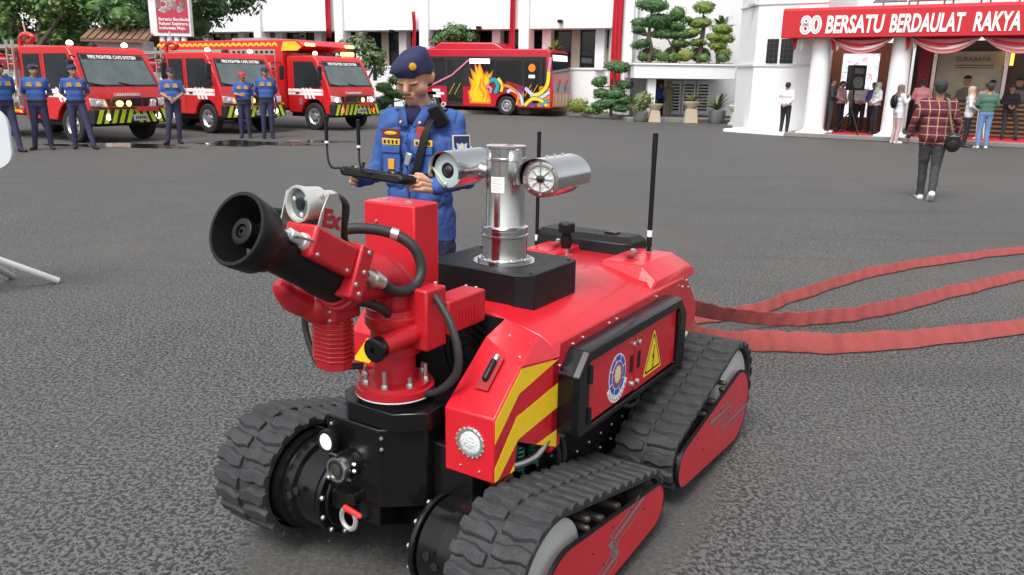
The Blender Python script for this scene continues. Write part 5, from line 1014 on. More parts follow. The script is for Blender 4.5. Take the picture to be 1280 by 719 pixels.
# hoses and cables of the cannon
def hose(pts, r, name, mat=HOSE, n=12, seg=7): q = MB(); q.tube(smoothpts(pts, seg), r, n); return q.build(name, mat, RB)
hose([(.03, -1.0, 1.28), (.04, -.96, 1.25), (.02, -.95, 1.17), (.0, -.90, 1.10)], .011, 'camera_cable')
hose([(-.16, -.84, 1.12), (-.10, -.78, 1.15), (-.02, -.70, 1.14), (.05, -.66, 1.10), (.075, -.65, 1.03), (.075, -.70, .985), (.08, -.80, .995), (.083, -.88, 1.045)], .0165, 'drive_hose')
q = MB(); q.lathe((.082, -.905, 1.052), Vector((0, -.9, .42)), [(-.05, .020), (-.02, .020), (-.018, .025), (0, .025), (.002, .017), (.035, .017)], 14); q.build('hose_gland', ALU, RB)
q = MB(); q.lathe((.0, -.685, 1.133), (.85, .45, -.25), [(-.012, .0185), (.012, .0185)], 14); q.build('hose_clamp', ZINC, RB)
hose([(.06, -.61, .95), (.12, -.655, .968), (.185, -.68, .905), (.218, -.69, .82), (.21, -.69, .745), (.16, -.70, .682), (.10, -.70, .66)], .011, 'signal_conduit', HOSE)
hose([(-.02, -.98, .985), (.03, -.88, .97), (.045, -.80, .93), (.02, -.76, .90)], .014, 'motor_cable')
hose([(-.14, -.90, .95), (-.215, -.87, .92), (-.235, -.86, .85), (-.21, -.86, .775), (-.165, -.86, .738), (-.05, -.80, .745)], .0105, 'motor_cable')
# ---- side lockers
for sx in (1, -1):
    O = [(-.285, .47), (-.285, .672), (-.205, .742), (.735, .742), (.815, .665), (.815, .46), (.79, .44), (-.26, .458)]
    I = [(-.190, .482), (-.190, .699), (-.180, .703), (.70, .703), (.712, .695), (.712, .470), (.70, .466), (-.180, .478)]
    O2 = [(y*.985+.004, .59+(z-.59)*.965) for y, z in O]
    q = MB(); n = 8; X = [.348*sx, .405*sx, .425*sx, .425*sx, .400*sx]; rings = [O, O, O2, I, I]
    vs = [(X[j], p[0], p[1]) for j in range(5) for p in rings[j]]; fs = []
    for j in range(4):
        for i in range(n): fs.append((j*n+i, j*n+(i+1) % n, (j+1)*n+(i+1) % n, (j+1)*n+i))
    fs.append(tuple(range(n))); fs.append(tuple(4*n+k for k in range(n))); q.add(vs, fs); lk = q.build('side_locker', BLK, RB, smooth=15, bevel=.003)
    for (y0, y1) in ((-.184, .243), (.256, .704)):
        q = MB(); q.bx(min(.398*sx, .414*sx), max(.398*sx, .414*sx), y0, y1, .480 if y0 < 0 else .474, .698); dr = q.build('locker_door', RED, lk, bevel=.004)
    bolts([(.4145*sx, y, z) for y, z in ((.222, .665), (.278, .660), (.222, .512), (.278, .508))], (sx, 0, 0), lk, .011, .010, ZINC, 'door_latch', 10)
    for y, z in ((-.19, .66), (-.19, .515), (.708, .655), (.708, .50)):
        q = MB(); q.cyl((.425*sx, y, z-.03), (.425*sx, y, z+.03), .010, n=10); q.build('door_hinge', BLKM, lk)
    for y in (.212, .285):
        q = MB(); q.bx(min(.414*sx, .4175*sx), max(.414*sx, .4175*sx), y-.014, y+.014, .56, .625); q.build('door_handle', BLKM, lk, bevel=.003)
    if sx == 1:
        def disc(r, x, mat, nm, sc=1.0, cy=.078, cz=.585, n=40):
            q = MB(); q.prism([(cy+r*math.cos(2*math.pi*k/n), cz+r*sc*math.sin(2*math.pi*k/n)) for k in range(n)], 'x', x, x+.0006); q.build(nm, mat, lk, smooth=0)
        disc(.078, .4142, WHITEP, 'emblem_ring'); disc(.073, .4147, BLUEP, 'emblem_ring'); disc(.052, .4152, WHITEP, 'emblem_ring'); disc(.049, .4157, M('emblem_violet', (.25, .06, .22), .5), 'emblem_ring'); 
        q = MB(); q.prism([(.078+(.034 if k % 2 == 0 else .026)*math.cos(2*math.pi*k/20), .588+(.036 if k % 2 == 0 else .028)*math.sin(2*math.pi*k/20)) for k in range(20)], 'x', .4160, .4166); q.build('emblem_star', M('emblem_cream', (.75, .62, .35), .5), lk, smooth=0)
        for k in range(8):
            a = R(45*k+22); q = MB(); q.box((.4154, .078+.0625*math.cos(a), .585+.0625*math.sin(a)), (.0006, .003, .020), Matrix.Rotation(a-R(90), 3, 'X')); q.build('emblem_mark', WHITEP, lk, smooth=0)
        q = MB(); arc = [(.078+r*math.cos(R(a)), .585+r*math.sin(R(a))) for r, rg in ((.100, range(205, 341, 9)), (.080, range(340, 204, -9))) for a in rg]; q.prism(arc, 'x', .4143, .4151); q.build('emblem_ribbon', WHITEP, lk, smooth=0)
        for k in range(9):
            a = R(220+13*k); q = MB(); q.box((.4154, .078+.090*math.cos(a), .585+.090*math.sin(a)), (.0006, .010, .006), Matrix.Rotation(a+R(90), 3, 'X')); q.build('ribbon_letter', DRED, lk, smooth=0)
        def tri(s_, x, mat, nm):
            q = MB(); c = (.445, .563); q.prism([(c[0]+s_*p[0], c[1]+s_*p[1]) for p in ((-.098, -.056), (-.092, -.062), (.092, -.062), (.098, -.056), (.006, .102), (-.006, .102))], 'x', x, x+.0006); q.build(nm, mat, lk, smooth=0)
        tri(1.0, .4142, M('sign_yellow', (.85, .62, .02), .4, var=.04), 'warning_sign'); tri(.87, .4147, BLKM, 'sign_border'); tri(.75, .4152, MATS['sign_yellow'], 'warning_sign')
        q = MB(); q.prism([(.452, .608), (.432, .558), (.444, .560), (.440, .525), (.434, .527), (.444, .512), (.452, .530), (.446, .529), (.458, .570), (.446, .568), (.460, .606)], 'x', .4158, .4163); q.build('lightning_bolt', BLKM, lk, smooth=0)
# ---- running gear between hull and hood
for (y, z) in ((-.36, .43), (.42, .40), (.62, .40), (-.46, .44)):
    q = MB(); pts = [Vector((.30+.017*math.cos(a), y+.017*math.sin(a), z-.06+a*.0024)) for a in [R(30*k) for k in range(72)]]; q.tube(pts, .004, 6); q.build('coil_spring', TEAL, RB)
hose([(.30, -.60, .46), (.33, -.54, .44), (.345, -.42, .435), (.335, -.30, .46), (.33, -.20, .43)], .013, 'side_pipe', STEELB)
hose([(.30, -.26, .45), (.33, -.24, .40), (.33, -.22, .34), (.30, -.2, .28)], .010, 'side_cable')
hose([(.31, -.24, .46), (.34, -.21, .41), (.335, -.19, .33), (.30, -.17, .27)], .010, 'side_cable')
hose([(.30, .30, .40), (.34, .38, .36), (.34, .5, .35), (.30, .60, .40)], .010, 'side_cable')
hose([(.30, .34, .42), (.33, .42, .38), (.33, .53, .37), (.30, .64, .42)], .008, 'side_pipe', STEELB)
q = MB(); q.box((.31, -.585, .40), (.05, .06, .05), Matrix.Rotation(.4, 3, 'X')); q.build('rusty_bracket', M('rusty_metal', (.16, .07, .04), .7, .3, var=.5, scale=50), RB)
# ---- four track units
def track(sx, big, small, mid):
    """big, small: (y, z, r) end wheels of the belt; sx side"""
    x0, x1 = .372, .607; th = .020; dX = .022
    outer = resample(hull2([(big[0], big[1], big[2]-.015), (small[0], small[1], small[2]-.015)], 72), .018); n = len(outer)
    if n % 2: n -= 1
    q = MB(); vs = []; fs = []
    nrm = []
    for i in range(len(outer)):
        a = outer[i-1]; c = outer[(i+1) % len(outer)]; t = (c-a).normalized(); nrm.append(Vector((t.y, -t.x)))
    N = len(outer)
    for i, p in enumerate(outer):
        pin = p-nrm[i]*th
        for (x, r) in ((x0, 0), (x1, 0), (x1, 1), (x0, 1)):
            pp = p if r == 0 else pin; vs.append((x*sx, pp.x, pp.y))
    for i in range(N):
        j = (i+1) % N
        for k in range(4): fs.append((i*4+k, j*4+k, j*4+(k+1) % 4, i*4+(k+1) % 4))
    q.add(vs, fs)
    # chevron lugs: two rows, half a pitch apart, each a tapered block moulded onto the belt
    per = sum((outer[i]-outer[i-1]).length for i in range(N)); nl = round(per/.066); hgt = .0145
    def at(s_):
        s_ = (s_ % 1.0)*N; i = int(s_); f = s_-i; j = (i+1) % N
        return outer[i].lerp(outer[j], f), nrm[i].lerp(nrm[j], f).normalized()
    for row, (xa, xb) in enumerate(((x0-.004, x0+.112), (x0+.123, x1+.004))):
        for k in range(nl):
            s0 = (k+.5*row)/nl; w = .325/nl; vs = []; m_ = 5
            for i in range(m_+1):
                fx = i/m_; x = xa+(xb-xa)*fx
                sk = (.13 if row == 0 else -.13)*(fx-.5)/nl + .06/nl*math.sin(fx*8+k*1.7)
                e = 1-.22*(2*abs(fx-.5))**3+.10*math.sin(fx*12+row*2); fl_ = 1.0 if row == 0 else 1.0
                for ds, h in ((-w*1.35*e, -.004), (-w*.85*e, hgt*(.9+.1*e)), (w*.85*e, hgt*(.9+.1*e)), (w*1.35*e, -.004)):
                    p, nn = at(s0+sk+ds); pp = p+nn*h; vs.append((x*sx, pp.x, pp.y))
            fs = []
            for i in range(m_):
                for c in range(3): fs.append((i*4+c, i*4+c+1, (i+1)*4+c+1, (i+1)*4+c))
            fs += [(0, 1, 2, 3), (m_*4+3, m_*4+2, m_*4+1, m_*4)]
            q.add(vs, fs)
    belt = q.build('track_belt', RUB, RB, smooth=26, bevel=.0025, seg=1)
    # cover plate
    cp = [(big[0]*.97+mid*.03, big[1]-.046, big[2]-.078), (small[0]*.985+mid*.015, small[1]-.016, small[2]-.036)]
    pts = resample(hull2(cp, 64), .02)
    q = MB(); q.prism([(p.x, p.y) for p in pts], 'x', (.598+dX)*sx, (.606+dX)*sx); pl2 = q.build('cover_plate', RED, belt, smooth=30)
    inn = resample(hull2([(a, b_, c-.004) for a, b_, c in cp], 64), .02); n_ = min(len(pts), len(inn))
    oo = [Vector((cp[0][0]*.5+cp[1][0]*.5, cp[0][1]*.5+cp[1][1]*.5))]
    q = MB(); q.ring([(p.x+(p.x-oo[0].x)*.004, p.y+(p.y-oo[0].y)*.012) for p in pts], [(p.x-(p.x-oo[0].x)*.012, p.y-(p.y-oo[0].y)*.04) for p in pts], 'x', min((.595+dX)*sx, (.6072+dX)*sx), max((.595+dX)*sx, (.6072+dX)*sx)); q.build('plate_edge', BLKM, belt, smooth=30)
    # lightning marking: a zigzag bar between two slim lines
    c0 = Vector((big[0]*.45+small[0]*.55, big[1]*.45+small[1]*.55))
    main = [(-.05, .240), (-.335, .186), (-.275, .124), (-.50, .072)] if big[0] < 0 else [(.54, .262), (.86, .246), (.73, .176), (1.12, .164)]
    for off, wd, cut in ((.030, .0028, .03), (0, .0085, 0), (-.030, .0028, .03)):
        zz = [Vector(p_)+Vector((0, off)) for p_ in main]; sg = 1 if off > 0 else -1
        zz[0] = zz[0].lerp(zz[1], .12+4*cut); zz[3] = zz[3].lerp(zz[2], .05+5*cut)
        l = []; r_ = []
        for i_, p_ in enumerate(zz):
            a_ = zz[max(0, i_-1)]; b_ = zz[min(3, i_+1)]; d1 = (p_-a_).normalized() if i_ else (b_-p_).normalized(); d2 = (b_-p_).normalized() if i_ < 3 else d1
            n1 = Vector((-d1.y, d1.x)); n2 = Vector((-d2.y, d2.x)); mm = (n1+n2); mm = mm/max(.35, mm.dot(n1)) if mm.length > .05 else n1
            l.append(p_+mm*wd); r_.append(p_-mm*wd)
        q = MB(); vs = [((.6064+dX)*sx, a.x, a.y) for pr in zip(l, r_) for a in pr]; vs += [((.6070+dX)*sx, y, z) for _, y, z in vs]
        q.add(vs, [(2*k, 2*k+1, 2*k+3, 2*k+2) for k in range(3)]+[(8+2*k, 9+2*k, 11+2*k, 10+2*k) for k in range(3)]); q.build('plate_marking', GREYPR, belt, smooth=0)
    bolts([((.606+dX)*sx, c0.x+dx, c0.y+dz) for dx, dz in ((-.18, .03), (-.05, .055), (.09, .05), (.2, .0), (-.1, -.05))], (sx, 0, 0), belt, .004, .002, BLKM, 'plate_screw')
    # wheels, frame and rollers seen in the gap
    q = MB(); q.lathe(((.40+dX)*sx, big[0], big[1]), (sx, 0, 0), [(0, big[2]-.045), (.165, big[2]-.045), (.17, big[2]-.055), (.17, .03), (.175, 0)], 40); q.build('drive_wheel', GREYP, belt)
    q = MB(); q.lathe(((.42+dX)*sx, small[0], small[1]), (sx, 0, 0), [(0, small[2]-.046), (.05, small[2]-.046), (.052, small[2]-.06), (.10, small[2]-.06), (.102, small[2]-.046), (.15, small[2]-.046), (.152, .03), (.17, .025), (.17, 0)], 28); q.build('idler_wheel', DARKM, belt)
    q = MB(); q.lathe(((.57+dX)*sx, small[0], small[1]), (sx, 0, 0), [(0, .03), (.012, .03), (.014, .018)], 8); q.build('idler_hub', ALU, belt)
    my, mz = (big[0]+small[0])/2, (big[1]+small[1])/2
    ang = math.atan2(small[1]-big[1], small[0]-big[0]); ln = abs(big[0]-small[0])
    q = MB(); q.box(((.47+dX)*sx, my, mz-.02), (.13, ln*.62, .05), Matrix.Rotation(ang if small[0] > big[0] else ang+math.pi, 3, 'X')); q.build('track_beam', DARKM, belt, bevel=.006)
    for f in (.34, .52, .70):
        yy = big[0]+(small[0]-big[0])*f; rb = big[2]+(small[2]-big[2])*f; zz = big[1]+(small[1]-big[1])*f
        q = MB(); q.lathe(((.42+dX)*sx, yy, zz-rb+.088), (sx, 0, 0), [(0, .045), (.15, .045), (.152, .02), (.17, .018)], 20); q.build('road_roller', DARKM, belt)
    for f, dz in ((.42, .05), (.6, .035)):
        yy = big[0]+(small[0]-big[0])*f
        q = MB(); q.cap(((.40+dX)*sx, yy, big[1]+dz), ((.565+dX)*sx, yy+.03, big[1]+dz-.01), .016, n=10); q.build('tension_rod', M('bronze_rod', (.075, .068, .055), .45, .6, var=.4, scale=40), belt)
    for dz in (.02, .05):
        q = MB(); q.cap(((.54+dX)*sx, big[0]+(small[0]-big[0])*.27, big[1]+.06+dz), ((.585+dX)*sx, big[0]+(small[0]-big[0])*.27, big[1]+.06+dz), .011, n=10); q.build('grease_fitting', MATS['bronze_rod'], belt)
    # drive housing on the hull side
    r = big[2]*.78
    q = MB(); q.lathe(((.352+dX)*sx, big[0], big[1]), (-sx, 0, 0), [(-.03, r), (.03, r), (.034, r*.93), (.075, r*.93), (.082, r*.84), (.16, r*.80)], 48); hs_ = q.build('drive_housing', BLK, RB)
    fy = -1 if big[0] < 0 else 1
    q = MB(); rr = r*.86; q.prism([(big[0]+fy*max(-rr*.55, rr*math.cos(a)), big[1]+rr*.98*math.sin(a)) for a in [2*math.pi*k/40 for k in range(40)]], 'x', min(.185*sx, .205*sx), max(.185*sx, .205*sx)); q.build('housing_cap', BLK, hs_, bevel=.006)
    q = MB(); rr = r*.72; q.prism([(big[0]+fy*max(-rr*.5, rr*math.cos(a)), big[1]+rr*.98*math.sin(a)) for a in [2*math.pi*k/40 for k in range(40)]], 'x', min(.172*sx, .186*sx), max(.172*sx, .186*sx)); q.build('housing_cap', BLK, hs_, bevel=.006)
    bolts([(.185*sx, big[0]+fy*r*.79*math.cos(R(a)), big[1]+r*.79*math.sin(R(a))) for a in (-75, -45, -15, 15, 45, 75)], (-sx, 0, 0), hs_, .009, .008, ZINC, 'housing_bolt')
    for dz in (-.03, .03):
        q = MB(); q.lathe((.30*sx-.03*sx*(dz > 0), big[0]+fy*r*.925, big[1]+.035+dz*.4), (0, fy, 0), [(0, .013), (.004, .013)], 14); q.build('housing_port', GLASSD, hs_)
    q = MB(); q.cyl((.20*sx, big[0], big[1]), (.1*sx, big[0]-fy*.06, big[1]+.02), .06, n=20); q.build('axle_tube', BLK, RB)
track(1, (-.645, .222, .222), (.03, .158, .118), .15)
track(-1, (-.64, .258, .216), (.03, .16, .12), .15)
track(1, (.965, .248, .245), (.335, .19, .122), .15)
track(-1, (.965, .248, .245), (.335, .19, .122), .15)
# rear towing arm glimpsed above the rear track, hose outlets
q = MB(); q.box((.30, .98, .47), (.10, .22, .03), Matrix.Rotation(.2, 3, 'X')); q.build('rear_arm', GREYP, RB, bevel=.004)
for x in (-.12, .12):
    q = MB(); q.lathe((x, 1.18, .45), (0, 1, 0), [(0, .06), (.04, .06), (.045, .05), (.14, .05)], 24); q.build('hose_coupling', ALU, RB)

# the proportions of the built robot along its length and height
KY, KZ, DZ = .877, 1.02, -.010
VERT = {'camera_mast': 0, 'seam_ring': 0, 'data_label': 0, 'print_line': 0, 'mast_seat': 0, 'cannon_pedestal': -.70, 'pedestal_ring': -.70, 'flange_gasket': -.70, 'flange_stud': -.70, 'whip_antenna': None, 'white_sleeve': None, 'beacon_mount': .77, 'mast_beacon': .77}
KEEP = {'track_belt', 'drive_housing', 'axle_tube'}
def widen(x): t_ = max(0, min(1, (x-.12)/.15)); return .026*t_*t_*(3-2*t_)
def fit_robot(o, shift=None):
    st = o.name.split('.')[0]
    if st in KEEP: return
    sh = shift
    if o.data and o.data.users > 1 or any(abs(c) > 1e-6 for c in o.location):
        o.location.y = o.location.y+(KY-1)*shift if shift is not None else o.location.y*KY
        o.location.z = o.location.z*KZ+DZ
    else:
        vv = o.data.vertices
        if st in VERT:
            sh = VERT[st]
            if sh is None: sh = sum(v.co.y for v in vv)/len(vv)
        for v in vv:
            v.co.y = v.co.y+(KY-1)*sh if (sh is not None and st in VERT) else v.co.y*KY
            v.co.z = v.co.z*KZ+DZ
        if st not in VERT: sh = None
    if len(o.data.vertices) and o.data.users == 1 and not any(abs(c) > 1e-6 for c in o.location):
        for v in o.data.vertices: v.co.x += widen(v.co.x)
    else: o.location.x += widen(o.location.x)
    for c in o.children: fit_robot(c, sh)
for c in list(RB.children): fit_robot(c)
# ================================================================= people
SKIN = M('skin', (.36, .19, .115), .5, var=.08, scale=14, bump=.05, bscale=120)
SKIN2 = M('skin_light', (.50, .285, .18), .5, var=.08, scale=14)
HAIR = M('black_hair', (.010, .009, .009), .55, var=.4, scale=60, bump=.4, bscale=160)
def cloth(name, col, **k):
    a = dict(rough=.82, var=.12, scale=9, bump=.35, bscale=26); a.update(k); return M(name, col, **a)
UNI = cloth('uniform_blue_cloth', (.032, .085, .285)); NAVY = cloth('navy_trouser_cloth', (.026, .027, .068))
BERET = cloth('navy_beret_felt', (.012, .014, .062), bump=.2, bscale=180); BOOT = M('boot_leather', (.012, .012, .012), .4, var=.3)
BADGE = M('badge_gold', (.62, .33, .02), .45, var=.25, scale=60); PATCHO = M('patch_orange', (.65, .30, .02), .7, var=.25, scale=60)
WHITEC = cloth('white_shirt_cloth', (.62, .62, .64)); DARKC = cloth('charcoal_cloth', (.025, .026, .03)); SOLE = M('white_shoe_sole', (.72, .70, .66), .6)
def capdist(p, c):
    a, b_, ra, rb = c[0], c[1], c[2], c[3]
    d = b_-a; L2 = d.length_squared
    t = max(0, min(1, (p-a).dot(d)/L2)) if L2 > 1e-9 else 0
    return (p-(a+d*t)).length-(ra+(rb-ra)*t)
DEF = dict(hipL=(.085, .0, .90), kneeL=(.095, -.015, .48), ankL=(.10, .025, .085), toeL=(.125, -.14, .03),
           shL=(.178, .01, 1.395), elL=(.225, .03, 1.13), wrL=(.225, -.05, .90), haL=(.215, -.09, .82),
           head=(0, -.005, 1.585), look=(0, -1, 0), lean=0.0)
for k in list(DEF):
    if k.endswith('L'): x, y, z = DEF[k]; DEF[k[:-1]+'R'] = (-x, y, z)
RAWP = []
def person(loc, rz, label, top, bottom, pose=None, h=1.70, head='hair', sleeve=True, shoe=None, skin=None, voxel=.024, tunic=0, fat=1.0, group=None, smooth=5, headmat=None, mask=False, seated=False, eyes=True, headk=1.0, folds=0.0):
    P = dict(DEF); P.update(pose or {}); k = h/1.70
    J = {a: Vector(b_) for a, b_ in P.items() if isinstance(b_, tuple)}
    lean = P['lean']
    def L_(v):   # lean the upper body forward about the hip
        v = Vector(v); d = v-Vector((0, 0, .95)); return Vector((0, 0, .95))+Matrix.Rotation(lean, 3, 'X') @ d if lean else v
    caps = []
    def c(a, b_, ra, rb, t): caps.append((Vector(a), Vector(b_), ra, rb, t))
    f = fat
    c((-.065, .0, .93), (.065, .0, .93), .110*f, .110*f, 'b')
    c(L_((-.06, -.005, 1.03)), L_((.06, -.005, 1.03)), .105*f, .105*f, 't')
    c(L_((-.065, -.005, 1.13)), L_((.065, -.005, 1.13)), .106*f, .106*f, 't')
    c(L_((-.085, .0, 1.27)), L_((.085, .0, 1.27)), .108*f, .108*f, 't')
    c(L_((-.135, .012, 1.375)), L_((.135, .012, 1.375)), .065, .065, 't')
    c(L_((-.07, .015, 1.41)), L_((.07, .015, 1.41)), .050, .050, 't')
    hd = J['head']
    c(L_((0, .018, 1.42)), Vector(hd)+Vector((0, .008, -.06)), .056, .052, 's')
    lk = Vector(P['look']).normalized(); up = Vector((0, 0, 1)); up = (up-lk*up.dot(lk)).normalized(); rt = lk.cross(up)
    def H(x, y, z): return hd+(rt*x+lk*y+up*z)*headk        # head frame: y towards the face
    c(H(0, -.022, .03), H(0, .018, .035), .083, .076, 's')
    c(H(0, .02, -.01), H(0, .030, -.06), .068, .044, 's')
    c(H(0, .062, -.070), H(0, .060, -.080), .030, .026, 's')
    for s_ in (-1, 1):
        c(H(.040*s_, .035, -.03), H(.038*s_, .045, -.02), .036, .034, 's')
        c(H(.076*s_, -.012, -.012), H(.080*s_, -.016, .016), .014, .018, 's')
        c(H(.028*s_, .074, .028), H(.012*s_, .080, .026), .012, .012, 's')
    c(H(0, .086, .020), H(0, .100, -.022), .011, .0155, 's')
    c(H(-.018, .088, -.048), H(.018, .088, -.048), .011, .011, 's')
    for S in 'LR':
        sh, el, wr = J['sh'+S], J['el'+S], J['wr'+S]
        if lean: sh = L_(sh)
        c(sh, el, .056*f**.5, .042, 't'); c(el, wr, .043, .029, 't' if sleeve else 's')
        hip, kn, an, to = J['hip'+S], J['knee'+S], J['ank'+S], J['toe'+S]
        c(hip, kn, .088*f**.5, .060, 'b'); c(kn, an, .060, .046, 'b'); c(an+Vector((0, .03, -.045)), to, .040, .036, 'f')
    raw = MB()
    for (a, b_, ra, rb, t) in caps: raw.cap(a*k, b_*k, ra*k, rb*k, 14, 5)
    me = raw.mesh('person', skin or SKIN, 0); o = bpy.data.objects.new('body_source', me); COL.objects.link(o)
    m = o.modifiers.new('r', 'REMESH'); m.mode = 'VOXEL'; m.voxel_size = voxel
    m2 = o.modifiers.new('s', 'SMOOTH'); m2.iterations = smooth; m2.factor = .5
    root = thing('person', loc, rz, label, 'person', group)
    RAWP.append((o, root, caps, k, dict(top=top, bottom=bottom, skin=skin or SKIN, shoe=shoe or BOOT, tunic=tunic, voxel=voxel, folds=folds)))
    # hands: palm, four unequal curled fingers and a thumb
    for S, sx in (('L', 1), ('R', -1)):
        wr, ha = J['wr'+S], J['ha'+S]
        hm = MB(); d = (ha-wr).normalized()
        side = P.get('palm'+S); side = Vector(side).normalized() if side else (Vector((0, -1, 0))-d*Vector((0, -1, 0)).dot(d)).normalized()   # thumb side
        nrm = d.cross(side)*sx
        curl = P.get('curl', .5); a = wr+d*.01
        for q_ in (-1, 0, 1): hm.cap((a+side*.018*q_)*k, (a+d*.075+side*.026*q_)*k, .016*k, .015*k, 8, 3)
        for i, ln in enumerate((.066, .076, .072, .056)):
            b0 = a+d*.082+side*(.030-.020*i); d1 = (d+nrm*curl*.55).normalized(); b1 = b0+d1*ln*.5; d2 = (d+nrm*curl*1.7).normalized(); b2 = b1+d2*ln*.5
            hm.tube([b0*k, ((b0+b1)/2)*k, b1*k, ((b1+b2)/2)*k, b2*k], [.0095*k, .009*k, .0088*k, .008*k, .0055*k], 8)
        t0 = a+side*.028+d*.02; t1 = t0+(side*.8+d*.6+nrm*.35).normalized()*.036; t2 = t1+(side*.15+d*.9+nrm*curl*.7).normalized()*.03
        hm.tube([t0*k, t1*k, ((t1+t2)/2)*k, t2*k], [.012*k, .0105*k, .0095*k, .006*k], 8)
        hm.build('hand', skin or SKIN, root, smooth=60)
    # head covering and features
    fm = MB()
    for s_ in (-1, 1): fm.ell(H(.031*s_, .0795, .012)*k, (.013*k, .008*k, .007*k), 8, 6)
    if eyes: fm.build('eyes', M('dark_eye', (.02, .012, .01), .3), root, kind='stuff')
    q = MB()
    for s_ in (-1, 1): q.cap(H(.045*s_, .080, .036)*k, H(.018*s_, .089, .038)*k, .0045*k, .0045*k, 6, 2)
    q.build('eyebrows', HAIR, root, kind='stuff')
    Rm = Matrix((rt, lk, up)).transposed()
    def cap_shell(z0, rx, ry, rz_, cy, mat, nm, zc=.02, n=20):
        q = MB(); vs = []; fs = []; rows = 7; th0 = math.acos(max(-1, min(1, (z0-zc)/rz_)))
        for i in range(rows+1):
            th = th0*(1-i/rows)
            for j in range(n):
                ph = 2*math.pi*j/n; vs.append(H(rx*math.sin(th)*math.cos(ph), cy+ry*math.sin(th)*math.sin(ph), zc+rz_*math.cos(th))*k)
        for i in range(rows):
            for j in range(n): fs.append((i*n+j, i*n+(j+1) % n, (i+1)*n+(j+1) % n, (i+1)*n+j))
        q.add(vs, fs); return q.build(nm, mat, root, smooth=60)
    if head in ('hair', 'cap', 'beret'):
        # hair: covers crown, back and sides, leaves the face free
        q = MB(); n = 24; vs = []; fs = []; rows = 7
        for i in range(rows+1):
            for j in range(n):
                ph = 2*math.pi*j/n; fr = max(0, math.sin(ph)); back = max(0, -math.sin(ph))
                sd_ = abs(math.cos(ph)); low = .055*fr-.068*back*(1-sd_**3)+.022*sd_**3*(1 if math.sin(ph) > -.35 else .2)
                zt = low+((.116 if head != 'beret' else .058)-low)*(i/rows); rr = math.sqrt(max(0, 1-((zt-.03)/.0905)**2)) if zt > .03 else 1
                vs.append(H(.0855*rr*math.cos(ph)*(1 if zt > -.03 else .86), -.008+.103*rr*math.sin(ph)*(1 if zt > -.03 else .88), min(zt, .121))*k)
        for i in range(rows):
            for j in range(n): fs.append((i*n+j, i*n+(j+1) % n, (i+1)*n+(j+1) % n, (i+1)*n+j))
        fs.append(tuple(rows*n+j for j in range(n))); q.add(vs, fs); q.build('hair', HAIR, root, smooth=60)
    if head == 'cap':
        cp = cap_shell(.045, .094, .112, .088, -.004, headmat, 'cap', .045)
        q = MB(); vs = []; 
        for zz in (.043, .050):
            for a in range(-60, 61, 15): vs.append(H(.088*math.sin(R(a)), .055+.05*math.cos(R(a)), zz)*k)
            for a in range(60, -61, -15): vs.append(H(.082*math.sin(R(a)), .075+.115*math.cos(R(a)), zz-.012)*k)
        n = 18; q.add(vs, [tuple(range(n-1, -1, -1)), tuple(range(n, 2*n))]+[(i, (i+1) % n, n+(i+1) % n, n+i) for i in range(n)]); q.build('cap_peak', headmat, cp)
    if head == 'beret':
        q = MB(); vs = []; fs = []; n = 28
        prof = [(.046, .0, 1.01), (.056, .003, 1.02), (.074, .026, 1.05), (.090, .034, 1.04), (.108, .026, .90), (.120, .004, .56), (.124, -.006, .2)]
        for (z, sh_, sc) in prof:
            for j in range(n):
                ph = 2*math.pi*j/n; cx_ = .088*sc*math.cos(ph)+sh_*.45; cy_ = -.004+.104*sc*math.sin(ph)+sh_*.22
                g_ = max(0, min(1, (z-.060)/.035)); droop = g_*(-.044*min(1, sc**3)*max(0, math.cos(ph)+.25*math.sin(ph))+.008*max(0, -math.cos(ph)))+.007*(sc < .95)
                fdroop = -.030*max(0, math.sin(ph))*max(0, sc-1)*2.0
                vs.append(H(-cx_*0+(cx_ if True else 0), cy_, z+droop+fdroop-.006*math.sin(ph))*k)
        m_ = len(prof)
        for i in range(m_-1):
            for j in range(n): fs.append((i*n+j, i*n+(j+1) % n, (i+1)*n+(j+1) % n, (i+1)*n+j))
        fs.append(tuple((m_-1)*n+j for j in range(n))); q.add(vs, fs); be = q.build('beret', headmat or BERET, root, smooth=60)
        q = MB(); q.lathe(H(-.050, .090, .088)*k, (lk-rt*.6+up*.1), [(-.004, .017*k), (.003, .017*k), (.005, .012*k), (.006, 0)], 16); bd = q.build('beret_badge', BADGE, be)
    if head == 'hijab':
        q = MB(); vs = []; fs = []; n = 24; rows = [(.118, .02, -.01), (.112, .055, -.01), (.085, .088, -.008), (.03, .102, -.006), (-.03, .100, -.004), (-.085, .092, .0), (-.13, .12, .0), (-.20, .165, -.005), (-.245, .16, -.01)]
        for (z, r_, cy) in rows:
            for j in range(n):
                ph = 2*math.pi*j/n; fr = max(0, math.sin(ph)); face = (-.075 < z < .06) and fr > .55
                rr = r_*(.70 if face else 1.0); drape = z < -.1
                vs.append(H(r_*(1.15 if drape else .95)*math.cos(ph), cy+rr*(1.0 if not drape else .72)*math.sin(ph)*1.12, z)*k)
        for i in range(len(rows)-1):
            for j in range(n):
                fs.append((i*n+j, i*n+(j+1) % n, (i+1)*n+(j+1) % n, (i+1)*n+j))
        fs.append(tuple(range(n))); q.add(vs, fs); q.build('headscarf', headmat, root, smooth=60)
    if mask:
        q = MB(); q.ell(H(0, .075, -.045)*k, (.055*k, .042*k, .045*k), 14, 8, Rm); q.build('face_mask', WHITEC, root, smooth=60)
    return root, J, k, H
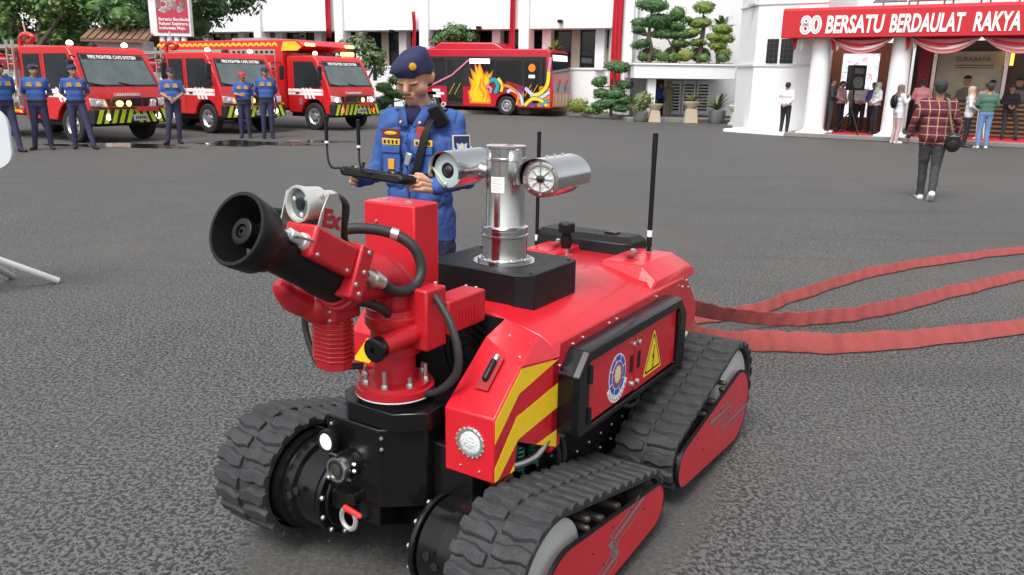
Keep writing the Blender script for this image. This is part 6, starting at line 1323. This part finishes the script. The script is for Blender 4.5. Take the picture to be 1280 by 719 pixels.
def finish_people():
    dg = bpy.context.evaluated_depsgraph_get()
    for (o, root, caps, k, K) in RAWP:
        me = bpy.data.meshes.new_from_object(o.evaluated_get(dg)); me.name = 'body'
        bpy.data.objects.remove(o)
        me.materials.clear(); me.materials.append(K['skin'])
        me.polygons.foreach_set('use_smooth', [True]*len(me.polygons))
        body = link('body', me, root)
        cs = [(a*k, b_*k, ra*k, rb*k, t) for (a, b_, ra, rb, t) in caps]
        tagv = []
        for v in me.vertices:
            best = min(cs, key=lambda c_: capdist(v.co, c_)); tagv.append(best[4])
            if best[4] == 'b' and K['tunic'] and v.co.z > K['tunic']*k: tagv[-1] = 't'
            if best[4] == 'b' and v.co.z > .97*k: tagv[-1] = 't'
        off = K['voxel']*.22+.004
        for t, nm, mat in (('t', 'shirt', K['top']), ('b', 'trousers', K['bottom']), ('f', 'shoe', K['shoe'])):
            for side in ((0,) if t != 'f' else (1, -1)):
                idx = {}; vs = []; fs = []
                for p in me.polygons:
                    n_ = sum(1 for i in p.vertices if tagv[i] == t)
                    if n_*2 < len(p.vertices) or (side and p.center.x*side < 0): continue
                    f = []
                    for i in p.vertices:
                        if i not in idx:
                            v = me.vertices[i]; e = off*(1.35 if t == 't' else 1.0)
                            idx[i] = len(vs); vs.append(v.co+v.normal*e)
                        f.append(idx[i])
                    fs.append(f)
                if not fs: continue
                b = MB(); b.add(vs, fs); c_ = b.mesh(nm, mat, 0); c_.polygons.foreach_set('use_smooth', [True]*len(c_.polygons))
                ob = link(nm, c_, root); sm = ob.modifiers.new('thick', 'SOLIDIFY'); sm.thickness = off*.8; sm.offset = -1
                if K['folds'] and t in 'tb':
                    for tn, ns, st_ in (('fold_clouds', .11, 1.0), ('fold_small', .045, .45)):
                        tx = bpy.data.textures.get(tn) or bpy.data.textures.new(tn, 'CLOUDS'); tx.noise_scale = ns; tx.noise_depth = 2
                        dm = ob.modifiers.new('folds', 'DISPLACE'); dm.texture = tx; dm.strength = K['folds']*st_; dm.mid_level = .5; dm.texture_coords = 'LOCAL'
    RAWP.clear()
def belt(root, k, mat=BOOT, z=.985, r=.118):
    q = MB(); n = 24; vs = []
    for rr, zz in ((1.0, -.02), (1.06, -.02), (1.06, .02), (1.0, .02)):
        for j in range(n):
            a = 2*math.pi*j/n; vs.append(((.065*(1 if math.cos(a) > 0 else -1)+r*rr*math.cos(a))*k if abs(math.cos(a)) > .05 else r*rr*math.cos(a)*k, r*rr*math.sin(a)*k, (z+zz)*k))
    fs = [(i*n+j, i*n+(j+1) % n, ((i+1) % 4)*n+(j+1) % n, ((i+1) % 4)*n+j) for i in range(4) for j in range(n)]
    q.add(vs, fs); return q.build('belt', mat, root)
def patch(root, k, x, z, w, hh, mat, y=-.118, nm='cloth_patch', ry=0):
    q = MB(); q.box((0, 0, 0), (w*k, .006, hh*k)); return q.build(nm, mat, root, (x*k, y*k, z*k), (0, 0, ry), smooth=0)
# ---- the operator beside the robot
op_pose = dict(head=(.0, -.040, 1.588), look=(.04, -1, -.34), shL=(.166, .01, 1.395), shR=(-.166, .01, 1.395),
    elL=(.240, .0, 1.135), wrL=(.205, -.225, 1.115), haL=(.165, -.33, 1.145), elR=(-.240, -.005, 1.14), wrR=(-.205, -.235, 1.125), haR=(-.170, -.34, 1.155),
    palmL=(-.35, -.1, .93), palmR=(.35, -.1, .93), curl=1.0, hipL=(.09, 0, .90), hipR=(-.09, 0, .90), ankL=(.13, .03, .085), toeL=(.17, -.14, .03), ankR=(-.12, .02, .085), toeR=(-.17, -.13, .03))
OPR, OJ, OK_, OH = person((-.455, 3.93, 0), R(-24), 'man in blue uniform and navy beret steering with a black remote control behind the robot', UNI, NAVY, op_pose, h=1.70, head='beret', voxel=.0085, smooth=7, tunic=.83, skin=SKIN2, eyes=False, headk=1.04, folds=.034, fat=.94)
# collar, undershirt, placket
q = MB()
for s_ in (-1, 1):
    vs = [Vector(p) for p in ((.012*s_, -.100, 1.375), (.072*s_, -.098, 1.372), (.088*s_, -.045, 1.452), (.052*s_, -.055, 1.470), (.07*s_, .03, 1.475), (.085*s_, .045, 1.455))]
    q.add(vs, [(0, 1, 2, 3), (3, 2, 5, 4)])
co = q.build('collar', UNI, OPR, smooth=40); m = co.modifiers.new('t', 'SOLIDIFY'); m.thickness = .006
q = MB(); q.ell((0, -.058, 1.428), (.045, .028, .05), 14, 8); q.build('undershirt', BERET, OPR, smooth=60)
q = MB(); q.tube([(0, -.123, 1.34), (.0, -.130, 1.26), (.0, -.126, 1.13), (0, -.126, 1.02), (0, -.126, .86)], .006, 6); q.build('button_placket', UNI, OPR)
for z in (1.30, 1.2, 1.1):
    q = MB(); q.lathe((.0, -.136, z), (0, -1, 0), [(0, .006), (.003, .006), (.004, .003)], 10); q.build('shirt_button', BERET, OPR)
for s_ in (-1, 1):
    q = MB(); q.box((.088*s_, -.120, 1.215), (.095, .012, .115)); pk = q.build('chest_pocket', UNI, OPR, bevel=.004)
    q = MB(); q.box((.088*s_, -.128, 1.265), (.10, .010, .035)); q.build('pocket_flap', UNI, pk, bevel=.004)
    q = MB(); q.box((.088*s_, -.123, 1.300), (.098, .008, .030)); q.build('name_tape', M('patch_yellow', (.66, .40, .02), .75, var=.3, scale=70), OPR, bevel=.002)
    for i in range(4):
        q = MB(); q.box((.088*s_-.033+.022*i, -.1275, 1.300), (.012, .002, .016)); q.build('tape_letter', BERET, OPR, smooth=0)
    q = MB(); q.lathe((.052*s_, -.092, 1.392), (.2*s_, -1, .5), [(0, .008), (.003, .007), (.004, 0)], 10); q.build('collar_pin', BADGE, OPR)
    q = MB(); q.box((.118*s_, .0, 1.447), (.085, .05, .010), Matrix.Rotation(R(16*s_), 3, 'Y')); q.build('shoulder_strap', UNI, OPR, bevel=.003)
q = MB(); q.box((-.088, -.122, 1.340), (.10, .008, .042)); q.build('chest_badge', M('badge_maroon', (.10, .02, .015), .7), OPR, bevel=.002)
q = MB(); q.ell((-.088, -.1275, 1.340), (.036, .003, .010), 14, 6); q.build('wing_emblem', BADGE, OPR)
q = MB(); q.box((-.085, -.131, 1.195), (.034, .006, .05)); q.build('pocket_badge', PATCHO, OPR, bevel=.002)
q = MB(); q.box((.075, -.122, 1.350), (.042, .008, .05)); q.build('chest_badge', M('badge_red', (.40, .03, .02), .7), OPR, bevel=.002)
# shoulder patch on the left sleeve
d = Vector((.76, -.64, .12)).normalized(); T = d.to_track_quat('Y', 'Z').to_matrix()
pc = Vector((.243, -.036, 1.285))
for w, hh, e, mt, nm in ((.088, .110, 0, M('patch_border', (.45, .44, .36), .8), 'sleeve_patch'), (.078, .100, .0018, BERET, 'sleeve_patch'), ):
    q = MB(); q.box(pc+d*e, (w, .012, hh), T); q.build(nm, mt, OPR, bevel=.002)
q = MB(); vs = [pc+d*.0085+T @ Vector((x*.001, 0, z*.001)) for x, z in ((-28, 18), (-10, 12), (0, 20), (10, 12), (28, 18), (24, -5), (30, -38), (0, -30), (-30, -38), (-24, -5))]
q.add(vs, [tuple(range(10))]); q.build('patch_emblem', M('patch_pale_blue', (.35, .45, .62), .7), OPR, smooth=0)
q = MB(); q.ell(pc+d*.0085+T @ Vector((0, 0, -.008)), (.012, .003, .016), 12, 6, T); q.build('patch_motif', M('patch_gold', (.5, .42, .12), .7), OPR)
# hands reach cuffs
for S in 'LR':
    el, wr = OJ['el'+S], OJ['wr'+S]; d = (wr-el).normalized()
    q = MB(); q.lathe(wr-d*.045, d, [(0, .041), (.04, .040), (.042, .036), (.0, .034)], 20, close=True); q.build('cuff', UNI, OPR)
# mouth, moustache, nostril shade is left to the light; ears done in the body
q = MB(); q.cap(OH(-.020, .098, -.047), OH(.020, .098, -.047), .0045, n=8); q.build('lips', M('lips', (.26, .10, .08), .45), OPR)
q = MB(); q.cap(OH(-.022, .0985, -.036), OH(.0, .1025, -.034), .0032, n=6); q.cap(OH(.022, .0985, -.036), OH(.0, .1025, -.034), .0032, n=6); q.build('moustache', HAIR, OPR)
for s_ in (-1, 1):
    q = MB(); q.cap(OH(.046*s_, .0745, .012), OH(.018*s_, .083, .010), .0075, .0075, 8, 3); q.build('eyelid', SKIN2, OPR, smooth=60)
    q = MB(); q.cap(OH(.046*s_, .080, .0055), OH(.018*s_, .0895, .0045), .0022, .0022, 6, 2); q.build('eyelash', HAIR, OPR)
# shoulder radio strap and microphone (hang from the shirt: parts of the outfit)
q = MB(); pth = [(.148, .03, 1.452), (.125, -.055, 1.44), (.110, -.117, 1.37), (.090, -.138, 1.28), (.070, -.142, 1.20), (.045, -.140, 1.13)]
P_ = smoothpts(pth, 5); vs = []; fs = []
for p in P_:
    for dx, dy in ((-.021, 0), (.021, .002), (.021, -.006), (-.021, -.008)): vs.append(p+Vector((dx, dy, dx*.25)))
for i in range(len(P_)-1):
    for c in range(4): fs.append((i*4+c, i*4+(c+1) % 4, (i+1)*4+(c+1) % 4, (i+1)*4+c))
fs += [(0, 1, 2, 3), tuple(len(vs)-4+c for c in (3, 2, 1, 0))]; q.add(vs, fs); q.build('neck_strap', BLKM, OPR)
q = MB(); q.box((.150, -.085, 1.425), (.068, .03, .10), Matrix.Rotation(R(-24), 3, 'Y') @ Matrix.Rotation(R(18), 3, 'X')); rm = q.build('strap_pad', BLKM, OPR, bevel=.006)
q = MB(); q.lathe((.172, -.075, 1.478), (0, -1, .3), [(0, .012), (.006, .012), (.006, .008), (0, .008)], 14, close=True); q.build('strap_ring', ZINC, rm)
q = MB(); q.cap((.036, -.147, 1.115), (.030, -.150, 1.075), .008, .006, n=8); q.build('strap_clip', ZINC, OPR)
q = MB(); q.box((.020, -.146, 1.225), (.03, .02, .06), Matrix.Rotation(.3, 3, 'Y')); q.build('clip_light', M('clip_light_silver', (.45, .47, .50), .3, .6), OPR, bevel=.004)
# ---- the remote control in his hands
CT = thing('remote_control', (-.455, 3.93, 0), R(-24), 'black remote control with two whip antennas held by the man in blue', 'remote control')
cz = Vector((-.004, -.355, 1.168)); tl = Matrix.Rotation(R(-8), 3, 'X') @ Matrix.Rotation(R(4), 3, 'Y')
def CP(x, y, z): return cz+tl @ Vector((x, y, z))
q = MB(); q.box(cz, (.31, .15, .042), tl); q.build('case', BLKM, CT, bevel=.010, seg=3)
q = MB(); q.box(CP(0, .0, .022), (.13, .10, .004), tl); q.build('screen', GLASSD, CT, bevel=.002)
for sx in (-1, 1):
    q = MB(); q.lathe(CP(.10*sx, .01, .02), tl @ Vector((0, 0, 1)), [(0, .016), (.004, .016), (.006, .007), (.02, .006), (.022, .010), (.028, .009)], 14); q.build('joystick', BLK, CT)
    for i in range(3):
        q = MB(); q.lathe(CP((.075+.022*i)*sx, -.045, .02), tl @ Vector((0, 0, 1)), [(0, .006), (.006, .006), (.008, .003)], 10); q.build('push_button', ZINC if i == 1 else BLK, CT)
    q = MB(); q.cap(CP(.150*sx, -.055, .0), CP(.150*sx, .055, .0), .022, n=12); q.build('grip', BLKM, CT)
for x, h_ in ((-.165, .0), (.005, .0)):
    b0 = CP(x, -.07, .01); P_ = smoothpts([b0, b0+Vector((-.02, -.035, .005)), b0+Vector((-.028, -.05, .04)), b0+Vector((-.030, -.052, .10))], 5)
    q = MB(); q.tube(P_, .005, 8); q.build('antenna_cable', HOSE, CT)
    q = MB(); q.lathe(P_[-1], (0, 0, 1), [(0, .006), (.012, .0062), (.014, .008), (.13, .0085), (.132, .006)], 12); aa = q.build('whip_antenna', BLKM, CT)
    q = MB(); q.lathe(P_[-1], (0, 0, 1), [(.012, .0088), (.022, .0088)], 12); q.build('white_sleeve', WHITEP, aa)
# ---- the man in the plaid jacket walking away
pm, t, p = node_mat('plaid_cloth'); p.inputs['Roughness'].default_value = .88
tc = t.nodes.new('ShaderNodeTexCoord'); sep = t.nodes.new('ShaderNodeSeparateXYZ'); t.links.new(tc.outputs['Object'], sep.inputs[0])
def stripe(sock, period, width, soft=.004, off=0):
    a = t.nodes.new('ShaderNodeMath'); a.operation = 'ADD'; a.inputs[1].default_value = 50+off; t.links.new(sock, a.inputs[0])
    m = t.nodes.new('ShaderNodeMath'); m.operation = 'PINGPONG'; m.inputs[1].default_value = period/2; t.links.new(a.outputs[0], m.inputs[0])
    r = t.nodes.new('ShaderNodeMapRange'); r.inputs['From Min'].default_value = width/2+soft; r.inputs['From Max'].default_value = width/2; t.links.new(m.outputs[0], r.inputs['Value']); return r.outputs[0]
def mixc(fac, a, b_):
    m = t.nodes.new('ShaderNodeMix'); m.data_type = 'RGBA'
    if isinstance(fac, float): m.inputs[0].default_value = fac
    else: t.links.new(fac, m.inputs[0])
    for i, c in ((6, a), (7, b_)):
        if isinstance(c, tuple): m.inputs[i].default_value = (*c, 1)
        else: t.links.new(c, m.inputs[i])
    return m.outputs[2]
ad = t.nodes.new('ShaderNodeMath'); ad.operation = 'MULTIPLY_ADD'; t.links.new(sep.outputs[1], ad.inputs[0]); ad.inputs[1].default_value = .35; t.links.new(sep.outputs[0], ad.inputs[2])
c = mixc(stripe(sep.outputs[2], .115, .055, .012), (.135, .012, .026), (.075, .010, .024))
c = mixc(stripe(ad.outputs[0], .115, .055, .012, .03), c, (.085, .011, .026))
c = mixc(stripe(ad.outputs[0], .115, .010, .004), c, (.34, .21, .13)); c = mixc(stripe(sep.outputs[2], .115, .009, .004, .02), c, (.34, .20, .13))
t.links.new(c, p.inputs['Base Color'])
pl_pose = dict(elL=(.29, .05, 1.14), wrL=(.335, .0, .91), haL=(.33, -.04, .84), elR=(-.28, -.02, 1.14), wrR=(-.33, -.10, .93), haR=(-.34, -.15, .865),
    hipL=(.085, 0, .90), kneeL=(.085, -.075, .49), ankL=(.07, -.10, .09), toeL=(.10, -.25, .04), hipR=(-.085, 0, .90), kneeR=(-.075, .03, .48), ankR=(-.06, .22, .17), toeR=(-.05, .13, .04), lean=R(3))
PLD, J, k, H = person((5.93, 11.5, 0), R(156), 'man in a maroon plaid jacket and dark cap walking away across the asphalt', pm, M('grey_jeans', (.035, .035, .038), .85, var=.3, scale=18, bump=.2, bscale=60), pl_pose, h=1.66, head='cap', headmat=DARKC, voxel=.014, tunic=.80, fat=1.2, folds=.02, shoe=M('canvas_shoe', (.05, .05, .05), .7))
for s_, an, to in ((1, J['ankL'], J['toeL']), (-1, J['ankR'], J['toeR'])):
    q = MB(); d = (to-(an+Vector((0, .03, -.045)))); a0 = an+Vector((0, .03, -.045)); up_ = Vector((0, 0, -1)) if s_ > 0 else Vector((0, .75, -.66))
    q.cap((a0+up_*.020+d*-.1)*k, (to+up_*.012)*k, .046*k, .043*k, 12, 4); q.build('shoe_sole', SOLE, PLD, smooth=60)
q = MB(); P_ = smoothpts([(-.09, .02, 1.455), (-.11, .10, 1.44), (-.13, .15, 1.36), (-.16, .17, 1.2), (-.21, .165, 1.02), (-.24, .13, .95)], 5)
q.tube([x*k for x in P_], .014, 6); q.tube([x*k for x in smoothpts([(-.09, .02, 1.455), (-.11, -.08, 1.42), (-.16, -.15, 1.25), (-.23, -.10, 1.0), (-.25, .0, .95)], 5)], .014, 6)
SB = thing('shoulder_bag', (5.93, 11.5, 0), R(156), 'black leather bag hanging at the hip of the man in plaid', 'bag')
q.build('bag_strap', M('olive_webbing', (.20, .15, .08), .8, var=.2), SB)
q = MB(); q.ell((-.245*k, .135*k, .85*k), (.105, .075, .135), 18, 10); q.build('bag_body', M('bag_leather', (.014, .014, .015), .42, var=.3, scale=30, bump=.4, bscale=40), SB, smooth=60)
q = MB(); q.box((-.245*k, .20*k, .90*k), (.15, .02, .09), Matrix.Rotation(R(-12), 3, 'X')); q.build('bag_flap', MATS['bag_leather'], SB, bevel=.012)
# ---- firefighters in a row in front of the engines
def firefighter(loc, rz, label, pose, h=1.72, headw='beret', hm=None, **kw):
    r, J, k, H = person(loc, rz, label, UNI, NAVY, pose, h=h, head=headw, headmat=hm, group='firefighters standing by the engines', **kw)
    belt(r, k)
    for s_ in (-1, 1): patch(r, k, .085*s_, 1.30, .10, .045, PATCHO); patch(r, k, .085*s_, 1.345, .075, .03, BADGE)
    for S in 'LR':
        sh, el = J['sh'+S], J['el'+S]; pp = sh.lerp(el, .42)*k; sx = 1 if S == 'L' else -1
        q = MB(); q.box((pp.x+.052*sx, pp.y-.01, pp.z), (.012, .06, .075)); q.build('sleeve_patch', PATCHO, r, smooth=0)
    return r
back = dict(elL=(.25, .09, 1.16), wrL=(.10, .17, 1.0), haL=(.03, .19, .95), elR=(-.25, .09, 1.16), wrR=(-.10, .17, 1.0), haR=(-.03, .20, .96), palmL=(0, 0, 1), palmR=(0, 0, 1))
front = dict(elL=(.25, .0, 1.15), wrL=(.09, -.17, 1.03), haL=(.02, -.20, .98), elR=(-.25, .0, 1.15), wrR=(-.09, -.17, 1.05), haR=(-.01, -.21, 1.0), palmL=(0, 0, 1), palmR=(0, 0, 1))
firefighter((-10.28, 16.45, 0), R(55), 'uniformed firefighter at the far left edge, cut by the frame, one foot forward', dict(back, kneeL=(.10, -.12, .49), ankL=(.10, -.22, .085), toeL=(.12, -.38, .03)), 1.74, sleeve=False)
firefighter((-9.92, 17.0, 0), R(22), 'firefighter in navy beret with hands behind his back, second from the left', dict(back, look=(.5, -1, 0), ankL=(.16, .02, .085), kneeL=(.13, 0, .48), toeL=(.21, -.13, .03), ankR=(-.14, .02, .085), toeR=(-.19, -.13, .03)), 1.72, sleeve=False, fat=1.02)
firefighter((-9.30, 17.35, 0), R(28), 'firefighter leaning with one leg stretched out, third from the left', dict(back, look=(.6, -1, .05), hipL=(.10, -.02, .89), kneeL=(.17, -.12, .50), ankL=(.24, -.24, .09), toeL=(.30, -.38, .035)), 1.72, sleeve=False, fat=.94)
firefighter((-7.93, 19.0, 0), R(20), 'firefighter in navy cap holding his hands together between the first two fire engines', dict(front, look=(.55, -1, .0), hipR=(-.08, 0, .89), kneeR=(-.12, -.10, .48), ankR=(-.17, -.08, .085), toeR=(-.24, -.22, .03), ankL=(.07, .03, .085)), 1.70, headw='cap', hm=BERET, sleeve=False, fat=.94)
firefighter((-6.98, 21.1, 0), R(15), 'shorter firefighter in a red cap before the second fire engine', dict(front, look=(.5, -1, -.2), elL=(.23, .05, 1.12), wrL=(.24, -.06, .90), haL=(.22, -.09, .82), wrR=(-.07, -.20, 1.12), haR=(.0, -.24, 1.13)), 1.64, headw='cap', hm=M('red_cap_cloth', (.45, .02, .03), .8), sleeve=False)
firefighter((-6.36, 21.0, 0), R(18), 'tall firefighter in navy cap beside the one with the red cap', dict(back, look=(.4, -1, 0)), 1.76, headw='cap', hm=BERET)
# ---- people at the portico and in the doorway
def atP(xl, yl, z=0): e = Vector((math.cos(R(GP)), -math.sin(R(GP)), 0)); n = Vector((math.sin(R(GP)), math.cos(R(GP)), 0)); o = Vector((8.4, 24.9, 0))+e*xl+n*yl; return (o.x, o.y, z)
phone = dict(elL=(.25, -.06, 1.18), wrL=(.10, -.24, 1.30), haL=(.05, -.27, 1.37), elR=(-.25, -.06, 1.18), wrR=(-.10, -.24, 1.30), haR=(-.05, -.27, 1.37), palmL=(0, .5, .8), palmR=(0, .5, .8))
g = 'people standing about the portico'
BLKT = cloth('black_trouser_cloth', (.014, .014, .016)); PINK = cloth('pink_cloth', (.45, .17, .20)); PINKL = cloth('pale_pink_cloth', (.52, .34, .34)); PURP = cloth('violet_blue_cloth', (.10, .09, .38)); JEAN = cloth('blue_jeans', (.13, .22, .42)); GREENJ = cloth('green_jacket_cloth', (.06, .14, .10)); WSHOE = M('white_shoe', (.65, .65, .64), .6)
KH = cloth('khaki_uniform', (.16, .14, .09)); TAN = cloth('tan_headscarf', (.42, .30, .22)); GREYH = cloth('pale_green_headscarf', (.38, .45, .38)); BROWNH = cloth('brown_headscarf', (.16, .10, .09)); BLUEU = cloth('blue_work_shirt', (.03, .05, .30))
person(atP(-.30, .55), R(140), 'man in white shirt and black trousers with his back turned beside the first portico column', WHITEC, BLKT, dict(back, elL=(.30, .05, 1.18)), h=1.62, group=g)
person(atP(.98, .75, .13), R(70), 'person in dark clothes standing close to the right of the first portico column', DARKC, DARKC, front, h=1.62, head='hair', group=g, shoe=WSHOE)
person(atP(1.12, 1.5, .13), R(40), 'person in a pale shirt half hidden behind the one in dark clothes', PINKL, BLKT, front, h=1.55, group=g)
person(atP(1.62, 1.9, .13), R(-20), 'man in white shirt standing behind the loudspeaker stand', WHITEC, BLKT, front, h=1.55, group=g)
person(atP(2.02, 1.6, .13), R(-60), 'man in violet blue shirt right of the loudspeaker stand', PURP, BLKT, front, h=1.52, group=g)
person(atP(2.22, .95, .13), R(-85), 'woman in white blouse and pale headscarf before the brown portal', WHITEC, BLKT, front, h=1.52, head='hijab', headmat=GREYH, group=g)
person((10.62, 22.7, 0), R(95), 'woman in white tunic and pink trousers taking a picture at the second column', WHITEC, PINKL, phone, h=1.60, head='hijab', headmat=BROWNH, group=g, shoe=WSHOE, tunic=.74)
q_ = MB(); BPK = thing('backpack', (10.62, 22.7, 0), R(95), 'black backpack on the woman in the white tunic', 'backpack'); q_.ell((0, .17, 1.14), (.13, .08, .19), 14, 8); q_.build('pack_body', BLKM, BPK, smooth=60); q_ = MB(); q_.tube(smoothpts([(.09, .13, 1.3), (.10, -.02, 1.43), (.10, -.13, 1.25), (.11, .02, 1.05)], 4), .014, 6); q_.build('pack_strap', BLKM, BPK)
person(atP(3.42, .9, .13), R(150), 'person in a faded pink shirt standing beyond the man in plaid', PINK, BLKT, front, h=1.62, group=g)
person((12.05, 21.75, 0), R(65), 'woman in white blouse and tan headscarf facing the person in green', WHITEC, BLKT, front, h=1.58, head='hijab', headmat=TAN, group=g, tunic=.86)
person((12.22, 21.25, 0), R(168), 'person in green jacket and blue jeans with dark cap seen from behind', GREENJ, JEAN, front, h=1.66, head='cap', headmat=DARKC, group=g, shoe=WSHOE)
person(atP(5.05, .8, .13), R(175), 'person in pink shirt and white trousers right of the green jacket', PINK, cloth('white_trouser_cloth', (.6, .6, .6)), front, h=1.55, group=g, shoe=WSHOE)
seat_pose = dict(hipL=(.09, .02, .92), kneeL=(.18, -.36, .62), ankL=(.20, -.48, .10), toeL=(.23, -.64, .04), hipR=(-.09, .02, .92), kneeR=(-.10, -.22, .50), ankR=(-.14, -.30, .085), toeR=(-.16, -.46, .03), elL=(.25, -.05, 1.15), wrL=(.10, -.25, 1.05), haL=(.04, -.31, 1.0), elR=(-.24, -.02, 1.15), wrR=(-.08, -.24, 1.05), haR=(-.02, -.30, 1.0), lean=R(6), palmL=(0, 0, 1), palmR=(0, 0, 1))
person(atP(5.62, 1.6, .13), R(-20), 'person dressed all in black leaning back on the slatted steps', DARKC, DARKC, seat_pose, h=1.50, group=g)
person((6.22, 35.2, .0), R(10), 'man in a blue shirt standing in the doorway under the canopy', BLUEU, BLKT, None, h=1.52)
person((6.42, 34.3, .0), R(25), 'guard in khaki uniform and white belt before the doorway under the canopy', KH, KH, dict(back), h=1.58, head='cap', headmat=KH, shoe=WSHOE)
person(atP(1.35, 2.3, .13), R(30), 'person in a grey shirt at the back of the group by the lit screen', cloth('grey_shirt_cloth', (.3, .3, .32)), BLKT, None, h=1.58, group=g)
person(atP(2.55, 2.2, .13), R(-40), 'person in a dark shirt against the brown portal, deepest in the group', DARKC, BLKT, front, h=1.58, group=g)
# loudspeaker on its tripod
spx, spy, _ = atP(1.62, .55)
SPK = thing('loudspeaker_stand', (spx, spy, .13), R(10), 'black tripod stand under the loudspeaker before the lit screen', 'speaker stand')
q = MB(); q.cyl((0, 0, .25), (0, 0, 1.28), .025, n=10); q.build('pole', BLKM, SPK)
for k in range(3):
    a = R(120*k+30); q = MB(); q.tube([(0, 0, .72), (.48*math.cos(a), .48*math.sin(a), .01)], .02, 8); q.build('leg', BLKM, SPK)
    q = MB(); q.tube([(0, 0, .30), (.24*math.cos(a), .24*math.sin(a), .365)], .012, 6); q.build('brace', BLKM, SPK)
SP2 = thing('loudspeaker', (spx, spy, 1.41), R(10), 'black loudspeaker box on the tripod before the lit screen', 'loudspeaker')
q = MB(); q.prism([(-.24, -.16), (.24, -.16), (.17, .20), (-.17, .20)], 'z', 0, .72); q.build('cabinet', BLKM, SP2, bevel=.02)
q = MB(); q.lathe((0, -.165, .22), (0, -1, 0), [(0, .17), (.008, .165), (.004, .12), (-.0, .05), (.01, 0)], 24); q.build('woofer', DARKM, SP2); q = MB(); q.box((0, -.168, .55), (.30, .012, .16)); q.build('horn', DARKM, SP2, bevel=.01)
finish_people()
